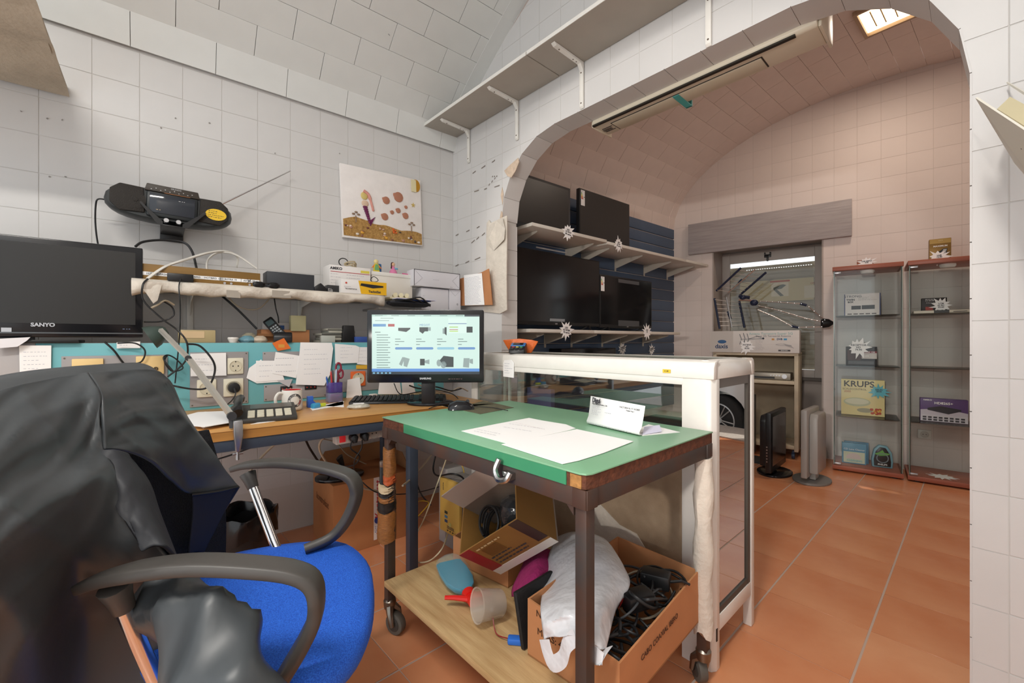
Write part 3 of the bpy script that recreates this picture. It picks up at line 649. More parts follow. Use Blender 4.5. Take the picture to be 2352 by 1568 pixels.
television('switched off television with a grey bezel behind the arch edge, leftmost on the top shelf', a.x - .62, a.x, 1.826, a.z, -.33, .02, .035, frame=cm('3c4044', .4), gloss=mat('matt_screen', (.014, .013, .013), .35))
K().ball((0, 0, 0), .001, 4).b.free()
a = AX(1331, 430, -.33); b = AX(1446, 470, -.33)
t = television('frameless black television with energy label, second on the top shelf', a.x, b.x, 1.823, (a.z + b.z) / 2, -.33, .006, .03, gloss=mat('matt_screen', (.014, .013, .013), .35)); label_card(t, .012, (a.z + b.z) / 2 - 1.823 - .135)
b = AX(1377, 600, -.30)
t = television('largest glossy television with protective film on the lower shelf', b.x - 1.02, b.x, 1.155, b.z, -.30, .008, .025, 'feet')
K().box(.30, .62, -.006, -.003, .555, .565).ob('film_strip', mat('clear_film', (.5, .5, .5), .3, alpha=.6), t); K().box(.44, .60, -.0045, -.003, .03, .05).ob('film_strip', cm('8d9093', .3), t)
a = AX(1378, 628, -.30); b = AX(1497, 648, -.30)
t = television('smaller glossy television with energy label at the right of the lower shelf', a.x, b.x, 1.150, (a.z + b.z) / 2, -.30, .012, .028, 'feet'); label_card(t, .008, (a.z + b.z) / 2 - 1.150 - .14)
for px0, px1, pz0, pz1 in ((1420, 1468, 640, 655), (1420, 1468, 735, 750)):
    p, q = AX(px0, pz0, -.303), AX(px1, pz1, -.303); K().box(p.x - a.x, q.x - a.x, -.004, -.003, q.z - 1.15, p.z - 1.15).ob('film_strip', mat('grey_film', (.09, .09, .095), .25), t)
for (px, py, y, r, lab, ln, sd) in ((1305, 533, -.497, .052, 'white star price tag on the upper shelf edge below the leftmost television', ('LED', '19 W/19', '80 euros'), 21),
    (1421, 561, -.497, .047, 'white star price tag on the upper shelf edge below the second television', ('LED', '24 W', '75 euros'), 22),
    (1301, 758, -.478, .056, 'white star price tag on the lower shelf edge below the largest television', ('LED', '43 W/SM', '95 euros'), 23),
    (1486, 762, -.478, .052, 'white star price tag on the lower shelf edge below the smaller television', ('LED', '32'), 24)):
    p = AX(px, py, y); star(None, A, (p.x, p.y, p.z), r, lab, ln, seed=sd, roll=-6)
for px, py, r, lab, sd in ((1430, 801, .05, 'white star price tag pinned low on the slat wall beside the black box', 26), (1497, 803, .045, 'white star price tag pinned low on the slat wall near the corner', 27)):
    p = AX(px, py, -.152); star(None, A, (p.x, p.y, p.z), r, lab, ('PREMIUM', 'RECEIVER', '60'), seed=sd, roll=15)
p, q = AX(1290, 796, -.30), AX(1415, 796, -.30)
t = thing('radio_set', 'black car radio set on the low slat wall shelf, behind the showcase', 'radio', A, (p.x, -.30, .86)); k = K(); k.box(0, q.x - p.x, 0, .14, 0, .118); k.ob('case', mat('gloss_black', (.01, .01, .012), .15), t, .006); k = K(); k.box(.3, .36, -.002, 0, .08, .105); k.ob('display_window', SCREEN, t)
k = K(); k.box(.30, 2.45, -.50, -.152, .84, .86); o = k.ob('low_shelf', SHW); tag(at_frame(o, A), 'lowest melamine shelf on the slat wall, almost hidden by the showcase', 'shelf')
# ---- floor televisions
def floor_tv(label, c, rz, w_, h_, casing, face, z0, stand):
    t = thing('monitor', label, 'monitor', Wd, c, rz)
    k = K(); k.box(-w_ / 2, w_ / 2, -.02, .02, z0, z0 + h_); k.ob('casing', casing, t, .008)
    k = K(); k.box(-w_ / 2 + .03, w_ / 2 - .03, .02, .023, z0 + .05, z0 + h_ - .03); k.ob('screen', face, t)
    k = K(); k.prism([(-w_ * .36, z0 + .03), (w_ * .36, z0 + .03), (w_ * .36, z0 + h_ - .07), (w_ * .30, z0 + h_ - .03), (-w_ * .30, z0 + h_ - .03), (-w_ * .36, z0 + h_ - .07)], -.075, -.02, 'y'); k.ob('rear_housing', casing, t, .012)
    k = K(); k.box(-.05, .05, -.045, -.005, .02, z0 + .02); k.ob('neck', casing, t, .006)
    k = K(); k.prism(arcpts(0, -.01, .165, .12, 0, 360, 28)[:-1], 0, .016, 'z'); k.ob('stand', stand, t, .004)
    k = K(); [k.box(w_ / 2, w_ / 2 + .002, -.012, -.004, z0 + .08 + .022 * i, z0 + .09 + .022 * i) for i in range(6)]; k.ob('button', STEEL, t)
    return t
GREYC = cm('9a9691', .4)
floor_tv('black flat monitor standing edge-on on the floor next to the rack', (2.075, 3.37, 0), -135, .44, .45, BLACK, SCREEN, .045, mat('gloss_black', (.01, .01, .012), .15))
floor_tv('silver grey monitor seen edge-on on the floor in front of the glass cabinet', (2.225, 3.20, 0), 43, .36, .49, GREYC, SCREEN, .05, cm('77736f', .4))
t = thing('plastic_bag', 'crumpled translucent plastic bag on the floor behind the silver monitor', 'bag', F, (-.13, .30, 0))
k = K(); rows = []
for j in range(9):
    z = .02 + .40 * j / 8; r_ = (.10 - .035 * (j / 8)) * (1 if j < 8 else .6); rows.append([Vector((r_ * (1 + .25 * math.sin(5 * a + j * 1.7) * .5 + rnd.uniform(-.1, .1)) * math.cos(a) * .9, r_ * (1 + rnd.uniform(-.15, .15)) * math.sin(a), z + rnd.uniform(-.01, .01))) for a in [2 * math.pi * i / 16 for i in range(16)]])
k.ring(rows); k.ob('film', mat('clouded_plastic', hexc('bdb5ae'), .35, noise=.1, scale=20), t, 0, 30)
# a dark monitor and cables standing behind the showcase
t = thing('old_monitor', 'dark monitor edge between the rack and the showcase', 'monitor', F, (-.60, -.22, 0)); k = K(); k.box(0, .05, 0, .30, .05, .56); k.ob('casing', DARK, t, .006); k = K(); k.box(-.06, .12, .05, .25, 0, .02); k.box(.0, .04, .12, .17, .02, .06); k.ob('stand', DARK, t)
# ---- air conditioner under the arch (showroom side)
t = thing('air_conditioner', 'cream wall air conditioner hanging behind the top of the arch', 'air conditioner', B, (1.10, .13, 2.185))
AC = mat('cream_ac_plastic', hexc('d8cfbb'), .4)
k = K(); k.prism([(.012, .0), (.15, .0), (.185, .03), (.19, .10), (.19, .27), (0, .27), (0, .012)], 0, 1.0, 'x'); k.ob('casing', AC, t, .006)
[K().box(a_, a_ + .012, .01, .188, -.004, .27).ob('end_cap', AC, t, .006) for a_ in (-.012, 1.0)]
k = K(); k.box(.09, .80, .05, .135, -.004, .002); k.ob('air_flap', cm('cfc6b0', .4), t, .001)
k = K(); k.box(.085, .805, .046, .0495, -.003, .001); k.box(.085, .0895, .046, .135, -.003, .001); k.box(.8005, .805, .046, .135, -.003, .001); k.ob('flap_gap', cm('3b342c', .7), t)
k = K(); k.box(.0, .93, .002, .018, -.0035, .004); k.ob('outlet_slot', cm('2c261f', .7), t)
k = K(); k.box(.425, .455, .05, .19, -.006, -.003); k.box(.425, .455, .185, .194, -.006, .06); k.ob('tape_strip', cm('4fa9a6', .6), t)
k = K(); [k.tube([(.02 + .018 * i + .007 * math.cos(a), .09 + .012 * math.sin(2 * a), -.003) for a in [j * .7 for j in range(9)]], .0012, 4, True) for i in range(3)]; k.box(.015, .075, .108, .111, -.003, 0); k.box(.015, .075, .07, .073, -.003, 0); k.ob('logo', cm('3a3430', .6), t)
# ---- ceiling lamp of the showroom
t = thing('ceiling_lamp', 'square warm lit ceiling lamp on the showroom vault', 'lamp', A, (2.118, -1.998, 3.212))
k = K(); [k.box(*q) for q in ((-.17, .17, -.17, -.15, -.03, .03), (-.17, .17, .15, .17, -.03, .03), (-.17, -.15, -.15, .15, -.03, .03), (.15, .17, -.15, .15, -.03, .03))]; k.ob('frame', cm('b39a80', .5), t, .002)
k = K(); k.box(-.15, .15, -.15, .15, -.005, .005); k.ob('diffuser', mat('warm_lit_diffuser', (1.0, .80, .52), .5, emit=3.0), t)
k = K(); [k.box(-.1, .1, y, y + .006, -.012, -.006) for y in (-.08, -.02, .04, .09)]; k.ob('louvre', cm('d9b98a', .5), t)
lamp('showroom_lamp_light', 'AREA', A(2.118, -1.998, 3.17), 10, (1.0, .84, .70), .28)
# ================================================================ FRONT ROOM: FURNITURE
# ---- high shelf boards over the arch with white brackets
SHB = mat('grey_melamine', hexc('a9a196'), .55, noise=.05, scale=8)
def highshelf(x0, x1, label):
    t = thing('wall_shelf', label, 'shelf', B, (x0, 0, 2.446), 0, 'high boards over the arch')
    K().box(0, x1 - x0, -.25, -.002, 0, .018).ob('board', SHB, t, .001)
    K().box(0, x1 - x0, -.253, -.25, 0, .018).ob('edge_strip', WHITEM, t, 0)
    return t
s1 = highshelf(-.03, .985, 'grey melamine wall board high on the left beside the vault'); s2 = highshelf(.99, 2.35, 'long grey melamine wall board high above the arch')
def bracket(parent, px, py0, py1, lx):
    p = B.hit(px, (py0 + py1) / 2, y=0); x = p.x - lx; z0 = B.hit(px, py1, y=0).z - 2.446
    k = K(); pr = [(-.004, z0), (-.012, z0 + .01), (-.012, -.04), (-.03, -.016), (-.21, -.013), (-.225, -.003), (-.225, -.001), (-.002, -.001), (-.002, z0)]
    k.prism(pr, x - .011, x + .011, 'x'); o = k.ob('bracket', WHITEM, parent, .002)
    k = K()
    for z in (-.055, z0 + .025): k.cyl((x, -.0128, z), (x, -.0118, z), .004, n=8)
    for y in (-.05, -.075, -.18): k.cyl((x, y, -.0168 + .0 * y), (x, y, -.014), .003, n=8)
    k.ob('screw', cm('5b4a3d', .5), o)
bracket(s1, 1078, 300, 374, -.03); bracket(s1, 1189, 238, 322, -.03); bracket(s2, 1338, 150, 250, .99); bracket(s2, 1629, 10, 108, .99)
# ---- felt covered shelf at the top left
def wavy(x, y, s=0): return .012 * math.sin(9 * x + 3 * y + s) + .008 * math.sin(17 * y - 5 * x + s)
t = thing('felt_shelf', 'shelf wrapped in beige felt high on the back wall, cut by the left edge', 'shelf', A, (-1.88, 0, 2.06))
FELT = mat('beige_felt', hexc('b5a794'), .95, noise=.1, scale=18, bump=.3, bscale=70)
k = K(); n = 24
k.grid([[Vector((-1.0 + 1.0 * i / n, -.02 - .75 * j / n, wavy(-1 + i / n, j / n) * (1 if 0 < j else .2))) for i in range(n + 1)] for j in range(n + 1)])
k.box(-1.0, -.01, -.76, -.0, .016, .05); k.ob('felt_cover', FELT, t, 0, 60, fix=False)
k = K(); k.box(-.36, -.335, -.62, -.02, -.035, -.015); k.box(-.36, -.335, -.02, 0, -.2, -.015); k.ob('bracket', cm('837668', .5), t, .002)
# ---- felt hanging on the pillar
t = thing('felt_strip', 'torn off-white felt strip pinned to the pillar beside the arch', 'felt strip', B, (0, 0, 0))
q = [B.hit(x, y, y=-.004) for x, y in ((1118, 540), (1119, 512), (1124, 505), (1128, 512), (1160, 497), (1165, 495), (1165, 560), (1164, 640), (1165, 712), (1150, 720), (1112, 716), (1117, 650))]
K().prism([(p.x, p.z) for p in q], -.009, -.001, 'y').ob('sheet', CLOTH, t, .002)
q = [B.hit(x, y, y=-.02) for x, y in ((1117, 520), (1142, 508), (1158, 500), (1160, 525), (1161, 550), (1132, 575), (1122, 560), (1128, 545))]
k = K(); vs = [k.b.verts.new(Vector((p.x, -.012 - .03 * ((i * 37) % 5) / 5, p.z))) for i, p in enumerate(q)]; k._f(vs); k.ob('torn_flap', CLOTH, t, 0, 0)
# ---- glass showcase counter
AL = mat('white_powder_coated_aluminium', hexc('e9e5de'), .3, noise=.03, scale=25)
SX0, SX1, SY0, SY1, SH = .70, 1.938, -.372, -.012, .978
t = thing('showcase', 'white framed glass showcase counter standing under the arch', 'showcase', B, (0, 0, 0))
def prof_rail(k, a, b, out):   # rounded top rail between two points
    pass
k = K(); k.prism([(SY0, .918), (SY0 + .03, .918), (SY0 + .03, .968), (SY0 + .05, .978), (SY0 + .028, .978), (SY0 + .010, .971), (SY0 + .002, .955)], SX0, SX1 - .0, 'x'); k.ob('top_rail', AL, t, .002)
k = K(); k.prism([(SY1, .918), (SY1 - .03, .918), (SY1 - .03, .968), (SY1 - .05, .978), (SY1 - .02, .978), (SY1 - .006, .971), (SY1, .955)], SX0, SX1, 'x'); k.ob('top_rail', AL, t, .002)
k = K(); k.prism([(SX1, .918), (SX1 - .03, .918), (SX1 - .03, .968), (SX1 - .05, .978), (SX1 - .028, .978), (SX1 - .010, .971), (SX1 - .002, .955)], SY0 + .02, SY1 - .02, 'y'); k.ob('top_rail', AL, t, .002)
k = K(); k.prism([(SX0, .918), (SX0 + .03, .918), (SX0 + .03, .968), (SX0 + .05, .978), (SX0 + .028, .978), (SX0 + .010, .971), (SX0 + .002, .955)], SY0 + .02, SY1 - .02, 'y'); k.ob('top_rail', AL, t, .002)
k = K(); k.box(SX0 + .03, SX1 - .10, SY0 + .003, SY0 + .02, .895, .918); k.ob('under_rail', AL, t, .001)
# corner posts: the front right one is broad and rounded
k = K(); k.prism([(SX1 - .105, SY0 + .004), (SX1 - .03, SY0 + .001), (SX1 - .010, SY0 + .006), (SX1, SY0 + .022), (SX1, SY0 + .045), (SX1 - .03, SY0 + .04), (SX1 - .105, SY0 + .02)], 0, .918, 'z'); k.ob('post', AL, t, .002)
for a, b, c, d in ((SX1 - .03, SX1, SY1 - .03, SY1), (SX0, SX0 + .045, SY0, SY0 + .03), (SX0, SX0 + .03, SY1 - .03, SY1)):
    K().box(a, b, c, d, 0, .918).ob('post', AL, t, .004)
K().box(SX0 + .05, SX1 - .105, SY0 + .006, SY0 + .02, .05, .10).ob('bottom_rail', AL, t, .002)
K().box(SX1 - .022, SX1 - .002, SY0 + .045, SY1 - .03, .115, .165).ob('bottom_rail', AL, t, .002)
K().box(SX0 + .03, SX1 - .04, SY0 + .022, SY1 - .03, .10, .115).ob('floor_panel', AL, t)
K().box(SX0 + .045, SX1 - .045, SY0 + .045, SY1 - .045, .9685, .9745).ob('top_glass', PANEG, t)
K().box(SX0 + .045, SX1 - .105, SY0 + .009, SY0 + .013, .62, .90).ob('front_pane', glassmat('front_pane_glass', (.9, .94, .92), .13, .9), t)
K().box(SX0 + .03, SX1 - .03, SY1 - .018, SY1 - .014, .10, .918).ob('back_pane', PANE, t)
MIRR = glassmat('reflective_side_glass', (.35, .38, .38), .82, .3)
K().box(SX1 - .014, SX1 - .010, SY0 + .045, SY1 - .05, .165, .918).ob('end_pane', MIRR, t)
k = K(); k.box(SX1 - .016, SX1 - .004, SY1 - .055, SY1 - .032, .165, .918); k.ob('seal', cm('4b463f', .5), t); k = K(); k.box(SX1 - .016, SX1 - .004, SY0 + .045, SY1 - .055, .888, .918); k.ob('seal', cm('6d6a66', .5), t); k = K(); k.box(SX1 - .018, SX1 - .005, SY0 + .045, SY1 - .055, .165, .185); k.ob('seal', cm('4b463f', .5), t)
HB = mat('worn_hardboard', hexc('b09a80'), .85, noise=.2, scale=9, col2=hexc('8e7860'), bump=.2, bscale=200)
K().box(SX0 + .30, SX1 - .105, SY0 + .004, SY0 + .009, .12, .62).ob('lower_panel', HB, t)
q = [(.0, .12), (.42, .12), (.40, .25), (.33, .28), (.27, .35), (.2, .36), (.1, .42), (0, .43)]
K().prism([(SX1 - .54 + a, b) for a, b in q], SY0 + .001, SY0 + .004, 'y').ob('peeling_cover', CLOTH, t, 0)
k = K().box(SX0 + .03, SX1 - .03, SY0 + .03, SY1 - .03, .612, .626); k.ob('inner_shelf', mat('brown_shelf_board', hexc('9a6f42'), .5, noise=.15, scale=4, stretch=(1, 8, 8)), t)
k = K(); [k.box(x, x + .012, SY0 + .02, SY0 + .03, .63, .9) for x in (.93, .965)]; k.ob('divider_strip', AL, t)
k = K(); k.box(SX1 - .004, SX1 + .001, SY0 + .02, SY0 + .028, .095, .135); k.ob('clip', BLACK, t)
p = B.hit(1531, 852, y=SY0 - .001); k = K(); k.box(p.x - .014, p.x + .014, SY0 - .0015, SY0, p.z - .006, p.z + .006); k.ob('price_sticker', cm('e8c53a', .6), t); text('0 .00', .007, INK, t, face_m(p.x, SY0 - .002, p.z))
# ---- green topped trolley table
TX0, TX1, TY0, TY1, TZ = 1.045, 1.955, -1.035, -.42, .767
t = thing('trolley_table', 'wheeled workshop table with green laminate top and dark iron frame', 'table', B, (0, 0, 0))
GREEN = mat('green_laminate', hexc('7fb08c'), .35, noise=.05, scale=5, bump=.02, bscale=60)
GEDGE = mat('green_edge_band', hexc('3f8a63'), .4, noise=.06, scale=10)
BEDGE = mat('bare_brown_edge', hexc('6b3d28'), .8, noise=.35, scale=60, col2=hexc('4a2a1c'), bump=.3, bscale=120)
k = K(); k.prism([(TX0, TY0), (TX1 - .02, TY0), (TX1 - .006, TY0 + .006), (TX1, TY0 + .02), (TX1, TY1), (TX0, TY1)], TZ - .004, TZ, 'z'); k.ob('top_laminate', GREEN, t, .001)
k = K(); k.prism([(TX0 + .003, TY0 + .003), (TX1 - .02, TY0 + .003), (TX1 - .008, TY0 + .008), (TX1 - .003, TY0 + .02), (TX1 - .003, TY1), (TX0 + .003, TY1)], TZ - .034, TZ - .004, 'z'); k.ob('core_board', BEDGE, t)
k = K(); k.box(TX0 + .155, TX1 - .055, TY0 + .0005, TY0 + .003, TZ - .033, TZ - .004); k.ob('edge_band', GEDGE, t)
k = K(); k.box(TX1 - .045, TX1 - .016, TY0 + .002, TY0 + .006, TZ - .033, TZ - .006); k.ob('bare_corner', mat('raw_chipboard', hexc('a87a45'), .9, noise=.4, scale=60, bump=.4), t)
fz0, fz1 = TZ - .074, TZ - .034
for a, b, c, d in ((TX0, TX1, TY0 + .003, TY0 + .038), (TX0, TX1, TY1 - .038, TY1 - .003), (TX0, TX0 + .035, TY0, TY1), (TX1 - .038, TX1 - .003, TY0, TY1)):
    K().box(a, b, c, d, fz0, fz1).ob('frame_rail', IRON, t, .001)
wheel = K(); wheel.tube([(0, -.012, 0), (0, .012, 0)], .038, 20)
WH = mat('grey_rubber', hexc('5a564f'), .6)
def caster(x, y, a):
    o = bpy.data.objects.new('caster', None); COL.objects.link(o); o.parent = t; o.location = (x, y, 0); o.rotation_euler = (0, 0, R(a))
    k = K(); k.tube([(.028, -.013, .038), (.028, .013, .038)], .0375, 22); k.ob('wheel', WH, o, .004)
    k = K(); k.tube([(.028, -.0145, .038), (.028, .0145, .038)], .024, 18); k.ob('hub', cm('3f3c38', .5), o, .001)
    k = K(); k.lathe([(.02, .085), (.022, .10), (.022, .112), (.016, .118)], 16); k.tube([(0, 0, .10), (.02, -.02, .075), (.03, -.021, .035)], [.018, .012, .008], 8); k.tube([(0, 0, .10), (.02, .02, .075), (.03, .021, .035)], [.018, .012, .008], 8); k.ob('fork', mat('worn_zinc', hexc('8a847a'), .35, 1.0), o)
    return o
for x, y, a, nm in ((TX0 + .02, TY0 + .02, 20, 1), (TX1 - .02, TY0 + .02, 60, 0), (TX1 - .02, TY1 - .02, 140, 1), (TX0 + .02, TY1 - .02, 60, 0)):
    K().box(x - .015, x + .015, y - .015, y + .015, .105, fz0 + .01).ob('leg', IRON, t, .003); caster(x, y, a)
for x, y in ((TX1 - .038, TY0 + .02), (TX0 + .04, TY0 + .02)):
    sg = -1 if x > 1.5 else 1
    k = K(); k.prism([(x, fz0), (x + sg * .02, fz0), (x, fz0 - .02)], y - .015, y + .015, 'y'); k.ob('gusset', IRON, t)
PLANK = mat('dusty_plank', hexc('cbab7c'), .8, noise=.25, scale=3.5, col2=hexc('ad8a5c'), stretch=(1.5, 14, 8), bump=.15, bscale=20)
k = K(); k.box(TX0 + .045, TX1 - .05, TY0 - .015, TY1 - .02, .183, .203); k.ob('lower_board', PLANK, t, .003)
# felt wrapped round the far right leg
k = K(); x, y = TX1 - .02, TY1 - .02; rows = []
for j in range(15):
    z = .165 + .525 * j / 14; rows.append([Vector((x + (.023 + rnd.uniform(-.002, .003) + .003 * math.sin(j * 1.3)) * math.cos(a) * 1.15, y + (.023 + rnd.uniform(-.002, .003)) * math.sin(a) * 1.15, z + (.012 * math.sin(3 * a) if j == 0 else 0))) for a in [2 * math.pi * i / 14 for i in range(14)]])
k.ring(rows); k.ob('felt_wrap', CLOTH, t, 0, 50)
# broken catch under the near edge
p = B.hit(1165, 1078, y=TY0 - .004)
k = K(); k.tube(smooth_path([(p.x - .022, TY0 - .01, p.z + .022), (p.x - .026, TY0 - .02, p.z - .004), (p.x - .008, TY0 - .025, p.z - .022), (p.x + .014, TY0 - .02, p.z - .018), (p.x + .02, TY0 - .012, p.z - .002)], 4), .008, 8); k.box(p.x - .01, p.x + .022, TY0 - .012, TY0 + .005, p.z - .02, p.z - .004); k.ob('catch', mat('dull_chrome', (.4, .4, .4), .25, 1.0), t)
# taped rod strapped on the left leg
tp = thing('taped_rod', 'black rod bound to the table leg with brown and black tape', 'rod', B, (TX0 + .02, TY0 + .02, 0))
k = K(); k.cyl((-.030, -.012, .36), (-.030, -.012, .585), .012, n=14); k.ob('rod', BLACK, tp, .001); k = K(); k.cyl((-.030, -.012, .585), (-.030, -.012, .605), .0125, n=14); k.ob('rod_tip', cm('7a6a60', .3, metal=.7), tp, .001)
TAPE = mat('brown_tape', hexc('9a6534'), .35, noise=.35, scale=20, stretch=(3, 3, 20), bump=.4, bscale=40); CREAM = cm('c9b796', .6)
def wrap(z0, z1, r, m, cx_=-.012, cy_=-.004, nm='tape_wrap'):
    k = K(); n = 6; k.ring([[Vector((cx_ + r * (1.25 if math.cos(a) < 0 else .95) * math.cos(a) + rnd.uniform(-.003, .003), cy_ + r * math.sin(a), z0 + (z1 - z0) * j / n + .004 * math.sin(2 * a))) for a in [2 * math.pi * i / 16 for i in range(16)]] for j in range(n + 1)]); k.ob(nm, m, tp, 0, 40)
wrap(.56, .655, .0225, TAPE, 0, 0); wrap(.53, .56, .0228, cm('b0552c', .4), 0, 0); wrap(.50, .522, .030, CREAM); wrap(.485, .50, .0305, BLACK); wrap(.465, .485, .030, TAPE); wrap(.43, .465, .032, BLACK); wrap(.325, .43, .033, TAPE)
# ---- wooden desk
DZ = .742
OAK = mat('oak_laminate', hexc('cf9a5a'), .35, noise=.12, scale=3, stretch=(1, 7, 7)); OAKE = mat('oak_edge', hexc('b98240'), .5, noise=.25, scale=2.5, col2=hexc('94642c'), stretch=(1, 1, 9))
BLUEI = mat('blue_grey_iron', hexc('3b4452'), .45, noise=.12, scale=12)
t = thing('desk', 'wood laminate work desk with dark steel front rail along the back wall', 'desk', A, (0, 0, 0))
k = K(); k.box(-2.4, -.345, -.888, -.285, DZ - .004, DZ); k.ob('top_laminate', OAK, t, .001); k = K(); k.box(-2.4, -.346, -.886, -.285, DZ - .034, DZ - .004); k.ob('top_board', OAKE, t)
for c, d in ((-.882, -.845), (-.33, -.29)): K().box(-2.4, -.37, c, d, DZ - .072, DZ - .034).ob('frame_rail', BLUEI, t, .001)
for x, y in ((-.738, -.86), (-.63, -.31), (-2.3, -.86)): K().box(x - .02, x + .02, y - .02, y + .02, 0, DZ - .05).ob('leg', BLUEI, t, .002)
# ---- turquoise socket panel and the ledge behind it
TQ = mat('turquoise_paint', hexc('6fb3ba'), .5, noise=.06, scale=6)
t = thing('socket_panel', 'turquoise painted panel with test sockets behind the desk', 'panel', A, (0, 0, 0))
K().box(-1.935, -.25, -.30, -.285, DZ, 1.03).ob('board', TQ, t, .001)
K().box(-2.4, -1.936, -.30, -.285, DZ, 1.03).ob('board', cm('b4b0b0', .5), t, .001)
K().box(-2.4, -.25, -.297, 0.0, 1.015, 1.031).ob('ledge', mat('ledge_board', hexc('8f8a80'), .6), t)
GP = mat('grey_socket_plate', hexc('9a9696'), .5)
def PB(px, py, y=-.302): return A.hit(px, py, y=y)
def plate(x0, y0, x1, y1, d=.004):
    a, b = PB(x0, y0), PB(x1, y1); o = K().box(a.x, b.x, -.301 - d, -.300, b.z, a.z).ob('plate', GP, t, .0008)
    k = K(); [k.cyl((xx, -.3062, zz), (xx, -.304, zz), .003, n=8) for xx in (a.x + .008, b.x - .008) for zz in (a.z - .008, b.z + .008)]; k.ob('screw', cm('6f6a60', .4, metal=.6), o); return o
p1 = plate(141, 818, 385, 905); p2 = plate(436, 809, 570, 925); p3 = plate(603, 808, 735, 860); p4 = plate(606, 884, 750, 910); p5 = plate(760, 850, 880, 893)
IV = cm('e2dcc6', .45); CRM = cm('e8c98d', .5)
def sock(px0, py0, px1, py1, m=IV, plugged=False):
    a, b = PB(px0, py0, -.308), PB(px1, py1, -.308); c = (a + b) / 2; r_ = min(abs(b.x - a.x), abs(a.z - b.z)) * .36
    o = K().box(a.x, b.x, -.314, -.304, b.z, a.z).ob('socket', m, t, .004)
    Mx = Matrix.Translation((c.x, -.3145, c.z)) @ Matrix.Rotation(R(90), 4, 'X')
    k = K(); k.lathe([(r_ * 1.1, 0), (r_ * 1.1, .002), (r_, .002), (r_ * .97, -.008), (.0001, -.008)], 24, Mx); k.ob('socket_well', cm('d2cab2', .5), o)
    if plugged:
        k = K(); k.cyl((c.x, -.345, c.z), (c.x, -.306, c.z), r_ * .8, r_ * .9, 20); k.tube([(c.x, -.34, c.z), (c.x + .004, -.35, c.z - .02)], .006, 8); k.ob('plug', BLACK, o, .003)
    else: k = K(); [k.cyl((c.x + dx, -.3152, c.z), (c.x + dx, -.307, c.z), .0028, n=8) for dx in (-r_ * .45, r_ * .45)]; k.box(c.x - .002, c.x + .002, -.316, -.31, c.z + r_ * .78, c.z + r_ * 1.0); k.box(c.x - .002, c.x + .002, -.316, -.31, c.z - r_, c.z - r_ * .78); k.ob('pin_hole', BLACK, o)
sock(522, 822, 559, 858); sock(452, 872, 497, 910); sock(513, 870, 559, 908, plugged=True); sock(805, 853, 839, 885, cm('e06a32', .45))
a, b = PB(810, 860, -.316), PB(832, 880, -.316); k = K(); k.cyl(((a.x + b.x) / 2, -.3165, (a.z + b.z) / 2), ((a.x + b.x) / 2, -.313, (a.z + b.z) / 2), .014, n=18); k.ob('socket_well', cm('e6d9bb', .5), t)
def coax(px0, py0, px1, py1):
    a, b = PB(px0, py0, -.308), PB(px1, py1, -.308); c = (a + b) / 2; o = K().box(a.x, b.x, -.316, -.304, b.z, a.z).ob('socket', CRM, t, .003); z = b.z + (a.z - b.z) * .30
    k = K()
    for s_ in (.34, .70):
        x = a.x + (b.x - a.x) * s_; k.lathe([(.0075, -.003), (.0075, .004), (.0045, .004), (.0045, -.001), (.0018, -.001), (.0018, .004), (.0001, .004)], 16, Matrix.Translation((x, -.3165, z)) @ Matrix.Rotation(R(90), 4, 'X'))
    k.ob('coax_jack', cm('4a4540', .3, metal=.7), o)
coax(165, 824, 238, 862); coax(312, 818, 377, 858)
for px0, py0, px1, py1, dx in ((256, 843, 295, 850, 1), (644, 887, 671, 897, 0), (700, 884, 727, 893, 0)):
    a, b = PB(px0, py0, -.306), PB(px1, py1, -.306); o = K().box(a.x, b.x, -.309, -.304, b.z, a.z).ob('speaker_terminal', BLACK, t, .001)
    k = K(); n = 3; [k.cyl((a.x + (b.x - a.x) * (i + .5) / n, -.312, (a.z + b.z) / 2), (a.x + (b.x - a.x) * (i + .5) / n, -.308, (a.z + b.z) / 2), .003, n=10) for i in range(n)]; k.ob('jack', cm('b03a34' if not dx else 'b5b0aa', .4), o)
# ---- upper work shelf with felt edge
t = thing('felt_work_shelf', 'felt covered work shelf on white brackets above the desk', 'shelf', A, (0, 0, 0))
K().box(-1.63, -.66, -.34, -.005, 1.262, 1.278).ob('board', mat('ledge_board', hexc('8f8a80'), .6), t)
k = K(); n = 40; rows = []
for j, (yy, zz) in enumerate(((-.02, 1.283), (-.18, 1.284), (-.33, 1.284), (-.352, 1.272), (-.352, 1.256), (-.345, 1.243), (-.325, 1.236))):
    rows.append([Vector((-1.675 + 1.03 * i / n, yy + (.006 * math.sin(i * .9 + j) if j > 2 else 0), zz + (.004 * math.sin(i * .55 + 1) + .003 * math.sin(i * 1.7) - (.02 if i < 5 else 0) * (5 - i) / 5 if j > 3 else 0) + (.006 * math.sin(i * .4) * (j > 4)))) for i in range(n + 1)])
k.grid(rows); o = k.ob('felt_cover', CLOTH, t, 0, 60, fix=False); md = o.modifiers.new('thick', 'SOLIDIFY'); md.thickness = .003
q = [A.hit(x, y, y=-.352) for x, y in ((320, 655), (345, 650), (372, 655), (362, 690), (352, 697), (335, 672))]
K().prism([(p.x, p.z) for p in q], -.356, -.350, 'y').ob('felt_corner', CLOTH, t, .001)
for px in (437, 690):
    x = A.hit(px, 720, y=-.02).x; k = K(); k.box(x - .012, x + .012, -.012, 0, 1.06, 1.26); k.prism([(-.012, 1.26), (-.30, 1.26), (-.30, 1.245), (-.05, 1.22), (-.012, 1.16)], x - .002, x + .002, 'x'); k.ob('bracket', WHITEM, t, .001)
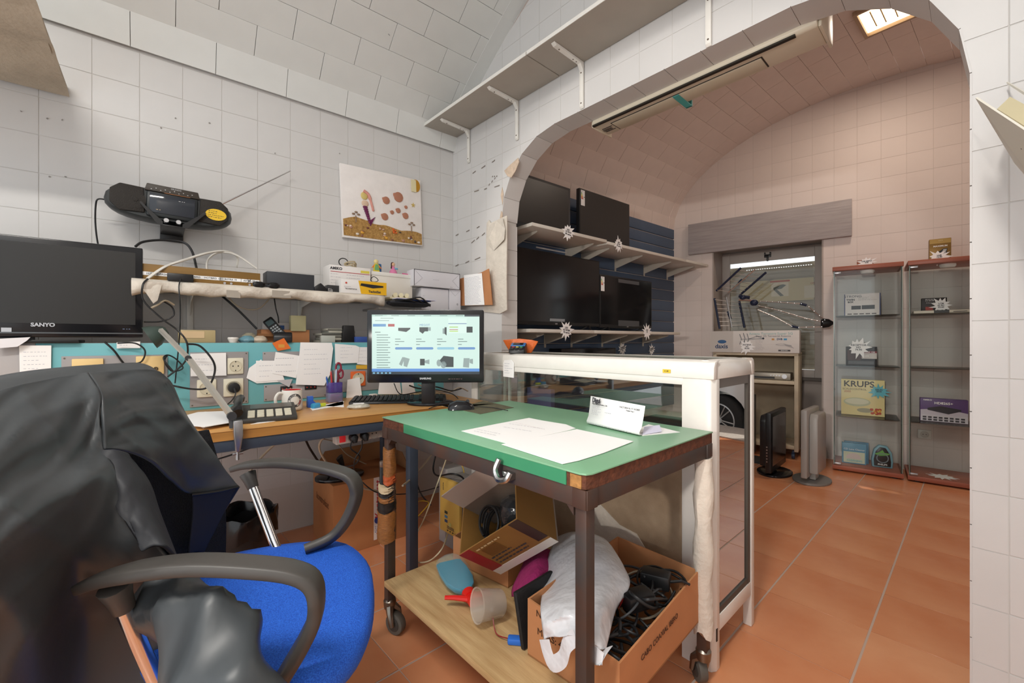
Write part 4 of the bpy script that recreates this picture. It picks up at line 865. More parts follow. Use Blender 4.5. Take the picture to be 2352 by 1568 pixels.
for pxa, pya, pxb in ((520, 672, 552), (625, 672, 668)):
    a, b = A.hit(pxa, pya, y=-.356), A.hit(pxb, pya, y=-.356); K().box(a.x, b.x, -.358, -.3545, a.z - .02, a.z + .012).ob('tape_patch', cm('a59c90', .3), t)
# ================================================================ OFFICE CHAIR AND JACKET
def Q(px, py, d): return Vector(((px - CXP) / FPX * d, d, CAMH - (py - CYP) / FPX * d))
CHO = Vector((-.56, .93, 0))
ch = thing('office_chair', 'office chair with blue mesh seat and black curved armrests', 'office chair', Wd, CHO)
def rel(pts): return [Vector(p) - CHO for p in pts]
BLUEM = mat('blue_mesh_fabric', hexc('3378ee'), .8, noise=.35, scale=420, bump=.35, bscale=420, detail=1, col2=hexc('1a52c8'))
so = [Wd.hit(x, y, z=.465) for x, y in ((470, 1285), (560, 1262), (680, 1243), (780, 1240), (832, 1265), (857, 1310), (858, 1390), (838, 1458), (790, 1520), (715, 1560), (600, 1600), (430, 1590), (330, 1520), (300, 1440), (340, 1350), (400, 1305))]
so = smooth_path([p - CHO for p in so], 3, True); cen = sum(so, Vector()) / len(so)
k = K(); rows = []
for s_, z in ((.90, .405), (.97, .415), (1.0, .435), (.99, .455), (.95, .468), (.8, .476), (.5, .474), (.2, .470)):
    rows.append([Vector((cen.x + (p.x - cen.x) * s_, cen.y + (p.y - cen.y) * s_, z)) for p in so])
k.ring(rows); k.ob('seat', BLUEM, ch, 0, 60)
ARM = mat('worn_black_arm', hexc('4a4744'), .45, noise=.2, scale=7, bump=.04, bscale=30)
def armrest(pts, n):
    rs = [(.017, .012)] + [(.027, .015)] * (n - 1) + [(.024, .014)] * 30
    P_ = smooth_path(rel([Q(*p) for p in pts]), 4); m_ = len(P_); rr = []
    for i in range(m_):
        f_ = i / (m_ - 1); rr.append((.012 + .013 * min(1, f_ * 6), .008 + .003 * min(1, f_ * 6)) if f_ < .6 else (.021, .0115))
    K().tube(P_, rr, 16, flat=(0, 1, 0), sq=.45).ob('armrest', ARM, ch, 0, 60)
armrest([(182, 1350, .645), (240, 1328, .648), (330, 1308, .655), (450, 1296, .665), (590, 1302, .678), (680, 1315, .688), (722, 1345, .693), (725, 1410, .697), (700, 1470, .70), (665, 1530, .705), (615, 1610, .715), (560, 1660, .735)], 6)
armrest([(533, 1077, 1.245), (570, 1067, 1.24), (640, 1062, 1.23), (710, 1068, 1.222), (770, 1080, 1.212), (808, 1097, 1.205), (819, 1130, 1.20), (808, 1170, 1.195), (785, 1210, 1.185), (755, 1238, 1.17), (700, 1262, 1.14)], 6)
for a, b, c, r_ in (((268, 1360, .66), (330, 1500, .70), (370, 1590, .73), .0115), ((572, 1095, 1.24), (628, 1242, 1.20), (650, 1290, 1.17), .0125)):
    K().tube(rel([Q(*a), Q(*b), Q(*c)]), r_, 14).ob('arm_post', CHROME, ch)
    pa = rel([Q(*a)])[0]; pb = rel([Q(*b)])[0]; d_ = (pb - pa).normalized()
    K().tube([pa - d_ * .012, pa + d_ * .012, pa + d_ * .035], [.022, .017, .0145], 12).ob('arm_socket', ARM, ch, .002)
# curved mesh backrest
k = K(); rows = []
for j in range(9):
    z = .47 + .34 * j / 8; rows.append([Vector((-.225 - .045 * (j / 8) + .05 * ((i - 6) / 6) ** 2, (i - 6) / 6 * (.16 + .03 * math.sin(j / 8 * 3)), z)) for i in range(13)])
k.grid(rows); o = k.ob('backrest', mat('black_mesh_fabric', (.012, .013, .017), .85, bump=.5, bscale=350, noise=.5, scale=350), ch, 0, 60, fix=False); o.modifiers.new('thick', 'SOLIDIFY').thickness = .012; o.location = (0, .01, 0)
K().tube([(-.20, 0, .40), (-.26, 0, .45), (-.27, 0, .62)], .022, 10).ob('back_support', BLACK, ch)
K().cyl((.0, -.02, .09), (.0, -.02, .41), .028).ob('gas_column', BLACK, ch)
for i in range(5):
    a = 2 * math.pi * i / 5 + .3; c_, s_ = math.cos(a), math.sin(a)
    o = K().tube([(0, -.02, .10), (.27 * c_, -.02 + .27 * s_, .07)], [.028, .018], 8).ob('base_leg', BLACK, ch)
    K().tube([(.27 * c_ - .012 * s_, -.02 + .27 * s_ + .012 * c_, .026), (.27 * c_ + .012 * s_, -.02 + .27 * s_ - .012 * c_, .026)], .026, 14).ob('caster', BLACK, o)
# ---- jacket
JM = mat('black_softshell', hexc('43474a'), .40, noise=.15, scale=3, bump=.08, bscale=14)
JD = mat('black_lining', hexc('23242a'), .7)
def spline_grid(ctrl, nu=12, nv=12, fold=0.0, seed=1.0):
    """ctrl rows of world points -> dense surface with soft folds"""
    R1 = [smooth_path(r, nu) for r in ctrl]; cols = list(zip(*R1)); C2 = [smooth_path(c, nv) for c in cols]; rows = [list(r) for r in zip(*C2)]
    if fold:
        H, W_ = len(rows), len(rows[0])
        for j in range(H):
            for i in range(W_):
                u, v = i / W_, j / H
                rg = lambda a_: 1 - 2.2 * abs(math.sin(a_)) ** .8; w_ = rg(v * 10 + u * 4.2 + seed + .7 * math.sin(5 * u)) * .55 + rg(u * 6 - v * 6.3 + seed * 2 + .8 * math.sin(4 * v)) * .4 + rg(v * 21 + u * 11 + seed + math.sin(7 * u)) * .22 + math.sin(v * 31 + u * 24 + seed) * .05
                e = min(1, 6 * u, 6 * (1 - u), 6 * v + .15, 6 * (1 - v) + .2)
                d_ = (Vector((0, 0, CAMH)) - rows[j][i]).normalized(); rows[j][i] = rows[j][i] + Vector((d_.x, d_.y, .2)) * (w_ * fold * e)
    return rows
def sheet(ctrl, name, m, parent, fold=.006, seed=1, th=.005, org=None, depth=True):
    g = spline_grid([[Q(*p) if depth else Vector(p) for p in r] for r in ctrl], fold=fold, seed=seed); org = org or Vector()
    k = K(); k.grid([[p - org for p in r] for r in g]); o = k.ob(name, m, parent, 0, 80, fix=False)
    if th: md = o.modifiers.new('thick', 'SOLIDIFY'); md.thickness = th
    return o
JO = Vector((-.78, .85, .45))
jk = thing('jacket', 'black soft shell jacket hung over the back of the office chair', 'jacket', Wd, JO)
P1 = [[(200, 860, .80), (250, 855, .85), (300, 851, .89), (345, 849, .93), (372, 860, .955), (392, 885, .975)],
      [(225, 900, .76), (270, 905, .81), (320, 910, .86), (365, 910, .91), (400, 925, .95), (428, 962, .99)],
      [(232, 960, .74), (280, 970, .78), (330, 975, .84), (385, 985, .90), (430, 1000, .95), (482, 1035, 1.02)],
      [(235, 1033, .73), (290, 1038, .77), (345, 1062, .83), (392, 1105, .91), (440, 1134, .99), (547, 1116, 1.08)]]
sheet(P1, 'far_shoulder', JM, jk, .010, 2, org=JO)
P2 = [[(-60, 930, .60), (20, 893, .66), (110, 872, .73), (200, 860, .80)], [(-80, 960, .55), (10, 935, .62), (110, 920, .69), (225, 900, .76)],
      [(-80, 1030, .52), (30, 1010, .58), (140, 990, .67), (232, 960, .74)], [(-80, 1100, .49), (20, 1095, .54), (130, 1070, .63), (235, 1033, .73)],
      [(-80, 1180, .47), (30, 1170, .52), (160, 1130, .61), (262, 1085, .715)], [(-80, 1260, .47), (40, 1250, .52), (170, 1210, .62), (305, 1185, .71)],
      [(-80, 1350, .48), (60, 1330, .55), (190, 1290, .67), (400, 1290, .73)], [(-80, 1450, .50), (60, 1450, .57), (190, 1420, .72), (430, 1400, .80)],
      [(-80, 1620, .52), (60, 1620, .59), (180, 1610, .72), (450, 1600, .82)]]
sheet(P2, 'near_body', JM, jk, .017, 5, org=JO)
P3 = [[(208, 1062, .722), (232, 1036, .727), (262, 1036, .735), (292, 1044, .755)], [(245, 1125, .705), (275, 1100, .713), (305, 1098, .735), (338, 1112, .78)],
      [(285, 1195, .69), (310, 1180, .70), (335, 1175, .72), (362, 1182, .77)], [(330, 1265, .685), (355, 1255, .69), (380, 1262, .70), (404, 1292, .74)]]
sheet(P3, 'placket', mat('placket_cloth', hexc('2d2f34'), .6, bump=.15, bscale=30, noise=.1, scale=10), jk, .003, 3, org=JO)
top = P2[0][:-1] + P1[0]; tq = [Q(*p) for p in top]
rows_ = [tq] + [[p + Vector(o_) for p in tq] for o_ in ((-.045, .02, .014), (-.10, .03, -.015), (-.13, .03, -.2), (-.14, .03, -.42))]
sheet(rows_, 'back', JM, jk, 0, 1, org=JO, depth=False)
# hanging sleeve
sp = smooth_path([Q(350, 1325, .73), Q(395, 1378, .71), Q(445, 1445, .68), Q(490, 1520, .65), Q(525, 1600, .63), Q(540, 1680, .62)], 5); sr = []
k = K(); n_ = len(sp); rows = []
for i, p in enumerate(sp):
    f_ = i / (n_ - 1); r_ = .036 + .034 * math.sin(f_ * 2.2); t_ = (sp[min(i + 1, n_ - 1)] - sp[max(i - 1, 0)]).normalized(); u_ = t_.cross(Vector((0, 1, 0))).normalized(); w_ = t_.cross(u_)
    rows.append([p - JO + u_ * (r_ * math.cos(a) * 1.15) + w_ * (r_ * .8 * math.sin(a)) + (u_ * math.cos(a) + w_ * math.sin(a)) * (.011 * (1 - 2 * abs(math.sin(i * .28 + a))) + .006 * (1 - 2 * abs(math.sin(i * .5 - 1.5 * a + 1)))) for a in [2 * math.pi * q_ / 24 for q_ in range(24)]])
k.ring(rows); k.ob('sleeve', JM, jk, 0, 70)
sp2 = [Q(547, 1117, 1.075), Q(500, 1128, 1.03), Q(440, 1136, .985)]
K().tube([p - JO for p in smooth_path(sp2, 5)], .0035, 6).ob('zip_edge', BLACK, jk)
K().tube([p - JO for p in smooth_path([Q(547, 1117, 1.075), Q(520, 1160, 1.07), Q(492, 1205, 1.06), Q(462, 1275, 1.05)], 5)], .005, 6).ob('zip_edge', BLACK, jk)
sheet([[(440, 1134, .99), (490, 1128, 1.03), (546, 1118, 1.078)], [(440, 1180, 1.0), (480, 1180, 1.04), (518, 1165, 1.07)], [(430, 1270, 1.0), (450, 1265, 1.03), (463, 1270, 1.05)]], 'lining', JD, jk, 0, 1, org=JO)
# ================================================================ THINGS ON THE GREEN TABLE
def zplane(z, pts): return [B.hit(x, y, z=z) for x, y in pts]
def papersheet(name, label, z, pts, m=PAPER, curl=.0, cat='paper', group=None, lines=None):
    q = zplane(z, pts); c = sum(q, Vector()) / len(q); t = thing(name, label, cat, B, (c.x, c.y, z), 0, group)
    K().prism([(p.x - c.x, p.y - c.y) for p in q], .0002, .0012, 'z').ob('sheet', m, t, 0, 0); return t, q, c
def printed(t, c, z, o_px, x_px, y_px, rows_, m, seed, fill=.8, th=.0011, nm='print_lines'):
    """print lines on a lying sheet: o origin, x towards line end, y towards next line (pixels on that plane)"""
    O, X, Y = zplane(z, [o_px, x_px, y_px]); ex = X - O; ey = Y - O; k = K(); r_ = random.Random(seed); Lx, Ly = ex.length, ey.length; ex.normalize(); ey.normalize()
    for i in range(rows_):
        y = Ly * (i + .5) / rows_; x = 0; xe = Lx * r_.uniform(fill * .5, 1)
        while x < xe:
            w_ = min(r_.uniform(.004, .014), xe - x + .001); P_ = O + ex * x + ey * y; P2_ = P_ + ex * w_; d_ = ey * th
            k.quad(*[Vector((p.x - c.x, p.y - c.y, .0016)) for p in (P_ - d_, P2_ - d_, P2_ + d_, P_ + d_)]); x += w_ + r_.uniform(.002, .005)
    k.ob(nm, m, t, 0, 0, fix=False)
FAINT = cm('a8a6b0', .7)
t, q, c = papersheet('paper_sheet', 'white printed sheet lying at the left on the green table', TZ, ((1060, 990), (1145, 973), (1215, 960), (1245, 966), (1300, 975), (1322, 984), (1300, 990), (1180, 1016), (1165, 1019)))
printed(t, c, TZ, (1175, 970), (1330, 993), (1150, 985), 2, FAINT, 3); printed(t, c, TZ, (1100, 985), (1200, 1005), (1085, 992), 2, FAINT, 4)
printed(t, c, TZ, (1178, 969), (1270, 991), (1177, 970), 1, cm('c9a3ac', .7), 5, 1.0, .0006)
t, q, c = papersheet('paper_sheet', 'blank white sheet lying on top at the front of the green table', TZ + .0013, ((1152, 1021), (1325, 986), (1455, 1014), (1385, 1041), (1330, 1058), (1292, 1066)))
t = thing('invoice', 'folded invoice headed Digui standing on the green table', 'invoice', B, (0, 0, TZ))
cx0, cx1 = zplane(TZ, [(1349, 974), (1470, 1002)]); top0 = B.hit(1357, 909, y=cx0.y + .012); top1 = B.hit(1482, 932, y=cx1.y + .012)
k = K(); g = []
for s_, dy, dz in ((0, .05, .0008), (0, .02, .001), (0, -.002, .004), (0, -.004, .012), (.3, .004, 0), (.65, .009, 0), (1, .012, 0)):
    a0, a1 = cx0.copy(), cx1.copy(); z0_ = dz if s_ == 0 else top0.z * 0 + (top0.z - TZ) * s_; z1_ = dz if s_ == 0 else (top1.z - TZ) * s_
    g.append([Vector((a0.x + (top0.x - cx0.x) * s_, a0.y + dy, z0_)), Vector((a1.x + (top1.x - cx1.x) * s_, a1.y + dy, z1_))])
k.grid(g); o = k.ob('front_leaf', PAPER, t, 0, 60, fix=False); o.modifiers.new('thick', 'SOLIDIFY').thickness = .0006
q = zplane(TZ, [(1475, 1001), (1562, 993), (1490, 975), (1465, 985)]); K().prism([(p.x, p.y) for p in q], .0003, .0014, 'z').ob('lower_leaf', PAPER, t, 0, 0)
q = zplane(TZ, [(1475, 1000), (1520, 994), (1515, 986), (1480, 992)]); k = K(); k.quad(*[Vector((p.x, p.y, z)) for p, z in zip(q, (.002, .004, .014, .016))]); k.ob('curled_leaf', cm('d5d5ea', .7), t, 0, 0)
ang = math.degrees(math.atan2(cx1.y - cx0.y, cx1.x - cx0.x)); L_ = (cx1 - cx0).length; hh = top0.z - TZ
Mi = Matrix.Translation((cx0.x, cx0.y + .003, 0)) @ Matrix.Rotation(R(ang), 4, 'Z') @ Matrix.Rotation(R(-5), 4, 'X')
def inv(body, x, z, s, **kw): text(body, s, INK, t, Mi @ Matrix.Translation((x, -.006, z)) @ Matrix.Rotation(R(90), 4, 'X'), align='LEFT', **kw)
inv('Digui', L_ * .09, hh * .88, .022, bold=.0009, xs=.75); inv('Material Electronico, Lda', L_ * .09, hh * .76, .0065); inv('FACTURA N. FT A/2887', L_ * .63, hh * .80, .0075); inv('Original  Pag. 1', L_ * .75, hh * .72, .005)
scribble(t, FAINT, L_ * .09, L_ * .30, hh * .38, hh * .72, 7, -.0055, 'small_print', M=Mi, th=.0007, seed=4); scribble(t, FAINT, L_ * .08, L_ * .95, hh * .04, hh * .12, 3, -.0065, 'small_print', M=Mi, th=.0006, seed=6); scribble(t, FAINT, L_ * .36, L_ * .55, hh * .50, hh * .55, 1, -.0058, 'small_print', M=Mi, seed=7)
t, q, c = papersheet('mouse_mat', 'frayed dark olive mouse mat at the back of the green table', TZ, ((1015, 932), (1040, 938), (1075, 930), (1110, 921), (1140, 927), (1180, 936), (1140, 944), (1103, 951)), mat('olive_cloth', hexc('5e5a45'), .95, noise=.3, scale=60, bump=.3, bscale=150), cat='mouse mat')
c = zplane(TZ, [(1058, 940)])[0]; t = thing('computer_mouse', 'black computer mouse on the edge of the olive mat', 'mouse', B, (c.x, c.y, TZ + .0015), 60)
k = K(); k.ring([[Vector((x_, .030 * math.cos(a) * w_, max(0, h_ * math.sin(a)) if math.sin(a) > 0 else 0)) for a in [2 * math.pi * i / 16 for i in range(16)]] for x_, w_, h_ in ((-.05, .5, .012), (-.042, .85, .026), (-.015, 1, .036), (.02, 1, .032), (.045, .85, .02), (.052, .6, .01))]); k.ob('shell', mat('gloss_black', (.01, .01, .012), .15), t, 0, 50); K().cyl((.028, -.004, .03), (.028, .004, .03), .007, n=12).ob('wheel', DARK, t)
K().tube([(.05, 0, .01), (.07, .01, .006), (.13, -.02, .004), (.17, -.10, .004)], .0018, 6).ob('cord', CABLEB, t)
# ================================================================ ON AND IN THE SHOWCASE
p = B.hit(1190, 806, z=SH); t = thing('payment_terminal', 'small black and blue card payment terminal standing on the showcase', 'payment terminal', B, (B.hit(1190, 810, y=-.30).x, -.30, SH), 38)
k = K(); k.prism([(-.055, 0), (.05, 0), (.052, .045), (.042, .05), (-.05, .022)], -.038, .038, 'x'); k.ob('body', BLACK, t, .006)
Mt = Matrix.Rotation(R(16), 4, 'X'); k = K(); k.box(-.036, .036, -.004, .046, .036, .041, Mt); k.ob('bezel', cm('3a76b4', .35), t, .003); k = K(); k.box(-.024, .024, .006, .038, .0405, .0425, Mt); k.ob('display', SCREEN, t)
for i, hx in enumerate(('c23a3a', 'd9c243', '4aa35a')): k = K(); k.box(-.026 + .019 * i, -.012 + .019 * i, -.022, -.015, .0365, .040, Mt); k.ob('key', cm(hx, .4), t, .001)
k = K(); [k.box(-.028 + .02 * i, -.014 + .02 * i, -.05 + .009 * j, -.045 + .009 * j, .036, .0385, Mt) for i in range(3) for j in range(3)]; k.ob('keypad', DARK, t)
t = thing('orange_bag', 'crumpled orange packet behind the payment terminal', 'packet', B, (B.hit(1192, 800, y=-.24).x, -.235, SH), 38)
k = K(); k.prism([(-.085, .065), (-.05, .068), (0, .072), (.06, .066), (.095, .058), (.06, .0), (-.045, .0), (-.065, .03)], -.012, .012, 'y'); k.ob('foil', cm('dd6a26', .4, bump=.6, bscale=25), t, .004)
p = B.hit(1168, 842, y=SY0 - .002); t = thing('note', 'white handwritten note taped to the showcase front rail', 'note', B, (p.x, SY0 - .003, p.z))
k = K(); k.prism([(-.036, -.048), (.038, -.05), (.040, .02), (.024, .034), (-.028, .03), (-.034, .018)], -.0008, .0004, 'y'); k.ob('sheet', PAPER, t, 0, 0); scribble(t, PENBLUE, -.025, .03, -.035, .02, 5, -.0012)
cable('cable', 'thin grey cable trailing over the left end of the showcase', CABLEG, [B(.78, -.36, .958), B(.84, -.33, .962), B(.92, -.31, .962), B(.99, -.30, .962)], .0022)
def inside(label, px0, py0, px1, y, z, d, h, hx, nm='product_box', cat='box', **kw):
    a, b = B.hit(px0, py0, y=y), B.hit(px1, py0, y=y); return carton(label, a.x, y, z, b.x - a.x, d, h, cm(hx, .5), fr=B, name=nm, cat=cat, **kw)
t = inside('small black CE marked box inside the showcase at the right', 1532, 955, 1592, -.33, .627, .08, .055, '2c322c')
panel(t, PAPER, .004, .035, .03, .05); text('CE', .014, PAPER, t, face_m(.055, -.0015, .04), bold=.0003); scribble(t, PAPER, .05, .09, .01, .025, 2, -.0013, 'small_print', th=.0008)
inside('small white carton in front of the black box inside the showcase', 1513, 965, 1560, -.345, .627, .012, .035, 'd9cdb0')
inside('dark grey equipment case inside the showcase', 1470, 900, 1590, -.22, .627, .12, .11, '3a3938')
inside('small white adaptor box inside the showcase beside the divider', 1275, 920, 1302, -.32, .627, .06, .028, 'd9d4c6')
inside('tan card tray inside the showcase near the folded invoice', 1330, 930, 1360, -.30, .627, .10, .03, 'b3863f')
inside('purple printed leaflet box standing at the left inside the showcase', 1210, 880, 1265, -.16, .627, .03, .17, '6d6a94')
o = K().tube(smooth_path([B(.86 + .05 * math.cos(a) * (1 + .1 * (a // 6.28)), -.27 + .04 * math.sin(a), .634 + .003 * (a / 6.28)) for a in [i * .5 for i in range(40)]], 2), .004, 6).ob('cable_coil', mat('dark_olive_cable', hexc('3b3526'), .5)); tag(o, 'coiled dark cable lying inside the showcase at the left', 'cable')
cable('cable', 'bent olive cable beside the tan tray inside the showcase', mat('dark_olive_cable', hexc('3b3526'), .5), [B.hit(x, y, z=.632) for x, y in ((1325, 948), (1340, 935), (1352, 930), (1362, 938), (1350, 948), (1338, 942))], .004)
# ================================================================ BACK WALL: RADIO, PICTURE, OLD TELEVISION
def AH(px, py, y): return A.hit(px, py, y=y)
L, Rr = AH(246, 470, -.14), AH(526, 500, -.14); cxr = (L.x + Rr.x) / 2; wr = Rr.x - L.x
t = thing('radio_cassette', 'black portable radio cassette player on a wall bracket', 'radio', A, (cxr, -.14, 1.625)); t.rotation_euler.y = R(1.5)
RB = mat('radio_black', hexc('23282a'), .4, noise=.1, scale=8); RD = mat('speaker_grille', hexc('2b2723'), .7, bump=.4, bscale=300)
hw = wr / 2 + .01
def oval(sx, sz, n=28, p=2.6): return [(sx * math.copysign(abs(math.cos(a)) ** (2 / p), math.cos(a)), sz * math.copysign(abs(math.sin(a)) ** (2 / p), math.sin(a))) for a in [2 * math.pi * i / n for i in range(n)]]
k = K(); k.ring([[Vector((x, y_, z)) for x, z in oval(hw * s_, .072 * s2)] for y_, s_, s2 in ((.05, .90, .85), (.035, .97, .96), (-.01, 1.0, 1.0), (-.035, .985, .96), (-.05, .95, .88))]); k.ob('body', RB, t, 0, 50)
for sg in (-1, 1):
    k = K(); k.prism([(sg * .092, -.045), (sg * .098, .06), (sg * (hw - .05), .062), (sg * (hw - .02), .035), (sg * (hw - .02), -.02), (sg * (hw - .05), -.05)], -.058, -.04, 'y'); k.ob('speaker_grille', RD, t, .004)
k = K(); k.lathe([(.035, .0), (.03, -.004), (.012, -.006), (.008, .002), (.0001, .003)], 24, Matrix.Translation((-hw + .10, -.0585, .003)) @ Matrix.Rotation(R(90), 4, 'X')); k.ob('speaker_cone', RD, t)
k = K(); k.box(-.088, .088, -.064, -.045, -.055, .050); k.ob('cassette_frame', RB, t, .008)
k = K(); k.box(-.078, .078, -.067, -.060, -.040, .042); k.ob('cassette_window', mat('smoked_window', (.03, .035, .045), .08), t, .002)
k = K(); k.prism([(-.095, .052), (.095, .052), (.088, .082), (-.088, .082)], -.060, .03, 'y'); k.ob('top_panel', cm('3a332c', .5), t, .003)
k = K(); [k.box(-.075 + .0155 * i, -.071 + .0155 * i, -.0615, -.060, .058 + .006 * (i % 2), .0605 + .006 * (i % 2)) for i in range(10)]; k.ob('button', STEEL, t)
text('GRUNDIG', .008, STEEL, t, face_m(.01, -.061, .074)); scribble(t, cm('c9b08a', .5), -.055, -.03, -.03, -.022, 1, -.0675, 'small_print'); scribble(t, PAPER, .02, .055, .02, .03, 1, -.0675, 'small_print', th=.0006); k = K(); k.box(-.03, .06, -.0645, -.063, .050, .0515); k.ob('copper_trim', cm('a8714e', .3, metal=.8), t)
k = K(); k.prism([(.040 * math.cos(a) + hw - .066, .026 * math.sin(a) - .003) for a in [2 * math.pi * i / 24 for i in range(24)]], -.060, -.058, 'y'); st_ = k.ob('yellow_sticker', cm('e9c02f', .5), t); scribble(st_, INK, hw - .095, hw - .035, -.02, .016, 4, -.0605, 'handwriting', th=.0012)
for sg, x in ((-1, -.075), (1, .085)):
    k = K(); k.tube([(x + sg * .03, -.066, -.005), (x * .45 - sg * .0, -.072, -.085)], .0035, 4); k.ob('bracket_arm', BLACK, t)
    k = K(); k.prism([(x + sg * .03, -.005), (x + sg * .034, -.010), (x * .5 + sg * .01, -.09), (x * .42, -.09), (x * .42, -.075)], -.075, -.07, 'y'); k.ob('bracket_plate', BLACK, t)
k = K(); k.box(-.04, .045, -.074, .13, -.092, -.086); k.box(-.04, .045, .125, .139, -.12, .0); k.ob('bracket_shelf', BLACK, t, .001)
for x in (-.02, .022): k = K(); k.cyl((x, -.068, -.066), (x, -.04, -.066), .009, n=14); k.ob('knob', STEEL, t)
a, b = AH(505, 468, -.10), AH(663, 386, -.05); k = K(); k.tube([a - A.loc(t.location), b - A.loc(t.location)], [.0042, .003], 8); k.ob('aerial_rod', CHROME, t)
cable('cable', 'black mains lead hanging from the left side of the radio', CABLEB, [A(*AH(246, 459, -.12)), A(*AH(226, 457, -.12)), A(*AH(220, 470, -.10)), A(*AH(219, 510, -.08)), A(*AH(224, 555, -.06)), A(*AH(235, 600, -.06))], .0032)
# picture of shells and sand
p0, p1 = AH(788, 381, -.03), AH(972, 416, -.03); q0, q1 = AH(789, 548, -.02), AH(971, 569, -.02)
PW = p1.x - p0.x; PH = (p0.z - q0.z + p1.z - q1.z) / 2
t = thing('shell_picture', 'canvas with a mermaid made of shells and sand on the back wall', 'picture', A, (p0.x, -.006, (q0.z + q1.z) / 2 - .0)); t.rotation_euler.y = R(-2.2)
CANV = mat('white_canvas', hexc('ece6e2'), .85, noise=.04, scale=20, bump=.1, bscale=100); k = K(); k.box(0, PW, -.018, 0, 0, PH); k.ob('canvas', CANV, t, .002)
SAND = mat('glued_sand', hexc('c39a5c'), .95, noise=.35, scale=80, col2=hexc('97703c'), bump=.6, bscale=150)
hz = [.24, .27, .285, .27, .25, .225, .22, .225, .21, .19, .185, .19, .20, .185, .165]
k = K(); k.prism([(.006, .012), (PW - .006, .006)] + [(PW - .006 - (PW - .012) * i / 14, PH * hz[14 - i] * 1.05 + rnd.uniform(-.003, .003)) for i in range(15)], -.021, -.0175, 'y'); k.ob('sand', SAND, t)
shc = ['b98b74', 'd8c3b0', '6d3a33', 'c9a08a', 'e2d6c8', '8a5a48', 'd9a13c', '5b4a40']
for i in range(26):
    x, z = rnd.uniform(.02, PW - .02), rnd.uniform(.015, PH * .19); k = K(); k.ball((x, -.023, z), (rnd.uniform(.006, .012), .005, rnd.uniform(.005, .009)), 5); k.ob('shell', cm(shc[i % 8], .5), t)
k = K(); [k.ball((PW * .625 + rnd.uniform(-.012, .012), -.024, PH * .17 + rnd.uniform(-.012, .012)), .006, 4) for _ in range(7)]; k.ob('coral', cm('e0692b', .6), t)
def scallop(x, z, r, hx='b0785f', rot=0):
    pts = [(x + r * math.cos(a) * (1 + .05 * (i % 2)), z + r * 1.05 * math.sin(a)) for i, a in enumerate([rot + R(-150) + R(300) * j / 16 for j in range(17)])] + [(x + r * 1.25 * math.cos(rot + math.pi) , z + r * 1.25 * math.sin(rot + math.pi) + .2 * r), (x + r * 1.25 * math.cos(rot + math.pi), z + r * 1.25 * math.sin(rot + math.pi) - .2 * r)]
    k = K(); k.prism(pts, -.024, -.0175, 'y'); k.ob('shell', cm(hx, .6), t, .002)
for u, v, r_ in ((.53, .60, .022), (.69, .68, .030), (.68, .48, .015), (.60, .44, .012), (.505, .36, .021), (.775, .42, .019), (.785, .55, .010)): scallop(PW * u, PH * v, r_, rot=R(-20))
mx, mz = PW * .265, PH * .61
k = K(); k.ball((mx, -.02, mz), (.022, .006, .024), 7); k.ob('mermaid_head', cm('d2bd74', .7), t)
k = K(); k.tube(smooth_path([(mx - .005, -.022, mz + .028), (mx + .022, -.022, mz + .012), (mx + .036, -.022, mz - .02), (mx + .045, -.022, mz - .055), (mx + .052, -.022, mz - .085)], 4), [.010] * 8 + [.007] * 8 + [.004], 6); k.ob('mermaid_hair', cm('d9998c', .8), t)
k = K(); k.ball((mx + .002, -.021, mz - .045), (.022, .005, .02), 6); k.ob('mermaid_body', cm('d8bda4', .6), t)
for i in range(8): k = K(); k.ball((mx + .002 + .0035 * i, -.022, mz - .068 - .0125 * i), (.016 - .001 * i, .006, .009), 5); k.ob('mermaid_scale', cm('6a2450', .4), t)
k = K(); k.prism([(mx + .022, mz - .15), (mx + .062, mz - .118), (mx + .05, mz - .14), (mx + .03, mz - .178)], -.025, -.018, 'y'); k.ob('mermaid_tail', cm('6a2450', .4), t)
k = K(); k.prism([(PW * .885 + r_ * math.cos(a), PH * .60 + r_ * math.sin(a)) for a, r_ in [(R(90 + 36 * i), .016 if i % 2 == 0 else .006) for i in range(10)]], -.022, -.0175, 'y'); k.ob('starfish', cm('c9ae62', .7), t)
for x, z in ((PW * .155, PH * .27), (PW * .85, PH * .235)):
    k = K(); k.tube([(x, -.021, z - .02), (x, -.021, z + .02)], .003, 6); [k.ball((x + dx, -.023, z + dz), (.010, .004, .006), 5) for dx, dz in ((-.014, .028), (.016, .028), (.002, .04))]; k.ob('shell_plant', cm('8d7560', .6), t)
k = K(); k.prism([(PW * .93 + .03 * math.cos(a), PH * .90 + .04 * math.sin(a)) for a in [2 * math.pi * i / 18 for i in range(18)]], -.022, -.0175, 'y'); k.ob('corner_ornament', cm('c48f2e', .3, metal=.4), t); k = K(); k.box(PW * .865, PW * .93, -.025, -.022, PH * .80, PH * .98); k.ob('corner_label', cm('ddd2a8', .7), t)
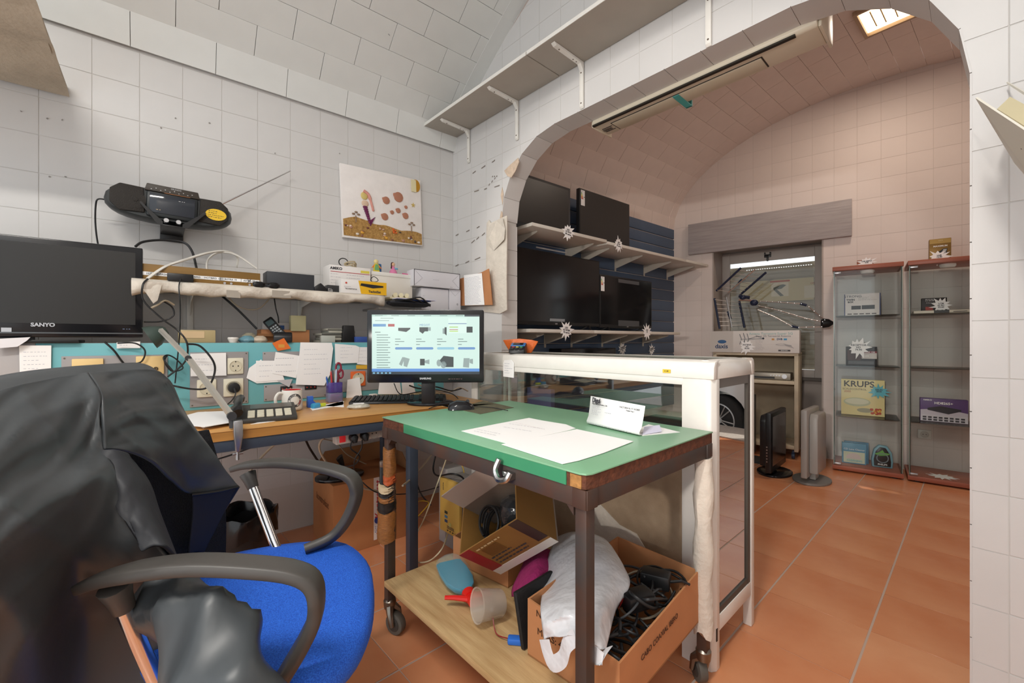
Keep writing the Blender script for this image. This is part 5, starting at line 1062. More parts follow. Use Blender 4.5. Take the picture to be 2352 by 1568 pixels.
# old television at the left
a, b = AH(328, 571, -.30), AH(330, 768, -.30); zb = b.z - .012
t = television('black SANYO television on the ledge at the left edge of the picture', a.x - .72, a.x, zb, a.z, -.31, .022, .05, None, None, mat('gloss_black', (.01, .01, .012), .15), mat('matt_grey_screen', (.018, .017, .016), .32), depth=.06)
p = AH(99, 746, -.312); text('SANYO', .018, STEEL, t, face_m(p.x - (a.x - .72), -.004, p.z - zb), bold=.0008); scribble(t, cm('6d7c99', .5), .66, .70, .03, .036, 1, -.0035, 'small_print')
k = K(); k.box(0.0, .72, -.004, .0, .013, .018); k.ob('silver_line', cm('5b5e60', .3, metal=.6), t); k = K(); k.box(.18, .54, -.01, .16, 1.031 - zb, 1.043 - zb); k.ob('stand', BLACK, t, .003); k = K(); k.box(.30, .42, .02, .05, 1.04 - zb, .03); k.ob('neck', BLACK, t)
# ================================================================ PAPERS TAPED TO THE PANEL
def note(label, pts, y=-.3075, rows_=4, m=PAPER, ink=PENBLUE, seed=1, cat='note', curl=0, nm='note'):
    q = [AH(x, z_, y) for x, z_ in pts]; c = sum(q, Vector()) / len(q); t = thing(nm, label, cat, A, (c.x, y, c.z))
    K().prism([(p.x - c.x, p.z - c.z) for p in q], -.0008, .0002, 'y').ob('sheet', m, t, 0, 0)
    w_ = min(max(p.x for p in q) - c.x, c.x - min(p.x for p in q)) * .75; h_ = min(max(p.z for p in q) - c.z, c.z - min(p.z for p in q)) * .75
    if rows_: scribble(t, ink, -w_, w_, -h_, h_, rows_, -.0013, seed=seed, th=.0006, fill=.6)
    return t
note('handwritten note hanging on the panel below the old television', [(44, 793), (118, 793), (117, 879), (46, 881)], rows_=7, seed=2)
note('pale note taped over the grey socket plate left of the white socket', [(437, 812), (519, 810), (520, 862), (438, 864)], -.3165, 3, seed=3)
note('curled white sheet at the left of the paper cluster on the panel', [(566, 868), (572, 845), (600, 825), (603, 832), (640, 834), (655, 876), (590, 880)], -.309, 0)
note('small torn note in the paper cluster, lowest one', [(588, 828), (640, 828), (652, 872), (588, 877)], -.311, 3, seed=5)
note('tilted handwritten note overlapping the others on the panel', [(633, 808), (690, 817), (680, 868), (625, 857)], -.313, 3, INK if False else PAPER, cm('6f7590', .7), seed=6)
note('grey paper corner hanging under the note cluster', [(636, 874), (672, 870), (664, 889)], -.310, 0, cm('bdbcc0', .7))
note('large folded handwritten sheet in the middle of the panel', [(690, 786), (762, 787), (765, 800), (758, 860), (745, 885), (679, 883), (688, 810)], -.315, 6, seed=8)
note('white note right of the large sheet on the panel', [(769, 789), (817, 793), (826, 797), (822, 833), (770, 835)], -.312, 4, seed=9)
note('narrow note partly behind the monitor on the panel', [(818, 797), (850, 797), (848, 838), (820, 836)], -.310, 4, seed=10)
note('yellow note strip below the white notes beside the monitor', [(818, 838), (846, 838), (846, 847), (818, 847)], -.3095, 0, cm('e3b23a', .6))
t = note('orange printed card stuck on the top edge of the panel', [(625, 788), (652, 776), (668, 800), (638, 806)], -.311, 0, cm('e0722c', .5), cat='card', nm='card'); k = K(); k.box(-.012, .014, -.0016, -.0009, -.012, .004); k.ob('printed_panel', cm('d59a45', .5), t)
note('paper leaning with a paper clip right of the pen holder', [(798, 872), (826, 866), (832, 915), (795, 917)], -.32, 0)
# two small stickers on the wall plate
# ================================================================ ON THE LEDGE BEHIND THE PANEL (z = 1.031)
LZ = 1.031
def ledge_box(label, px0, px1, py_top, y, d, m, **kw):
    a, b = AH(px0, py_top, y), AH(px1, py_top, y); return carton(label, a.x, y, kw.pop('z', LZ), b.x - a.x, d, a.z - kw.get('zz', LZ) if False else a.z - LZ, m, fr=A, **kw)
t = ledge_box('clear wrapped tan parcel on the ledge', 410, 495, 757, -.27, .10, cm('b7a67c', .3)); K().box(.01, .09, -.002, 0, .02, .05).ob('label', cm('d8bd94', .5), t); K().box(.02, .10, .02, .08, .028, .032 + .02).ob('wrapped_card', cm('c98f62', .5), t)
t = thing('white_cap', 'small white plastic cap on the ledge', 'cap', A, (AH(535, 780, -.27).x, -.275, LZ)); K().lathe([(.014, 0), (.022, .018), (.020, .024), (.0001, .024)], 20).ob('cap', WHITEP, t)
for i, (px, py, hx, lab) in enumerate(((568, 772, '6f9aa8', 'blue plastic bag with small parts on the ledge'), (575, 764, '9a9480', 'clear bag with a grey adaptor on the ledge'), (597, 772, 'c9b9a4', 'clear bag with pale parts beside the phone'))):
    p = AH(px, py, -.255); t = thing('parts_bag', lab, 'bag', A, (p.x, -.255 + .03 * (i == 1), LZ), 0, 'bags of small parts')
    k = K(); k.ring([[Vector((.032 * w_ * math.cos(a) + rnd.uniform(-.003, .003), .025 * w_ * math.sin(a), z)) for a in [2 * math.pi * j / 12 for j in range(12)]] for w_, z in ((.8, 0), (1.1, .010), (.9, .022 + .012 * (i == 1)), (.4, .032 + .014 * (i == 1)))]); k.ob('film', cm(hx, .25, bump=.6, bscale=40), t, 0, 30)
t = ledge_box('brown cardboard box behind the phone on the ledge', 600, 711, 756, -.16, .12, CARD); K().box(-.02, .06, -.03, -.0, .03, .033 + .01).ob('flap', CARDIN, t)
t = ledge_box('white printed carton standing behind the phone', 604, 684, 740, -.038, .03, CW); K().box(.06, .10, -.0012, 0, .06, .09).ob('printed_panel', cm('3d65a8', .5), t); K().box(.04, .055, -.0012, 0, .055, .09).ob('barcode', INK, t)
t = ledge_box('small yellow box on top of the brown ledge box', 668, 703, 750, -.17, .04, cm('d8d0a0', .5)); t.location.z = AH(668, 760, -.17).z
t = thing('cordless_phone', 'black cordless phone in its charging stand on the ledge', 'phone', A, (AH(650, 780, -.265).x, -.265, LZ), -12)
k = K(); k.prism([(-.045, 0), (.05, 0), (.05, .012), (.015, .05), (-.03, .05), (-.045, .03)], -.04, .04, 'x'); k.ob('charging_stand', BLACK, t, .006)
Mp = Matrix.Translation((-.005, .0, .03)) @ Matrix.Rotation(R(-38), 4, 'Y') @ Matrix.Rotation(R(-30), 4, 'X'); k = K(); k.box(-.024, .024, -.012, .012, -.02, .12, Mp); k.ob('handset', BLACK, t, .007); k = K(); k.box(-.016, .016, -.0135, -.012, .075, .105, Mp); k.ob('display', cm('3c4a4c', .2), t)
k = K(); [k.box(-.016 + .012 * i, -.008 + .012 * i, -.0145, -.012, .0 + .014 * j, .008 + .014 * j, Mp) for i in range(3) for j in range(5)]; k.ob('keypad', cm('8d9294', .4), t)
# CD cases, stacked one on another
cdx0, cdx1 = AH(738, 775, -.24).x, AH(842, 775, -.24).x
for i in range(6):
    w_ = .142; x = cdx0 + rnd.uniform(-.006, .006) + (.0 if i < 4 else .03); t = thing('cd_case', '%s clear plastic CD case in the stack on the ledge' % ('lowest', 'second lowest', 'third from the bottom', 'third from the top', 'second from the top', 'topmost')[i], 'CD case', A, (x, -.24, LZ + .0125 * i), rnd.uniform(-5, 5), 'stacked CD cases on the ledge')
    K().box(0, w_, 0, .125, 0, .0105).ob('case', cm(('a5a59a', '8f9189', 'b0ada0')[i % 3], .15), t, .001); K().box(.003, w_ - .003, -.0008, 0, .002, .0085).ob('spine_card', cm(('4b4a46', 'c9c4b4', '6d6b62')[i % 3], .5), t)
t = thing('loudspeaker', 'small black computer loudspeaker beside the CD cases', 'loudspeaker', A, (AH(800, 770, -.25).x, -.262, LZ)); K().prism([(-.035, 0), (.035, 0), (.028, .09), (-.028, .09)], 0, .03, 'y').ob('cabinet', BLACK, t, .004)
# ================================================================ ON THE FELT SHELF (z = 1.286)
FZ = 1.286
def shelf_box(label, px0, px1, py_top, y, d, m, z=FZ, **kw):
    a, b = AH(px0, py_top, y), AH(px1, py_top, y); return carton(label, a.x, y, z, b.x - a.x, d, max(.01, (a.z + b.z) / 2 - z), m, fr=A, **kw)
t = shelf_box('long brown switch box with satellite name labels on the felt shelf', 300, 598, 616, -.30, .06, mat('brown_wood_box', hexc('86642f'), .6, noise=.2, scale=4, stretch=(1, 1, 6)))
x0_ = AH(300, 616, -.30).x
for px, s in ((342, '22.5'), (372, 'HISPASAT'), (432, 'ATLANTICO BIRD'), (488, 'HOTBIRD 13'), (530, 'ASTRA 19'), (572, 'ASTRA 28')):
    x = AH(px, 635, -.30).x - x0_; ww = .006 * len(s) * .5 + .018; K().box(x - ww, x + ww, -.0012, 0, .020, .034).ob('name_label', PAPER, t, 0, 0); text(s, .0105, INK, t, face_m(x, -.0018, .027))
xx = AH(572, 635, -.30).x - x0_; k = K(); k.tube([(xx - .008, -.002, .016), (xx + .008, -.002, .038)], .001, 4); k.tube([(xx + .008, -.002, .016), (xx - .008, -.002, .038)], .001, 4); k.ob('cross_mark', INK, t)
for px in (515, 530, 572): x = AH(px, 648, -.30).x - x0_; K().cyl((x, -.018, .008), (x, 0, .008), .005, n=10).ob('coax_jack', CHROME, t)
t = shelf_box('black power adaptor on the front of the felt shelf', 384, 445, 628, -.345, .04, BLACK, bev=.004)
t = shelf_box('dark grey carton at the middle of the felt shelf', 613, 722, 627, -.30, .10, cm('33363b', .5))
t = thing('sunglasses', 'dark sunglasses lying on the felt shelf', 'sunglasses', A, (AH(612, 655, -.335).x, -.335, FZ)); k = K(); [k.ball((dx, 0, .010), (.026, .006, .016), 6) for dx in (-.03, .03)]; k.ob('lens', SCREEN, t); K().tube([(-.055, 0, .016), (-.02, -.004, .018), (.02, -.004, .018), (.055, 0, .016)], .003, 6).ob('frame', BLACK, t)
t = thing('webcam', 'small black angular bracket on the felt shelf beside the cartons', 'bracket', A, (AH(735, 660, -.29).x, -.29, FZ)); k = K(); k.prism([(-.03, .0), (.03, 0), (.028, .02), (0, .045), (-.03, .02)], -.015, .02, 'y'); k.ob('body', BLACK, t, .003)
t = shelf_box('small black boxed battery pack on the felt shelf', 752, 785, 655, -.30, .05, cm('2b2b2c', .4)); scribble(t, PAPER, .004, .03, .005, .022, 3, -.0013, 'small_print', th=.001)
t = shelf_box('white AMIKO receiver box with red stripe on the felt shelf', 757, 851, 612, -.19, .12, CW)
aw = AH(851, 612, -.19).x - AH(757, 612, -.19).x; ah = (AH(757, 612, -.19).z + AH(851, 612, -.19).z) / 2 - FZ
text('AMIKO', .02, INK, t, face_m(.034, -.0015, ah - .018), bold=.0005); K().box(aw * .75, aw * .97, -.0012, 0, ah - .03, ah - .016).ob('printed_panel', cm('d8c850', .5), t); scribble(t, FAINT, .006, aw * .35, .025, ah - .04, 6, -.0013, 'small_print', th=.0008); scribble(t, FAINT, aw * .4, aw * .93, .025, ah - .04, 6, -.0013, 'small_print', seed=5, th=.0008); K().box(.005, aw - .005, -.0012, 0, ah - .037, ah - .034).ob('red_line', cm('b3303a', .5), t); K().box(0, aw * .4, -.0014, 0, .0, .012).ob('red_line', cm('b3303a', .5), t)
z2 = FZ + ah
cable('cable', 'beige and black cable bundle on top of the AMIKO box', mat('bundle_beige', hexc('b5a584'), .5), [A(AH(805, 605, -.15).x + .03 * math.cos(a) + .01 * math.sin(3 * a), -.15 + .03 * math.sin(a), z2 + .008 + .012 * (1 + math.sin(1.7 * a))) for a in [i * .6 for i in range(26)]], .0035, seg=3)
cable('cable', 'black looped cable beside the beige bundle', CABLEB, [A(AH(800, 605, -.15).x - .02 + .025 * math.cos(a), -.13, z2 + .03 + .022 * math.sin(a)) for a in [i * .6 for i in range(11)]], .0028, seg=3)
t = shelf_box('yellow and white TechniSat receiver box at the right end of the felt shelf', 784, 888, 645, -.335, .10, CW, bev=.001)
tw = AH(888, 645, -.335).x - AH(784, 645, -.335).x; th_ = (AH(784, 645, -.335).z + AH(888, 645, -.335).z) / 2 - FZ
k = K(); k.prism([(tw * .42, 0.001), (tw - .001, .001), (tw - .001, th_ - .001), (tw * .36, th_ - .001)], -.0012, 0, 'y'); k.ob('printed_panel', cm('eab41f', .5), t); text('TechniSat', .017, INK, t, face_m(tw * .72, -.002, th_ * .22), bold=.0005); text('TECHNISTAR S6', .0085, INK, t, face_m(tw * .20, -.002, th_ * .32)); K().prism([(tw * .40, th_ * .62), (tw * .68, th_ * .48), (tw * .92, th_ * .60), (tw * .92, th_ * .72), (tw * .42, th_ * .80)], -.002, 0, 'y').ob('receiver_picture', cm('26262a', .4), t); K().cyl((tw * .10, -.0016, th_ * .75), (tw * .10, -.001, th_ * .75), .005, n=10).ob('logo', cm('c8452f', .5), t); scribble(t, FAINT, tw * .06, tw * .3, th_ * .42, th_ * .52, 2, -.0014, 'small_print', th=.0006)
cable('cable', 'small black coil of wire on the TechniSat box', CABLEB, [A(AH(860, 645, -.29).x + .02 * math.cos(a), -.29 + .008 * math.sin(2 * a), FZ + th_ + .006 + .014 * (1 + math.sin(a))) for a in [i * .6 for i in range(22)]], .002, seg=3)
# white box with the two little dolls
t = shelf_box('white lidded box behind the TechniSat carton', 854, 947, 628, -.17, .13, cm('e6e1d8', .5)); ww = AH(947, 628, -.17).x - AH(854, 628, -.17).x; hh_ = (AH(854, 628, -.17).z + AH(947, 628, -.17).z) / 2 - FZ; K().box(-.004, ww + .004, -.004, .134, hh_ - .02, hh_ + .002).ob('lid', WHITEP, t, .002)
dz = FZ + hh_ + .003
t = thing('doll', 'little doll with yellow face and orange and yellow costume', 'doll', A, (AH(862, 600, -.12).x, -.12, dz)); k = K(); k.ball((0, -.012, .062), (.014, .012, .015), 7); k.ob('head', cm('e0cf94', .6), t); k = K(); k.prism([(-.02, .0), (.02, .0), (.012, .05), (-.012, .05)], -.022, -.008, 'y'); k.ob('tunic', cm('d8c23c', .7), t, .004)
k = K(); k.prism([(-.03, .022), (-.012, .048), (-.012, .03)], -.02, -.01, 'y'); k.ob('arm', cm('e2873a', .7), t, .003); k = K(); k.prism([(.035, .022), (.012, .048), (.012, .03)], -.02, -.01, 'y'); k.ob('arm', cm('e2873a', .7), t, .003); k = K(); k.prism([(-.014, .012), (.014, .012), (.008, .045), (-.008, .045)], -.024, -.0218, 'y'); k.ob('apron', cm('6fa96f', .7), t)
t = thing('blue_tin', 'blue tin standing behind the yellow doll', 'tin', A, (AH(869, 600, -.09).x, -.085, dz)); K().lathe([(.019, 0), (.02, .002), (.02, .055), (.018, .058), (.0001, .058)], 20).ob('can', cm('2f6ea6', .4), t)
t = thing('doll', 'little doll in a pink dress with brown hair', 'doll', A, (AH(903, 610, -.12).x, -.12, dz)); K().lathe([(.026, 0), (.02, .02), (.009, .036), (.010, .045), (.006, .05), (.0001, .05)], 16).ob('dress', cm('d87fa6', .7), t); k = K(); k.ball((0, -.003, .060), (.010, .010, .012), 7); k.ob('head', cm('d9b08f', .6), t); k = K(); k.ball((-.002, .003, .062), (.0115, .010, .014), 6); k.tube([(-.008, .002, .06), (-.011, .0, .035)], .005, 6); k.ob('hair', cm('4a2320', .7), t); k = K(); k.ball((.016, -.006, .035), (.014, .006, .006), 5); k.ob('blue_bundle', cm('6fb0cc', .6), t)
t = thing('pink_pen', 'pink pen lying beside the doll on the white box', 'pen', A, (AH(935, 625, -.14).x, -.14, dz)); K().tube([(-.03, 0, .006), (.03, .01, .006)], .005, 8).ob('barrel', cm('e05a94', .4), t)
# ================================================================ CORNER: BOARD, WHITE CARTONS, PRINTER, CLIPBOARD
CZ = 1.225
t = thing('corner_board', 'grey board laid across the printer in the corner behind the monitor', 'board', A, (0, 0, 0)); K().box(-.66, -.06, -.30, -.06, CZ - .012, CZ).ob('board', cm('8d8984', .5), t, .001)
def corner_box(label, px0, px1, py_top, py_bot, y, d, m, z=None):
    a, b = AH(px0, py_top, y), AH(px1, py_bot, y); z0 = z if z is not None else b.z; return carton(label, a.x, y, z0, b.x - a.x, d, a.z - z0, m, fr=A), b.x - a.x, a.z - z0
WB = cm('dcdadf', .5)
t, w_, h_ = corner_box('upright white carton in the corner behind the monitor', 968, 1030, 660, 706, -.20, .08, WB, CZ); scribble(t, FAINT, .01, .03, .01, h_ * .7, 6, -.0013, 'small_print')
t, w_, h_ = corner_box('small white carton with envelope folds next to the upright one', 1032, 1058, 664, 706, -.20, .08, WB, CZ); k = K(); k.tube([(.002, -.001, h_ - .003), (w_ / 2, -.001, h_ * .72), (w_ - .002, -.001, h_ - .003)], .0006, 4); k.ob('fold_line', cm('a5a3aa', .6), t)
k = K(); k.tube([(w_ * .7 + .004 * math.cos(a), -.001, h_ * .35 + .006 * math.sin(a)) for a in [i * .7 for i in range(9)]], .0008, 4, True); k.ob('logo', INK, t)
zc = CZ + max(AH(968, 660, -.20).z, AH(1032, 664, -.20).z) - CZ
t, w_, h_ = corner_box('flat white carton with envelope folds lying across the two others', 951, 1056, 617, 655, -.22, .10, WB, zc + .002); k = K()
for sx in (0, 1): k.tube([(.002 + (w_ - .004) * sx, -.001, h_ - .003), (w_ * (.17 if not sx else .83), -.001, h_ * .5), (.002 + (w_ - .004) * sx, -.001, .003)], .0006, 4)
k.ob('fold_line', cm('9c9aa2', .6), t); k = K(); [k.box(*q) for q in ((-.001, w_ + .001, -.0012, 0, h_ - .003, h_), (-.001, .002, -.0012, 0, 0, h_), (w_ - .002, w_ + .001, -.0012, 0, 0, h_))]; k.ob('dark_edge', cm('3a383c', .5), t); scribble(t, FAINT, w_ * .4, w_ * .65, h_ * .42, h_ * .5, 1, -.0013, 'small_print'); scribble(t, INK, w_ * .78, w_ * .88, h_ * .06, h_ * .12, 1, -.0013, 'small_print')
p = B.hit(1090, 700, y=-.06); q_ = [B.hit(x, y, y=-.05) for x, y in ((1057, 640), (1105, 626), (1123, 617), (1131, 700), (1056, 702))]; t = thing('cardboard_sheet', 'brown corrugated cardboard sheet leaning in the corner', 'cardboard', B, (0, 0, 0)); K().prism([(v.x, v.z) for v in q_], -.053, -.047, 'y').ob('sheet', CARD, t, 0)
q_ = [B.hit(x, y, y=-.056) for x, y in ((1066, 632), (1107, 627), (1113, 700), (1068, 701))]; t = thing('price_list', 'printed list pinned on the corrugated cardboard sheet', 'list', B, (0, 0, 0)); K().prism([(v.x, v.z) for v in q_], -.0575, -.0565, 'y').ob('sheet', PAPER, t, 0, 0); scribble(t, cm('7c82a0', .7), q_[0].x + .008, q_[1].x - .006, q_[2].z + .01, q_[1].z - .012, 20, -.0578, 'print_lines', th=.0007, fill=1.4)
# printer under the board
t = thing('printer', 'grey inkjet printer in the corner behind the monitor', 'printer', A, (-.42, -.27, LZ)); PG = cm('b5b2ae', .45)
K().box(0, .38, .02, .24, 0, .10).ob('body', PG, t, .006); K().box(.30, .38, 0, .24, .0, .17).ob('side_housing', PG, t, .006); K().box(.0, .38, .16, .24, .10, .175).ob('rear_housing', cm('8f8c88', .45), t, .006); K().box(.20, .30, .01, .10, .012, .05).ob('paper_slot', BLACK, t); K().box(.06, .42, -.09, .02, .012, .02).ob('output_tray', cm('c9c6c0', .5), t, .002); K().box(.22, .29, .005, .02, .055, .08).ob('control_window', cm('30414c', .2), t)
t, = (thing('cable_heap', 'flat black pouch and cables heaped behind the monitor', 'pouch', A, (-.62, -.34, 1.228)),); k = K(); k.ring([[Vector((x_, .05 * math.cos(a) * s_, .02 + .018 * s_ * math.sin(a))) for a in [2 * math.pi * i / 10 for i in range(10)]] for x_, s_ in ((.0, .6), (.03, 1), (.15, 1.1), (.22, .9), (.25, .4))]); k.ob('pouch', cm('24262c', .6), t, 0, 40)
k = K(); [k.tube(smooth_path([(.02 + .03 * i, -.04, .03), (.10 + .03 * i, -.06, .035 + .01 * i), (.2 + .02 * i, -.03, .01)], 4), .0035, 6) for i in range(3)]; k.ob('wire', CABLEB, t); K().box(.03, .27, -.05, .02, .042, .046).ob('envelope', cm('d5d3e6', .6), t); K().box(.05, .24, -.04, .03, .036, .040).ob('blue_folder', cm('34508f', .5), t)
t = thing('paper_roll', 'cream rolled papers on a tray behind the monitor', 'paper roll', A, (-.58, -.265, 1.285)); k = K(); [k.tube([(.02 + .035 * i, -.03, .014), (.05 + .035 * i, .05, .014)], .013, 12) for i in range(3)]; k.ob('roll', cm('d9cfae', .7), t); K().box(-.02, .2, -.05, .08, -.012, 0).ob('tray', cm('cfc4a4', .6), t, .002)
# ================================================================ COMPUTER MONITOR, KEYBOARD AND DESK THINGS
mo = Vector((-.381, 1.90, DZ)); t = thing('computer_monitor', 'black SAMSUNG monitor showing an online shop page', 'monitor', Wd, mo, 1.5)
mw, mh, mzb = .512, .321, .113
GB = mat('gloss_black', (.01, .01, .012), .15)
K().prism(rrect(-mw / 2, mw / 2, mzb, mzb + mh, .008), -.012, .03, 'y').ob('casing', GB, t, .003)
K().box(-.15, .15, .03, .06, mzb + .05, mzb + .26).ob('rear_housing', BLACK, t, .012); K().box(-.03, .03, .05, .08, .01, mzb + .06).ob('neck', BLACK, t, .004); K().prism(arcpts(0, .12, .11, .08, 0, 360, 28)[:-1], 0, .012, 'z').ob('stand', GB, t, .003)
def EM(h, e=1.0):
    m_ = mat('screen_%s' % h, (.02, .02, .02), .3); b_ = m_.node_tree.nodes['Principled BSDF']; b_.inputs['Emission Color'].default_value = hexc(h) + (1,); b_.inputs['Emission Strength'].default_value = .82; return m_
sx0, sx1, sz0, sz1 = -mw / 2 + .022, mw / 2 - .019, mzb + .037, mzb + mh - .022
SW, SHh = sx1 - sx0, sz1 - sz0
scr = K().box(sx0, sx1, -.0135, -.012, sz0, sz1).ob('screen', EM('cfe9df', .42), t)
def sb(u0, u1, v0, v1, h, nm='page_block', y=-.0142): return K().box(sx0 + SW * u0, sx0 + SW * u1, y, -.0134, sz1 - SHh * v1, sz1 - SHh * v0).ob(nm, EM(h, .38), scr, 0, 0)
sb(0, .86, 0, .03, 'b9d6cc'); sb(.86, 1, 0, .03, '3b3f45'); sb(0, .14, .004, .028, 'aacbc0'); sb(0, 1, .905, .955, '5b8fd2'); sb(0, 1, .955, 1, '28343f'); sb(.01, .13, .155, .20, '5d92c0'); sb(.15, .21, .155, .20, 'a8484a')
sb(.71, .88, .06, .31, 'd9efe6', y=-.0146); sb(.71, .88, .145, .155, '4a6aa0', y=-.015); sb(.72, .80, .20, .215, 'a9cf6a', y=-.015); sb(.72, .80, .245, .255, 'b5514a', y=-.015); sb(.72, .80, .27, .285, 'b9d86a', y=-.015)
k = K()
for i in range(14):
    v = .335 + .042 * i; k.box(sx0 + SW * .045, sx0 + SW * (.15 + .02 * (i % 2)), -.0142, -.0134, sz1 - SHh * (v + .010), sz1 - SHh * v)
for j in range(4): [k.box(sx0 + SW * (.215 + .195 * j), sx0 + SW * (.215 + .195 * j + w_), -.0142, -.0134, sz1 - SHh * (v + .011), sz1 - SHh * v) for v, w_ in ((.405, .05), (.445, .085), (.495, .035))]
for j in range(6): k.box(sx0 + SW * (.03 + .15 * j), sx0 + SW * (.10 + .15 * j), -.0146, -.0134, sz1 - SHh * .021, sz1 - SHh * .012)
k.box(sx0 + SW * .08, sx0 + SW * .2, -.0142, -.0134, sz1 - SHh * .065, sz1 - SHh * .057); k.box(sx0 + SW * .03, sx0 + SW * .16, -.0142, -.0134, sz1 - SHh * .105, sz1 - SHh * .097); k.box(sx0 + SW * .03, sx0 + SW * .08, -.0142, -.0134, sz1 - SHh * .30, sz1 - SHh * .288); k.ob('page_text', EM('6c7f7c', .2), scr, 0, 0)
text('MEGOT', SHh * .05, EM('6f90b8', .3), scr, face_m(sx0 + SW * .49, -.0142, sz1 - SHh * .175))
for j in range(4):
    c = ('6a93c4', '6a93c4', '93c3d6', '6a93c4')[j]; K().prism(rrect(sx0 + SW * (.215 + .195 * j), sx0 + SW * (.375 + .195 * j), sz1 - SHh * .585, sz1 - SHh * .545, SHh * .018), -.0142, -.0134, 'y').ob('page_button', EM(c, .38), scr, 0, 0)
DG = EM('3a4242', .2); LG = EM('93a3a0', .3)
def prod(u, v, parts_):
    for m_, pts in parts_: K().prism([(sx0 + SW * (u + a * .62), sz1 - SHh * (v - b)) for a, b in pts], -.0143, -.0134, 'y').ob('product_picture', m_, scr, 0, 0)
prod(.30, .26, [(DG, [(-.09, .04), (-.09, -.01), (.03, -.03), (.09, .02), (.09, .04)])]); prod(.49, .26, [(DG, [(-.08, .05), (-.08, -.02), (-.03, -.06), (.0, -.02), (.05, -.02), (.05, .05)]), (LG, [(.05, .05), (.05, -.01), (.09, -.01), (.09, .05)])])
prod(.675, .27, [(DG, [(-.0, .06), (-.0, -.05), (.03, -.08), (.03, .06)]), (LG, [(-.03, .04), (-.03, -.05), (0, -.05), (0, .04)])]); prod(.905, .25, [(DG, [(-.05, .05), (-.05, -.05), (.05, -.05), (.05, .05)])])
prod(.295, .80, [(LG, [(-.07, -.03), (-.02, .09), (.02, .08), (-.03, -.06)]), (LG, [(.0, .09), (.09, .06), (.05, -.08), (.0, -.06)])]); prod(.49, .80, [(DG, [(-.07, .06), (-.07, -.05), (.0, -.05), (.0, .06)]), (LG, [(.0, .03), (.0, -.01), (.07, -.03), (.07, .05)])])
prod(.69, .79, [(DG, [(-.10, .02), (-.04, .10), (.11, .08), (.11, -.09), (-.02, -.09)]), (LG, [(-.04 + .045 * math.cos(a), -.05 + .06 * math.sin(a)) for a in [i * .6 for i in range(10)]]), (LG, [(-.11 + .035 * math.cos(a), -.02 + .06 * math.sin(a)) for a in [i * .6 for i in range(10)]])]); prod(.89, .80, [(LG, [(-.07, -.08), (-.06, .07), (.03, .07), (.02, -.09)]), (LG, [(.03, .05), (.03, -.01), (.08, -.03), (.08, .06)])])
k = K(); [k.box(sx0 + SW * (.01 + .037 * i), sx0 + SW * (.03 + .037 * i), -.0146, -.0134, sz1 - SHh * .99, sz1 - SHh * .965) for i in range(5)]; k.ob('taskbar_icon', EM('7fb0c9', .3), scr, 0, 0)
text('SAMSUNG', .011, STEEL, t, face_m(0, -.0135, mzb + .018), bold=.0004); scribble(t, cm('8a6a6a', .5), .10, .21, .014 + mzb, .018 + mzb, 1, -.0128, 'button_mark', th=.0007)
# keyboard
c = A.hit(918, 917, z=DZ + .01); t = thing('keyboard', 'black computer keyboard in front of the monitor', 'keyboard', A, (c.x, c.y, DZ + .001), -29)
k = K(); k.prism([(-.075, 0), (.075, 0), (.075, .022), (-.07, .012)], -.225, .225, 'x'); k.ob('body', BLACK, t, .004)
kk = K(); kk.box(-.0075, .0075, -.0075, .0075, 0, .006); km = kk.mesh('key', DARK, .0015, 40, 1)
for j in range(6):
    for i in range(21):
        if (i in (14, 17)): continue
        o = link('key', km, t); o.location = (-.208 + .0205 * i, -.052 + .021 * j, .0135 + .0013 * j)
# mug, pen pot and small things
def onD(px, py): c = A.hit(px, py, z=DZ); return (c.x, c.y, DZ)
t = thing('mug', 'white mug with red inside and a round printed badge', 'mug', A, onD(671, 942)); MR = .040
K().lathe([(.0001, 0), (.030, 0), (MR - .002, .004), (MR, .012), (MR, .086), (MR - .001, .089), (MR - .004, .0885)], 32, cap=False).ob('body', cm('e8e3da', .25), t, 0, 50); K().lathe([(MR - .0005, .089), (MR - .004, .0885), (MR - .005, .012), (.0001, .010)], 32, cap=False).ob('inside', cm('c62a2e', .35), t, 0, 50)
k = K(); K_ = smooth_path([(-.034, 0, .075), (-.055, .0, .078), (-.068, 0, .06), (-.066, 0, .035), (-.05, 0, .02), (-.034, 0, .018)], 5); k.tube([Matrix.Rotation(R(14), 4, 'Z') @ p for p in K_], .006, 10); k.ob('handle', cm('e8e3da', .25), t)
k = K(); fa_ = -1.50
def onmug(u, v, r_=MR + .0006): a = fa_ + u / MR; return Vector((r_ * math.cos(a), r_ * math.sin(a), .046 + v))
k.tube([onmug(.027 * math.cos(a), .027 * math.sin(a)) for a in [2 * math.pi * i / 40 for i in range(40)]], .0009, 5, True); k.tube([onmug(.0185 * math.cos(a), .0185 * math.sin(a)) for a in [2 * math.pi * i / 36 for i in range(36)]], .0006, 5, True); k.ob('badge_ring', INK, t)
def arc_text(body, a0, a1, m_, rr_=.0228, flip=False):
    for i, c_ in enumerate(body):
        if c_ == ' ': continue
        a = R(a0 + (a1 - a0) * i / max(1, len(body) - 1)); u, v = rr_ * math.cos(a), rr_ * math.sin(a); p = onmug(u, v, MR + .0008); th = fa_ + u / MR
        Mx = Matrix.Translation(p) @ Matrix.Rotation(th + math.pi / 2, 4, 'Z') @ Matrix.Rotation(R(90), 4, 'X') @ Matrix.Rotation(a - math.pi / 2 + (math.pi if flip else 0), 4, 'Z'); text(c_, .0082, m_, t, Mx, bold=.0003)
arc_text('MICKEY MOUSE', 165, 22, INK); arc_text('ALL STAR', 205, 285, INK, flip=True); arc_text('1928', 310, 350, cm('b8343a', .5), flip=True)
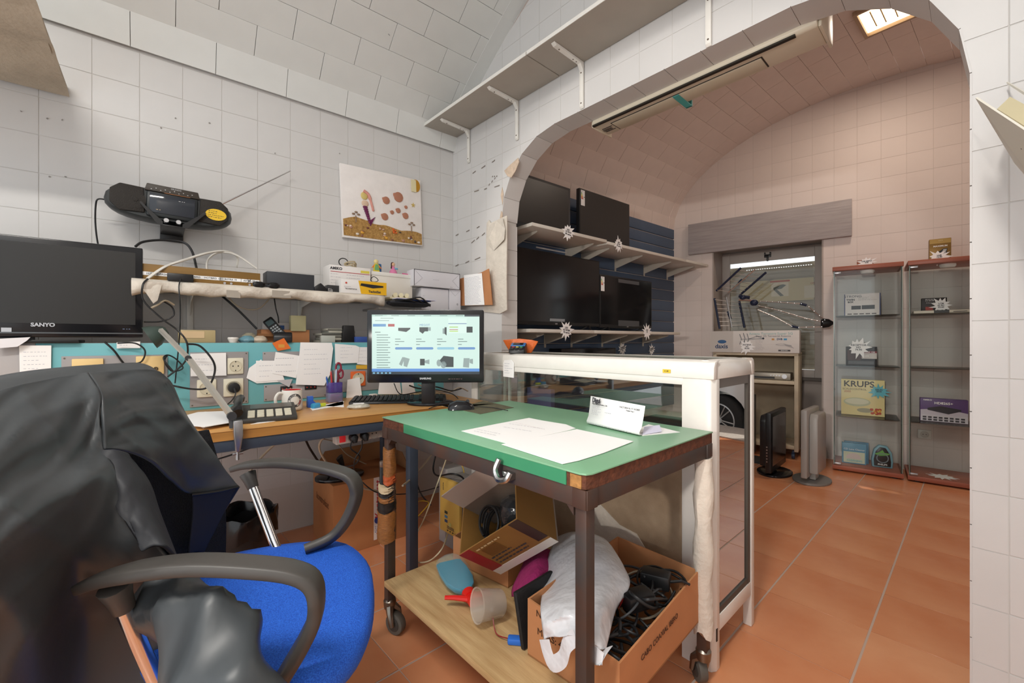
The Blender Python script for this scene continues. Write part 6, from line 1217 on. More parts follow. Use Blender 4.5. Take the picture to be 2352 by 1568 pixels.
t = thing('pen_pot', 'purple transparent pen pot with two little drawers', 'pen pot', A, onD(768, 922)); PU = mat('purple_plastic', hexc('5a4a9c'), .2, alpha=.75)
K().prism(rrect(-.035, .035, -.03, .03, .012), .0, .045, 'z').ob('drawer_case', mat('clear_smoky_plastic', hexc('8d86a8'), .2, alpha=.6), t, .002); K().prism(rrect(-.033, .033, -.028, .028, .010), .046, .095, 'z').ob('cup', PU, t, .002); k = K(); [k.ball((rnd.uniform(-.025, .025), rnd.uniform(-.02, .02), .01 + rnd.uniform(0, .012)), .005, 4) for _ in range(24)]; k.ob('drawer_contents', cm('b5673f', .5), t); k = K(); [k.ball((rnd.uniform(-.025, .025), -.024, .03 + rnd.uniform(0, .008)), .0045, 4) for _ in range(8)]; k.ob('drawer_contents', cm('d2539a', .5), t)
for i, (dx, dy, tx, ty, hx, h_, lab) in enumerate(((-.022, 0, -.03, -.01, '2f5fb0', .115, 'blue'), (-.012, -.01, -.018, -.015, 'c23a3a', .14, 'red'), (-.002, .01, -.006, .0, '4a4a52', .145, 'dark grey'), (.006, .0, .004, .01, 'd9d43a', .13, 'yellow green'), (.0, -.015, .002, -.02, 'b8c6dc', .15, 'pale'))):
    q = thing('pen', '%s pen standing in the purple pen pot' % lab, 'pen', A, (A.loc(t.location).x + dx, A.loc(t.location).y + dy, DZ + .05), 0, 'pens in the purple pot'); K().tube([(0, 0, 0), (tx * .5, ty * .5, h_ - .05), (tx * .55, ty * .55, h_ - .04)], [.0045, .0045, .002], 8).ob('barrel', cm(hx, .4), q)
sc_ = thing('scissors', 'scissors with dark red handles standing in the pen pot', 'scissors', A, (A.loc(t.location).x + .016, A.loc(t.location).y, DZ + .05)); RH = cm('8c2a40', .4)
for dx, dz, rr_ in ((.004, .115, .02), (.014, .085, .019)): K().tube(smooth_path([(dx + rr_ * .62 * math.cos(a), .002, dz + rr_ * 1.15 * math.sin(a)) for a in [2 * math.pi * i / 10 for i in range(10)]], 2, True), .0048, 8, True).ob('handle', RH, sc_)
K().box(-.004, .004, 0, .003, -.03, .07).ob('blade', STEEL, sc_); K().tube([(0, .002, .04), (.006, .002, .08)], .006, 8).ob('shank', RH, sc_)
t = thing('hole_punch', 'small blue plastic punch standing beside the mug', 'hole punch', A, onD(712, 935)); K().box(-.012, .012, -.012, .012, 0, .05).ob('body', cm('3568c8', .4), t, .003); K().prism([(-.012, 0), (.035, 0), (.035, .008), (.01, .03), (-.012, .03)], -.016, .016, 'y').ob('lever', cm('2f5cb8', .4), t, .003)
t = thing('highlighter', 'blue and yellow highlighter lying beside the punch', 'highlighter', A, onD(728, 937), 30); K().tube([(-.025, 0, .012), (.01, 0, .012)], .012, 14).ob('cap', cm('3f9bc8', .4), t, .001); K().tube([(.01, 0, .011), (.045, 0, .010)], .008, 12).ob('barrel', cm('cdd93a', .4), t)
def deskpaper(label, pts, z=DZ, m=PAPER):
    q = [A.hit(x, y, z=z) for x, y in pts]; c = sum(q, Vector()) / len(q); t = thing('paper_sheet', label, 'paper', A, (c.x, c.y, z)); K().prism([(p.x - c.x, p.y - c.y) for p in q], .0003, .002, 'z').ob('sheet', m, t, 0, 0); return t
deskpaper('white paper slip under the highlighter on the desk', ((712, 938), (745, 930), (790, 922), (788, 930), (718, 943)))
t = deskpaper('folded paper cone standing before the pen pot', ((745, 933), (788, 921), (790, 935)))
deskpaper('stack of loose white papers on the desk behind the lamp clamp', ((425, 955), (455, 947), (530, 944), (548, 958), (535, 970), (470, 981), (440, 978)), DZ + .012); deskpaper('lower layer of the white paper stack on the desk', ((420, 958), (470, 946), (545, 946), (552, 962), (468, 984)), DZ + .001)
deskpaper('white sheet under the desk telephone', ((575, 975), (660, 955), (672, 962), (600, 972)), DZ)
t = thing('parts_bag', 'clear bag of small metal parts on the desk before the keyboard', 'bag', A, onD(825, 938), -20, 'bags of small parts'); k = K(); k.ring([[Vector((.045 * w_ * math.cos(a) + rnd.uniform(-.003, .003), .028 * w_ * math.sin(a), z)) for a in [2 * math.pi * j / 14 for j in range(14)]] for w_, z in ((.9, 0.001), (1.1, .008), (.9, .018), (.4, .023))]); k.ob('film', cm('bdb8aa', .2, bump=.6, bscale=50), t, 0, 30); K().box(-.025, .02, -.012, .012, .0215, .0235).ob('label', PAPER, t)
# desk telephone
t = thing('desk_telephone', 'dark desk telephone with big white keys', 'telephone', A, onD(598, 962), -9); t.scale = (1.15, 1.15, 1.15); k = K(); k.prism([(-.075, 0), (.085, 0), (.085, .04), (-.075, .014)], -.085, .105, 'x'); k.ob('body', cm('3b3a38', .45), t, .004)
Mp = Matrix.Translation((0, 0, .0262)) @ Matrix.Rotation(R(9.2), 4, 'X'); kk = K(); kk.box(-.010, .010, -.007, .007, 0, .005); km = kk.mesh('key', cm('d8d2bd', .5), .001, 40, 1)
for i in range(5):
    for j in range(4): o = link('key', km, t); o.matrix_local = Mp @ Matrix.Translation((-.025 + .026 * i, -.06 + .0175 * j, 0))
k = K(); k.box(-.03, .095, .025, .075, .0, .002, Mp); k.ob('index_window', cm('4c4b45', .25), t)
k = K(); k.tube(smooth_path([(-.062, -.085, .035), (-.062, -.05, .052), (-.062, .03, .06), (-.062, .085, .058)], 4), [(.020, .014)] * 3 + [(.016, .010)] * 7 + [(.020, .015)] * 3, 10); k.ob('handset', BLACK, t, 0, 50)
# clamp lamp arm
t = thing('desk_lamp', 'silver jointed desk lamp clamped to the desk front', 'lamp', A, (0, 0, 0)); ALUM = mat('silver_lamp_arm', hexc('b8b4ac'), .35, .6)
w1, w2, w3 = AH(368, 757, -.50), AH(432, 822, -.62), AH(532, 955, -.88)
for d_ in (-.006, .006): K().tube([w1 + Vector((0, d_, 0)), w2 + Vector((0, d_, 0))], .0045, 4).ob('arm_bar', ALUM, t); K().tube([w2 + Vector((0, d_, 0)), w3 + Vector((0, d_, 0))], .0055, 4).ob('arm_bar', ALUM, t)
K().tube([w1, w2], [(.009, .007)] * 2, 4).ob('upper_arm', ALUM, t); K().tube([w2, w3], [(.011, .008)] * 2, 4).ob('lower_arm', ALUM, t); k = K(); k.cyl(w2 + Vector((0, -.015, 0)), w2 + Vector((0, .015, 0)), .010, n=12); k.ob('elbow_joint', DARK, t)
k = K(); k.cyl(w3 + Vector((0, -.012, 0)), w3 + Vector((0, .012, 0)), .014, n=12); k.tube([w3, w3 + Vector((.003, 0, -.04))], .010, 10); k.ob('base_joint', DARK, t)
c = A.hit(545, 985, y=-.90); k = K(); k.prism([(c.x - .012, c.z + .03), (c.x + .014, c.z + .03), (c.x + .016, c.z - .02), (c.x + .008, c.z - .075), (c.x - .006, c.z - .075), (c.x - .012, c.z - .01)], -.915, -.892, 'y'); k.ob('clamp', STEEL, t, .004); k = K(); k.cyl((c.x + .002, -.89, c.z - .105), (c.x + .002, -.89, c.z - .06), .005, n=8); k.tube([(c.x - .012, -.89, c.z - .085), (c.x + .018, -.89, c.z - .085)], .004, 6); k.ob('clamp_screw', STEEL, t)
K().lathe([(.012, .05), (.02, .045), (.04, .01), (.045, -.01)], 18, Matrix.Translation((AH(350, 765, -.46).x, -.46, 1.055)) @ Matrix.Rotation(R(60), 4, 'Y'), cap=False).ob('lamp_shade', cm('3c4a44', .4), t, 0, 50)
# ================================================================ CABLES ABOVE THE DESK
def AC_(pts): return [A(*AH(*p)) for p in pts]
cable('cable', 'thick white coaxial cable arching over the felt shelf to the left', CABLEW, AC_([(338, 640, -.33), (380, 612, -.30), (430, 595, -.26), (480, 580, -.2), (520, 577, -.15), (545, 590, -.1), (543, 615, -.08)]), .0055)
cable('cable', 'white coaxial loop with a plug end above the felt shelf', CABLEW, AC_([(495, 650, -.25), (478, 630, -.22), (476, 600, -.18), (495, 582, -.16), (520, 580, -.16), (548, 588, -.17), (590, 617, -.18)]), .0045)
cable('cable', 'thick black cable curving from the old television over the shelf', CABLEB, AC_([(311, 566, -.2), (330, 555, -.18), (375, 551, -.16), (420, 556, -.16), (440, 575, -.18), (450, 610, -.22), (456, 645, -.25)]), .005)
cable('cable', 'black cable hanging down in front of the felt shelf to the desk', CABLEB, AC_([(340, 640, -.36), (328, 655, -.37), (330, 690, -.38), (370, 730, -.40), (410, 760, -.42), (430, 790, -.44), (425, 830, -.40), (385, 865, -.36)]), .0035)
cable('cable', 'thin black lead from the adaptor looping down past the panel', CABLEB, AC_([(415, 640, -.35), (411, 660, -.37), (414, 700, -.37), (413, 760, -.36), (408, 820, -.33), (402, 880, -.33)]), .0025)
cable('cable', 'black cable looping in front of the socket plates', CABLEB, AC_([(430, 790, -.40), (460, 795, -.40), (490, 830, -.40), (492, 860, -.39), (475, 890, -.38), (440, 893, -.37), (395, 885, -.36)]), .004)
cable('cable', 'black coiled lead hanging at the left socket plate', CABLEB, AC_([(385, 815, -.33), (378, 830, -.335), (395, 852, -.34), (420, 845, -.34), (405, 825, -.335), (385, 815, -.33), (376, 825, -.34), (400, 855, -.345)]), .0028)
cable('cable', 'pair of dark leads drooping over the panel below the old television', CABLEB, AC_([(240, 785, -.33), (262, 805, -.33), (285, 835, -.32), (310, 850, -.32)]), .0035); cable('cable', 'dark lead arching below the old television stand', CABLEB, AC_([(270, 788, -.33), (310, 788, -.34), (333, 805, -.34), (325, 830, -.33), (300, 836, -.32)]), .003)
cable('cable', 'black plug lead from the lower white socket to the desk', CABLEB, AC_([(540, 892, -.36), (541, 905, -.36), (532, 920, -.38), (520, 930, -.42)]), .0025)
cable('cable', 'dark rod like cable slanting under the felt shelf', CABLEB, AC_([(508, 678, -.1), (545, 710, -.12), (590, 755, -.16)]), .005); cable('cable', 'grey cable sagging under the felt shelf', CABLEG, AC_([(520, 678, -.2), (550, 705, -.2), (590, 710, -.2), (615, 690, -.2), (620, 675, -.2)]), .003); cable('cable', 'black lead with a plug hanging from the shelf to the phone', CABLEB, AC_([(630, 685, -.2), (634, 710, -.2), (639, 728, -.2), (640, 742, -.2)]), .003)
cable('cable', 'black wire loop at the left under the felt shelf', CABLEB, AC_([(372, 690, -.3), (395, 705, -.28), (398, 725, -.28), (370, 738, -.28), (330, 739, -.28)]), .003); cable('cable', 'grey coax with a metal plug hanging near the television', CABLEG, AC_([(400, 700, -.3), (380, 690, -.32), (362, 700, -.34), (345, 708, -.35)]), .004)
cable('cable', 'black keyboard lead across the desk behind the keyboard', CABLEB, AC_([(905, 880, -.55), (920, 905, -.6), (960, 900, -.62), (1000, 895, -.62), (1040, 905, -.66), (1060, 925, -.75)]), .0025); cable('cable', 'thin black mouse lead lying over the desk edge', CABLEB, [A(*A.hit(x, y, z=DZ + .004)) for x, y in ((985, 938), (1010, 930), (1040, 927))], .002)
# ================================================================ UNDER THE DESK
def FL(px, py, z=0): return Wd.hit(px, py, z=z)
p, q = A.hit(772, 1010, y=-.84), A.hit(896, 990, y=-.84)
t = thing('power_strip', 'white power strip with a red switch under the desk rail', 'power strip', A, (p.x, -.84, p.z - .0)); t.rotation_euler.y = R(-2)
L_ = q.x - p.x; K().box(0, L_, 0, .05, -.022, .022).ob('body', cm('d8d0c8', .4), t, .004); K().box(.012, .036, -.003, 0, -.014, .014).ob('switch', cm('c8262a', .35, emit=.25), t, .002)
for i in range(4):
    x = .065 + (L_ - .09) * i / 3; K().lathe([(.022, 0), (.022, .002), (.0185, .002), (.018, -.010), (.0001, -.010)], 22, Matrix.Translation((x, -.0005, 0)) @ Matrix.Rotation(R(90), 4, 'X')).ob('socket_well', cm('c4bbb0', .5), t)
    if i < 2: K().tube([(x, .004, 0), (x, -.02, -.002), (x, -.026, -.02)], [.017, .016, .008], 14).ob('plug', BLACK, t, .001)
    else: k = K(); [k.cyl((x + dx, -.0015, 0), (x + dx, .004, 0), .0028, n=8) for dx in (-.0085, .0085)]; k.ob('pin_hole', BLACK, t)
def AC2(pts): return [A(*A.hit(x, y, y=yy)) for x, y, yy in pts]
cable('cable', 'black plug lead twisting below the power strip', CABLEB, AC2([(808, 1012, -.87), (806, 1030, -.86), (826, 1048, -.84), (812, 1068, -.80), (780, 1070, -.75), (760, 1065, -.7)]), .003)
cable('cable', 'second black plug lead hanging from the power strip', CABLEB, AC2([(832, 1010, -.87), (830, 1030, -.86), (815, 1055, -.84), (813, 1085, -.8)]), .003)
cable('cable', 'beige mains cable curling from the left end of the power strip', CABLEG, AC2([(766, 998, -.83), (745, 1003, -.82), (733, 1025, -.8), (745, 1055, -.76), (775, 1090, -.7), (810, 1115, -.65), (860, 1126, -.6), (905, 1132, -.55)]), .0045)
cable('cable', 'black cable falling behind the power strip', CABLEB, AC2([(700, 1005, -.5), (712, 1030, -.45), (735, 1065, -.4), (760, 1100, -.35)]), .005)
cable('cable', 'thin grey wire drooping across the wall under the desk', CABLEG, AC2([(720, 1005, -.3), (770, 1015, -.25), (800, 1045, -.2), (855, 1072, -.2)]), .003)
cable('cable', 'black wire crossing the wall beside the lamp clamp', CABLEB, AC2([(480, 1060, -.2), (530, 1045, -.22), (570, 1030, -.25), (600, 1020, -.3)]), .004); cable('cable', 'grey pipe like cable slanting below the desk at the left', CABLEG, AC2([(560, 1100, -.1), (600, 1050, -.15), (640, 1012, -.25)]), .006)
cable('cable', 'black cord running over the cardboard box to the table leg', CABLEB, AC2([(830, 1105, -.6), (870, 1132, -.62), (940, 1133, -.55), (1000, 1120, -.45), (1050, 1100, -.4), (1085, 1060, -.35)]), .0028)
# carton with printed tape
g0, g1 = FL(737, 1255), FL(940, 1240)
d0 = FL(775, 1290)
t = thing('cardboard_box', 'large brown cardboard box with Kontrolsat tape under the desk', 'box', A, (0, 0, 0))
bx0 = A.loc(FL(765, 1283)); bx1 = A.loc(FL(905, 1265)); 
KX0, KX1, KY0, KY1, KH = bx0.x + .0, bx0.x + .40, bx0.y, bx0.y + .34, .345
K().box(KX0, KX1, KY0, KY1, 0, KH).ob('carton', mat('kontrol_cardboard', hexc('b57a4c'), .8, noise=.1, scale=8), t, .003)
k = K(); k.prism([(KX0, KH), (KX1, KH), (KX1 - .02, KH + .10), (KX0 + .06, KH + .09)], KY1 - .004, KY1, 'y'); k.ob('raised_flap', CARDIN, t); k = K(); k.prism([(KY0, KH), (KY1, KH), (KY1 - .05, KH + .07), (KY0 + .1, KH + .08)], KX1 - .004, KX1, 'x'); k.ob('raised_flap', CARDIN, t)
tx = A.hit(868, 1190, y=KY0).x; K().box(tx - .022, tx + .022, KY0 - .0012, KY0, .03, KH).ob('tape', cm('d8cdc6', .4), t)
text('Kontrolsat', .044, cm('b5232e', .5), t, Matrix.Translation((tx + .001, KY0 - .002, .235)) @ Matrix.Rotation(R(-90), 4, 'Y') @ Matrix.Rotation(R(90), 4, 'X'), bold=.0006); text('sat', .040, cm('b5232e', .5), t, Matrix.Translation((tx + .001, KY0 - .002, .045)) @ Matrix.Rotation(R(-90), 4, 'Y') @ Matrix.Rotation(R(90), 4, 'X'), bold=.0006)
K().prism(arcpts(tx, .128, .019, .019, 0, 360, 20)[:-1], KY0 - .0018, KY0, 'y').ob('logo', cm('2a3f86', .5), t); scribble(t, cm('4a5aa0', .5), tx - .016, tx + .016, .065, .10, 4, KY0 - .0022, 'small_print', th=.0015)
text('kontrolsat', .05, cm('6b4126', .8), t, Matrix.Translation((KX0 - .001, (KY0 + KY1) / 2 - .0, .23)) @ Matrix.Rotation(R(-90), 4, 'Z') @ Matrix.Rotation(R(90), 4, 'X'), ext=.0003)
t = thing('monitor_stand', 'black oval monitor stand lying on the cardboard box', 'monitor stand', A, (KX0 + .07, KY0 + .12, KH + .001)); K().prism(arcpts(0, 0, .12, .09, 0, 360, 28)[:-1], 0, .016, 'z').ob('foot', GB, t, .004); K().tube([(.01, .0, .01), (.015, .01, .06), (.0, .01, .10)], [(.03, .014), (.014, .01), (.03, .012)], 10).ob('neck', BLACK, t)
# bin with black liner
c = FL(580, 1330); t = thing('waste_bin', 'waste bin lined with a shiny black bag behind the chair', 'waste bin', A, (A.loc(FL(560, 1340)).x, A.loc(FL(560, 1340)).y + .05, 0))
K().lathe([(.11, 0), (.13, .28), (.127, .28), (.107, .004), (.0001, .004)], 28, cap=False).ob('bin', BLACK, t, 0, 50)
rows = []
for j, (r_, z) in enumerate(((.137, .20), (.139, .24), (.137, .275), (.133, .296), (.122, .292), (.115, .25))): rows.append([Vector((r_ * (1 + .035 * math.sin(11 * a + j) + rnd.uniform(-.012, .012)) * math.cos(a), r_ * (1 + .035 * math.sin(9 * a - j) + rnd.uniform(-.012, .012)) * math.sin(a), z + .008 * math.sin(7 * a + j))) for a in [2 * math.pi * i / 48 for i in range(48)]])
K().ring(rows, cap=False).ob('liner', mat('shiny_black_bag', (.008, .008, .009), .18), t, 0, 30)
# computers
t = thing('computer_tower', 'small tower computer with a yellowed front panel under the desk', 'computer', B, tuple(B.loc(FL(1015, 1262)))[:2] + (.0,)); tl = t
zb_ = .055; YF = mat('yellowed_plastic', hexc('d9b35a'), .45, noise=.12, scale=5)
s0, s1 = B.hit(1012, 1180, y=B.loc(FL(1015, 1262)).y), B.hit(1057, 1180, y=B.loc(FL(1015, 1262)).y); PWd = max(.07, s1.x - s0.x); zt = B.hit(1035, 1103, y=B.loc(FL(1015, 1262)).y).z; zb_ = B.hit(1035, 1227, y=B.loc(FL(1015, 1262)).y).z
t.location = B(s0.x, s0.y, zb_)
K().box(.004, PWd - .004, .012, .13, .002, zt - zb_ - .002).ob('case', cm('8d8985', .5), t, .003); K().box(0, PWd, -.006, .014, 0, zt - zb_).ob('front_panel', YF, t, .006)
HH = zt - zb_; K().box(PWd * .28, PWd * .42, -.0075, -.005, HH * .36, HH * .41).ob('sticker', cm('2c3a34', .4), t); K().box(PWd * .28, PWd * .42, -.0075, -.005, HH * .28, HH * .33).ob('sticker', cm('4a7fa6', .4), t); K().box(PWd * .28, PWd * .42, -.0075, -.005, HH * .20, HH * .25).ob('sticker', cm('2b4a78', .4), t); K().cyl((PWd * .56, -.009, HH * .19), (PWd * .56, -.005, HH * .19), .010, n=18).ob('power_button', cm('c8c27a', .3), t)
k = K(); [k.box(PWd * .4, PWd * .75, -.007, -.005, HH * (.10 + .02 * i), HH * (.108 + .02 * i)) for i in range(3)]; k.ob('vent', INK, t); k = K(); [k.box(PWd * (.4 + .13 * i), PWd * (.46 + .13 * i), -.007, -.005, HH * .055, HH * .075) for i in range(4)]; k.ob('front_port', BLACK, t); text('emachines', .009, INK, t, Matrix.Translation((PWd * .2, -.0068, HH * .85)) @ Matrix.Rotation(R(-90), 4, 'Y') @ Matrix.Rotation(R(90), 4, 'X'))
t = carton('plain grey carton supporting the yellowed computer', s0.x - .02, s0.y + .04, 0, PWd + .02, .09, zb_ - .002, cm('8f8a86', .6), fr=B)
t = carton('grey metal computer case standing behind the yellowed one', s0.x - .09, s0.y + .05, 0, .075, .16, zt - .0 + .02, cm('b3b0ae', .45), fr=B, name='computer_case', cat='computer')
def BC(pts): return [B(*B.hit(x, y, y=yy)) for x, y, yy in pts]
cable('cable', 'white usb lead looping from the yellowed computer to the floor', mat('cream_lead', hexc('d5c9a8'), .45), BC([(1030, 1040, -.6), (1012, 1090, -.62), (990, 1150, -.70), (970, 1200, -.72), (940, 1260, -.74), (950, 1288, -.75), (985, 1288, -.75), (1015, 1260, -.73), (1028, 1225, s0.y - .01)]), .003)
cable('cable', 'thick grey cable slanting from the table down to the taped leg', CABLEG, BC([(1000, 1032, -.55), (975, 1065, -.65), (945, 1098, -.78), (925, 1115, -.90)]), .0045)
cable('cable', 'black cable hanging beside the dark table leg', CABLEB, BC([(945, 1010, -.45), (948, 1070, -.5), (965, 1130, -.5), (990, 1160, -.45)]), .004); cable('cable', 'black cable loop above the yellowed computer', CABLEB, BC([(1003, 1035, -.5), (995, 1075, -.52), (1005, 1092, -.55), (1040, 1088, -.55), (1065, 1100, -.5), (1060, 1130, -.45), (1058, 1160, -.42)]), .0045)
cable('cable', 'yellow network cable behind the yellowed computer', cm('c9a32e', .45), BC([(1050, 1048, -.42), (1065, 1080, -.42), (1064, 1120, -.42), (1056, 1150, -.42), (1060, 1165, -.42)]), .003); cable('cable', 'yellow network cable lying under the desk', cm('c9a32e', .45), BC([(950, 1160, -.5), (965, 1150, -.5), (985, 1155, -.5), (965, 1180, -.52), (955, 1190, -.52)]), .003)
t = thing('wall_socket', 'white socket box with a plug on the wall under the desk', 'socket', B, (B.hit(980, 1020, y=-.03).x, -.002, .45)); K().box(-.05, .05, -.03, 0, -.04, .04).ob('plate', WHITEP, t, .004); K().cyl((0, -.045, 0), (0, -.03, 0), .018, n=16).ob('socket_well', cm('bdb6aa', .5), t)
# ================================================================ ON THE LOWER BOARD OF THE TROLLEY (z = 0.203)
TB = .2035
def tb(px, py, z=TB): return B.hit(px, py, z=z)
def openbox(label, o, rz, w, d, h, mo_, mi_, tilt=(0, 0), th=.004, cut=None, name='cardboard_box'):
    t = thing(name, label, 'box', B, o, rz); t.rotation_euler.x = R(tilt[0]); t.rotation_euler.y = R(tilt[1])
    K().box(0, w, 0, d, 0, th).ob('bottom', mi_, t)
    zs = cut or [h] * 4
    K().prism([(0, th), (w, th), (w, zs[1]), (0, zs[0])], 0, th, 'y').ob('front_side', [mo_], t); K().prism([(0, th), (w, th), (w, zs[2]), (0, zs[3])], d - th, d, 'y').ob('back_side', mo_, t)
    K().prism([(th, th), (d - th, th), (d - th, zs[3]), (th, zs[0])], 0, th, 'x').ob('left_side', mo_, t); K().prism([(th, th), (d - th, th), (d - th, zs[2]), (th, zs[1])], w - th, w, 'x').ob('right_side', mo_, t)
    return t
# cable carton at the right
o = tb(1215, 1490); o2 = tb(1575, 1440); 
CX, CY = 1.55, -.985
c0 = tb(1212, 1503); t = openbox('torn brown carton marked CABO COAXIAL full of cables on the trolley', (c0.x, c0.y, TB), 3, .275, .46, .17, CARD, CARDIN, th=.005, cut=[.150, .120, .15, .165]); cb = t
text('CABO COAXIAL IBERO', .020, cm('4a2e1e', .8), t, Matrix.Translation((.2765, .20, .085)) @ Matrix.Rotation(R(90), 4, 'Z') @ Matrix.Rotation(R(90), 4, 'X') @ Matrix.Rotation(R(3), 4, 'Z'), align='CENTER', ext=.0003); text('N.W.:', .024, cm('4a2e1e', .8), t, face_m(.06, -.0012, .125), ext=.0003); text('MEAS: 4', .024, cm('4a2e1e', .8), t, face_m(.075, -.0012, .08), ext=.0003)
rr = random.Random(5)
for i in range(22):
    pts = []; x, y = rr.uniform(.13, .24), rr.uniform(.06, .40); a = rr.uniform(0, 6.3); R0 = rr.uniform(.03, .075)
    for j in range(9): aa = a + j * .75; pts.append(cb.matrix_basis @ Vector((max(.02, min(.255, x + R0 * math.cos(aa))), max(.025, min(.435, y + R0 * 1.3 * math.sin(aa))), .045 + .007 * i * .6 + .02 * math.sin(aa * 1.3 + i) + .02)))
    cable('cable', 'dark cable coiled among others in the torn carton', (CABLEB, CABLEB, mat('grey_black_cable', hexc('3b3d40'), .4), CABLEG if i % 11 == 0 else CABLEB)[i % 4], pts, rr.uniform(.003, .0048), group='cables in the torn carton', seg=4)
for i, (x, y, rz, lab) in enumerate(((.20, .33, 20, 'black power adaptor near the back of the torn carton'), (.21, .20, 70, 'black power adaptor near the front of the torn carton'))):
    p = cb.matrix_basis @ Vector((x, y, .15)); q = thing('power_adaptor', lab, 'adaptor', Wd, p, B.deg + rz); K().box(-.04, .04, -.025, .025, -.02, .02).ob('case', BLACK, q, .005); K().tube([(.04, 0, 0), (.07, 0, .01), (.09, .01, .0)], .004, 6).ob('lead', CABLEB, q)
# white plastic bag draped over the carton
bp = Vector((-.0, 0, 0)); PB_ = mat('white_polythene', hexc('e2e2e5'), .3, bump=1.0, bscale=16, noise=.05, scale=9)
WBO = B(1.66, -.78, TB + .1); t = thing('plastic_bag', 'white plastic carrier bag draped over the cable carton', 'bag', Wd, WBO)
def BZ(px, py, y): return B(*B.hit(px, py, y=y))
CT = [[(1282, 1232, -.62), (1310, 1222, -.62), (1345, 1222, -.60), (1385, 1235, -.60), (1405, 1255, -.60)],
      [(1262, 1270, -.70), (1300, 1265, -.72), (1345, 1262, -.72), (1395, 1275, -.70), (1435, 1305, -.66)],
      [(1250, 1340, -.80), (1290, 1335, -.83), (1340, 1330, -.82), (1395, 1335, -.79), (1446, 1345, -.72)],
      [(1242, 1390, -.94), (1285, 1390, -.95), (1335, 1390, -.93), (1385, 1395, -.89), (1415, 1400, -.80)],
      [(1244, 1425, -.985), (1285, 1435, -.99), (1330, 1440, -.985), (1375, 1450, -.96), (1400, 1455, -.90)],
      [(1250, 1470, -.992), (1278, 1462, -.996), (1330, 1462, -.996), (1372, 1490, -.985), (1392, 1490, -.95)]]
g = spline_grid([[BZ(*p) for p in r] for r in CT], 6, 6, fold=.016, seed=4); k = K(); k.grid([[p - WBO for p in r] for r in g]); o = k.ob('film', PB_, t, 0, 50, fix=False); o.modifiers.new('thick', 'SOLIDIFY').thickness = .001
for h_ in ([(1250, 1468, -.994), (1258, 1500, -.997), (1270, 1523, -1.0), (1292, 1512, -1.0), (1302, 1480, -1.0), (1322, 1462, -.998)], [(1372, 1488, -.985), (1368, 1515, -.99), (1370, 1525, -.99), (1385, 1500, -.97), (1394, 1488, -.95)]):
    P_ = [BZ(*p) - WBO for p in smooth_path(h_, 5)]; k = K(); k.tube(P_, (.017, .0012), 8, flat=B.x); k.ob('handle', PB_, t, 0, 50)
RP = cm('c8322e', .4); k = K(); k.quad(*[BZ(*p) - WBO for p in ((1425, 1385, -.78), (1443, 1350, -.72), (1447, 1356, -.70), (1420, 1400, -.78))]); k.quad(*[BZ(*p) - WBO for p in ((1278, 1266, -.66), (1308, 1262, -.66), (1305, 1272, -.70), (1275, 1274, -.70))]); k.ob('red_print', RP, t, 0, 0, fix=False)
# magenta cloth
CO_ = B(1.44, -.80, TB); t = thing('cloth', 'crumpled magenta microfibre cloth beside the carrier bag', 'cloth', Wd, CO_)
CT = [[(1215, 1270, -.66), (1240, 1265, -.66), (1275, 1268, -.64)], [(1200, 1310, -.74), (1235, 1300, -.78), (1265, 1300, -.72)], [(1182, 1350, -.80), (1215, 1345, -.86), (1250, 1345, -.80)], [(1180, 1368, -.80), (1218, 1362, -.86), (1245, 1375, -.82)]]
g = spline_grid([[BZ(*p) for p in r] for r in CT], 8, 8, fold=.006, seed=9); k = K(); k.grid([[p - CO_ for p in r] for r in g]); o = k.ob('fabric', mat('magenta_microfibre', hexc('a82a6c'), .95, noise=.2, scale=60, bump=.4, bscale=120), t, 0, 60, fix=False); o.modifiers.new('thick', 'SOLIDIFY').thickness = .008
# dark tablet case leaning
t = thing('tablet_case', 'black tablet case leaning on the cable carton', 'case', B, (c0.x - .012, c0.y + .0, TB), 3); t.rotation_euler.y = R(-12); K().box(-.014, 0, 0, .16, 0.003, .150).ob('cover', mat('black_leatherette', (.012, .012, .013), .55, bump=.2, bscale=120), t, .004); K().box(-.0155, -.013, .004, .156, .006, .012).ob('zip', cm('8f8a80', .4), t)
t = thing('battery_pack', 'blue shrink wrapped battery pack under the black case', 'battery', B, tuple(tb(1195, 1478))[:2] + (TB + .0,), 40); K().box(-.035, .035, -.012, .012, 0, .018).ob('cells', cm('2f6fd0', .35), t, .005)
K().tube(smooth_path([(-.035, 0, .012), (-.07, .02, .008), (-.085, .05, .03), (-.088, .055, .05)], 4), .0016, 5).ob('red_lead', cm('8c1f26', .4), t); K().box(-.093, -.083, .05, .06, .05, .06).ob('connector', WHITEP, t)
# clear tub
p = tb(1140, 1425); t = thing('plastic_tub', 'clear round plastic tub lying on its side on the trolley', 'tub', B, (p.x, p.y + .02, TB + .046), -15); TUB = mat('frosted_plastic', hexc('cfc3b4'), .25, alpha=.45)
Mx = Matrix.Rotation(R(80), 4, 'X'); K().lathe([(.036, .0), (.038, .002), (.045, .075), (.048, .078), (.048, .082), (.044, .080), (.0435, .075), (.036, .004)], 28, Mx, cap=False).ob('wall', TUB, t, 0, 50); K().lathe([(.0355, .002), (.0001, .002)], 28, Mx, cap=False).ob('bottom', TUB, t)
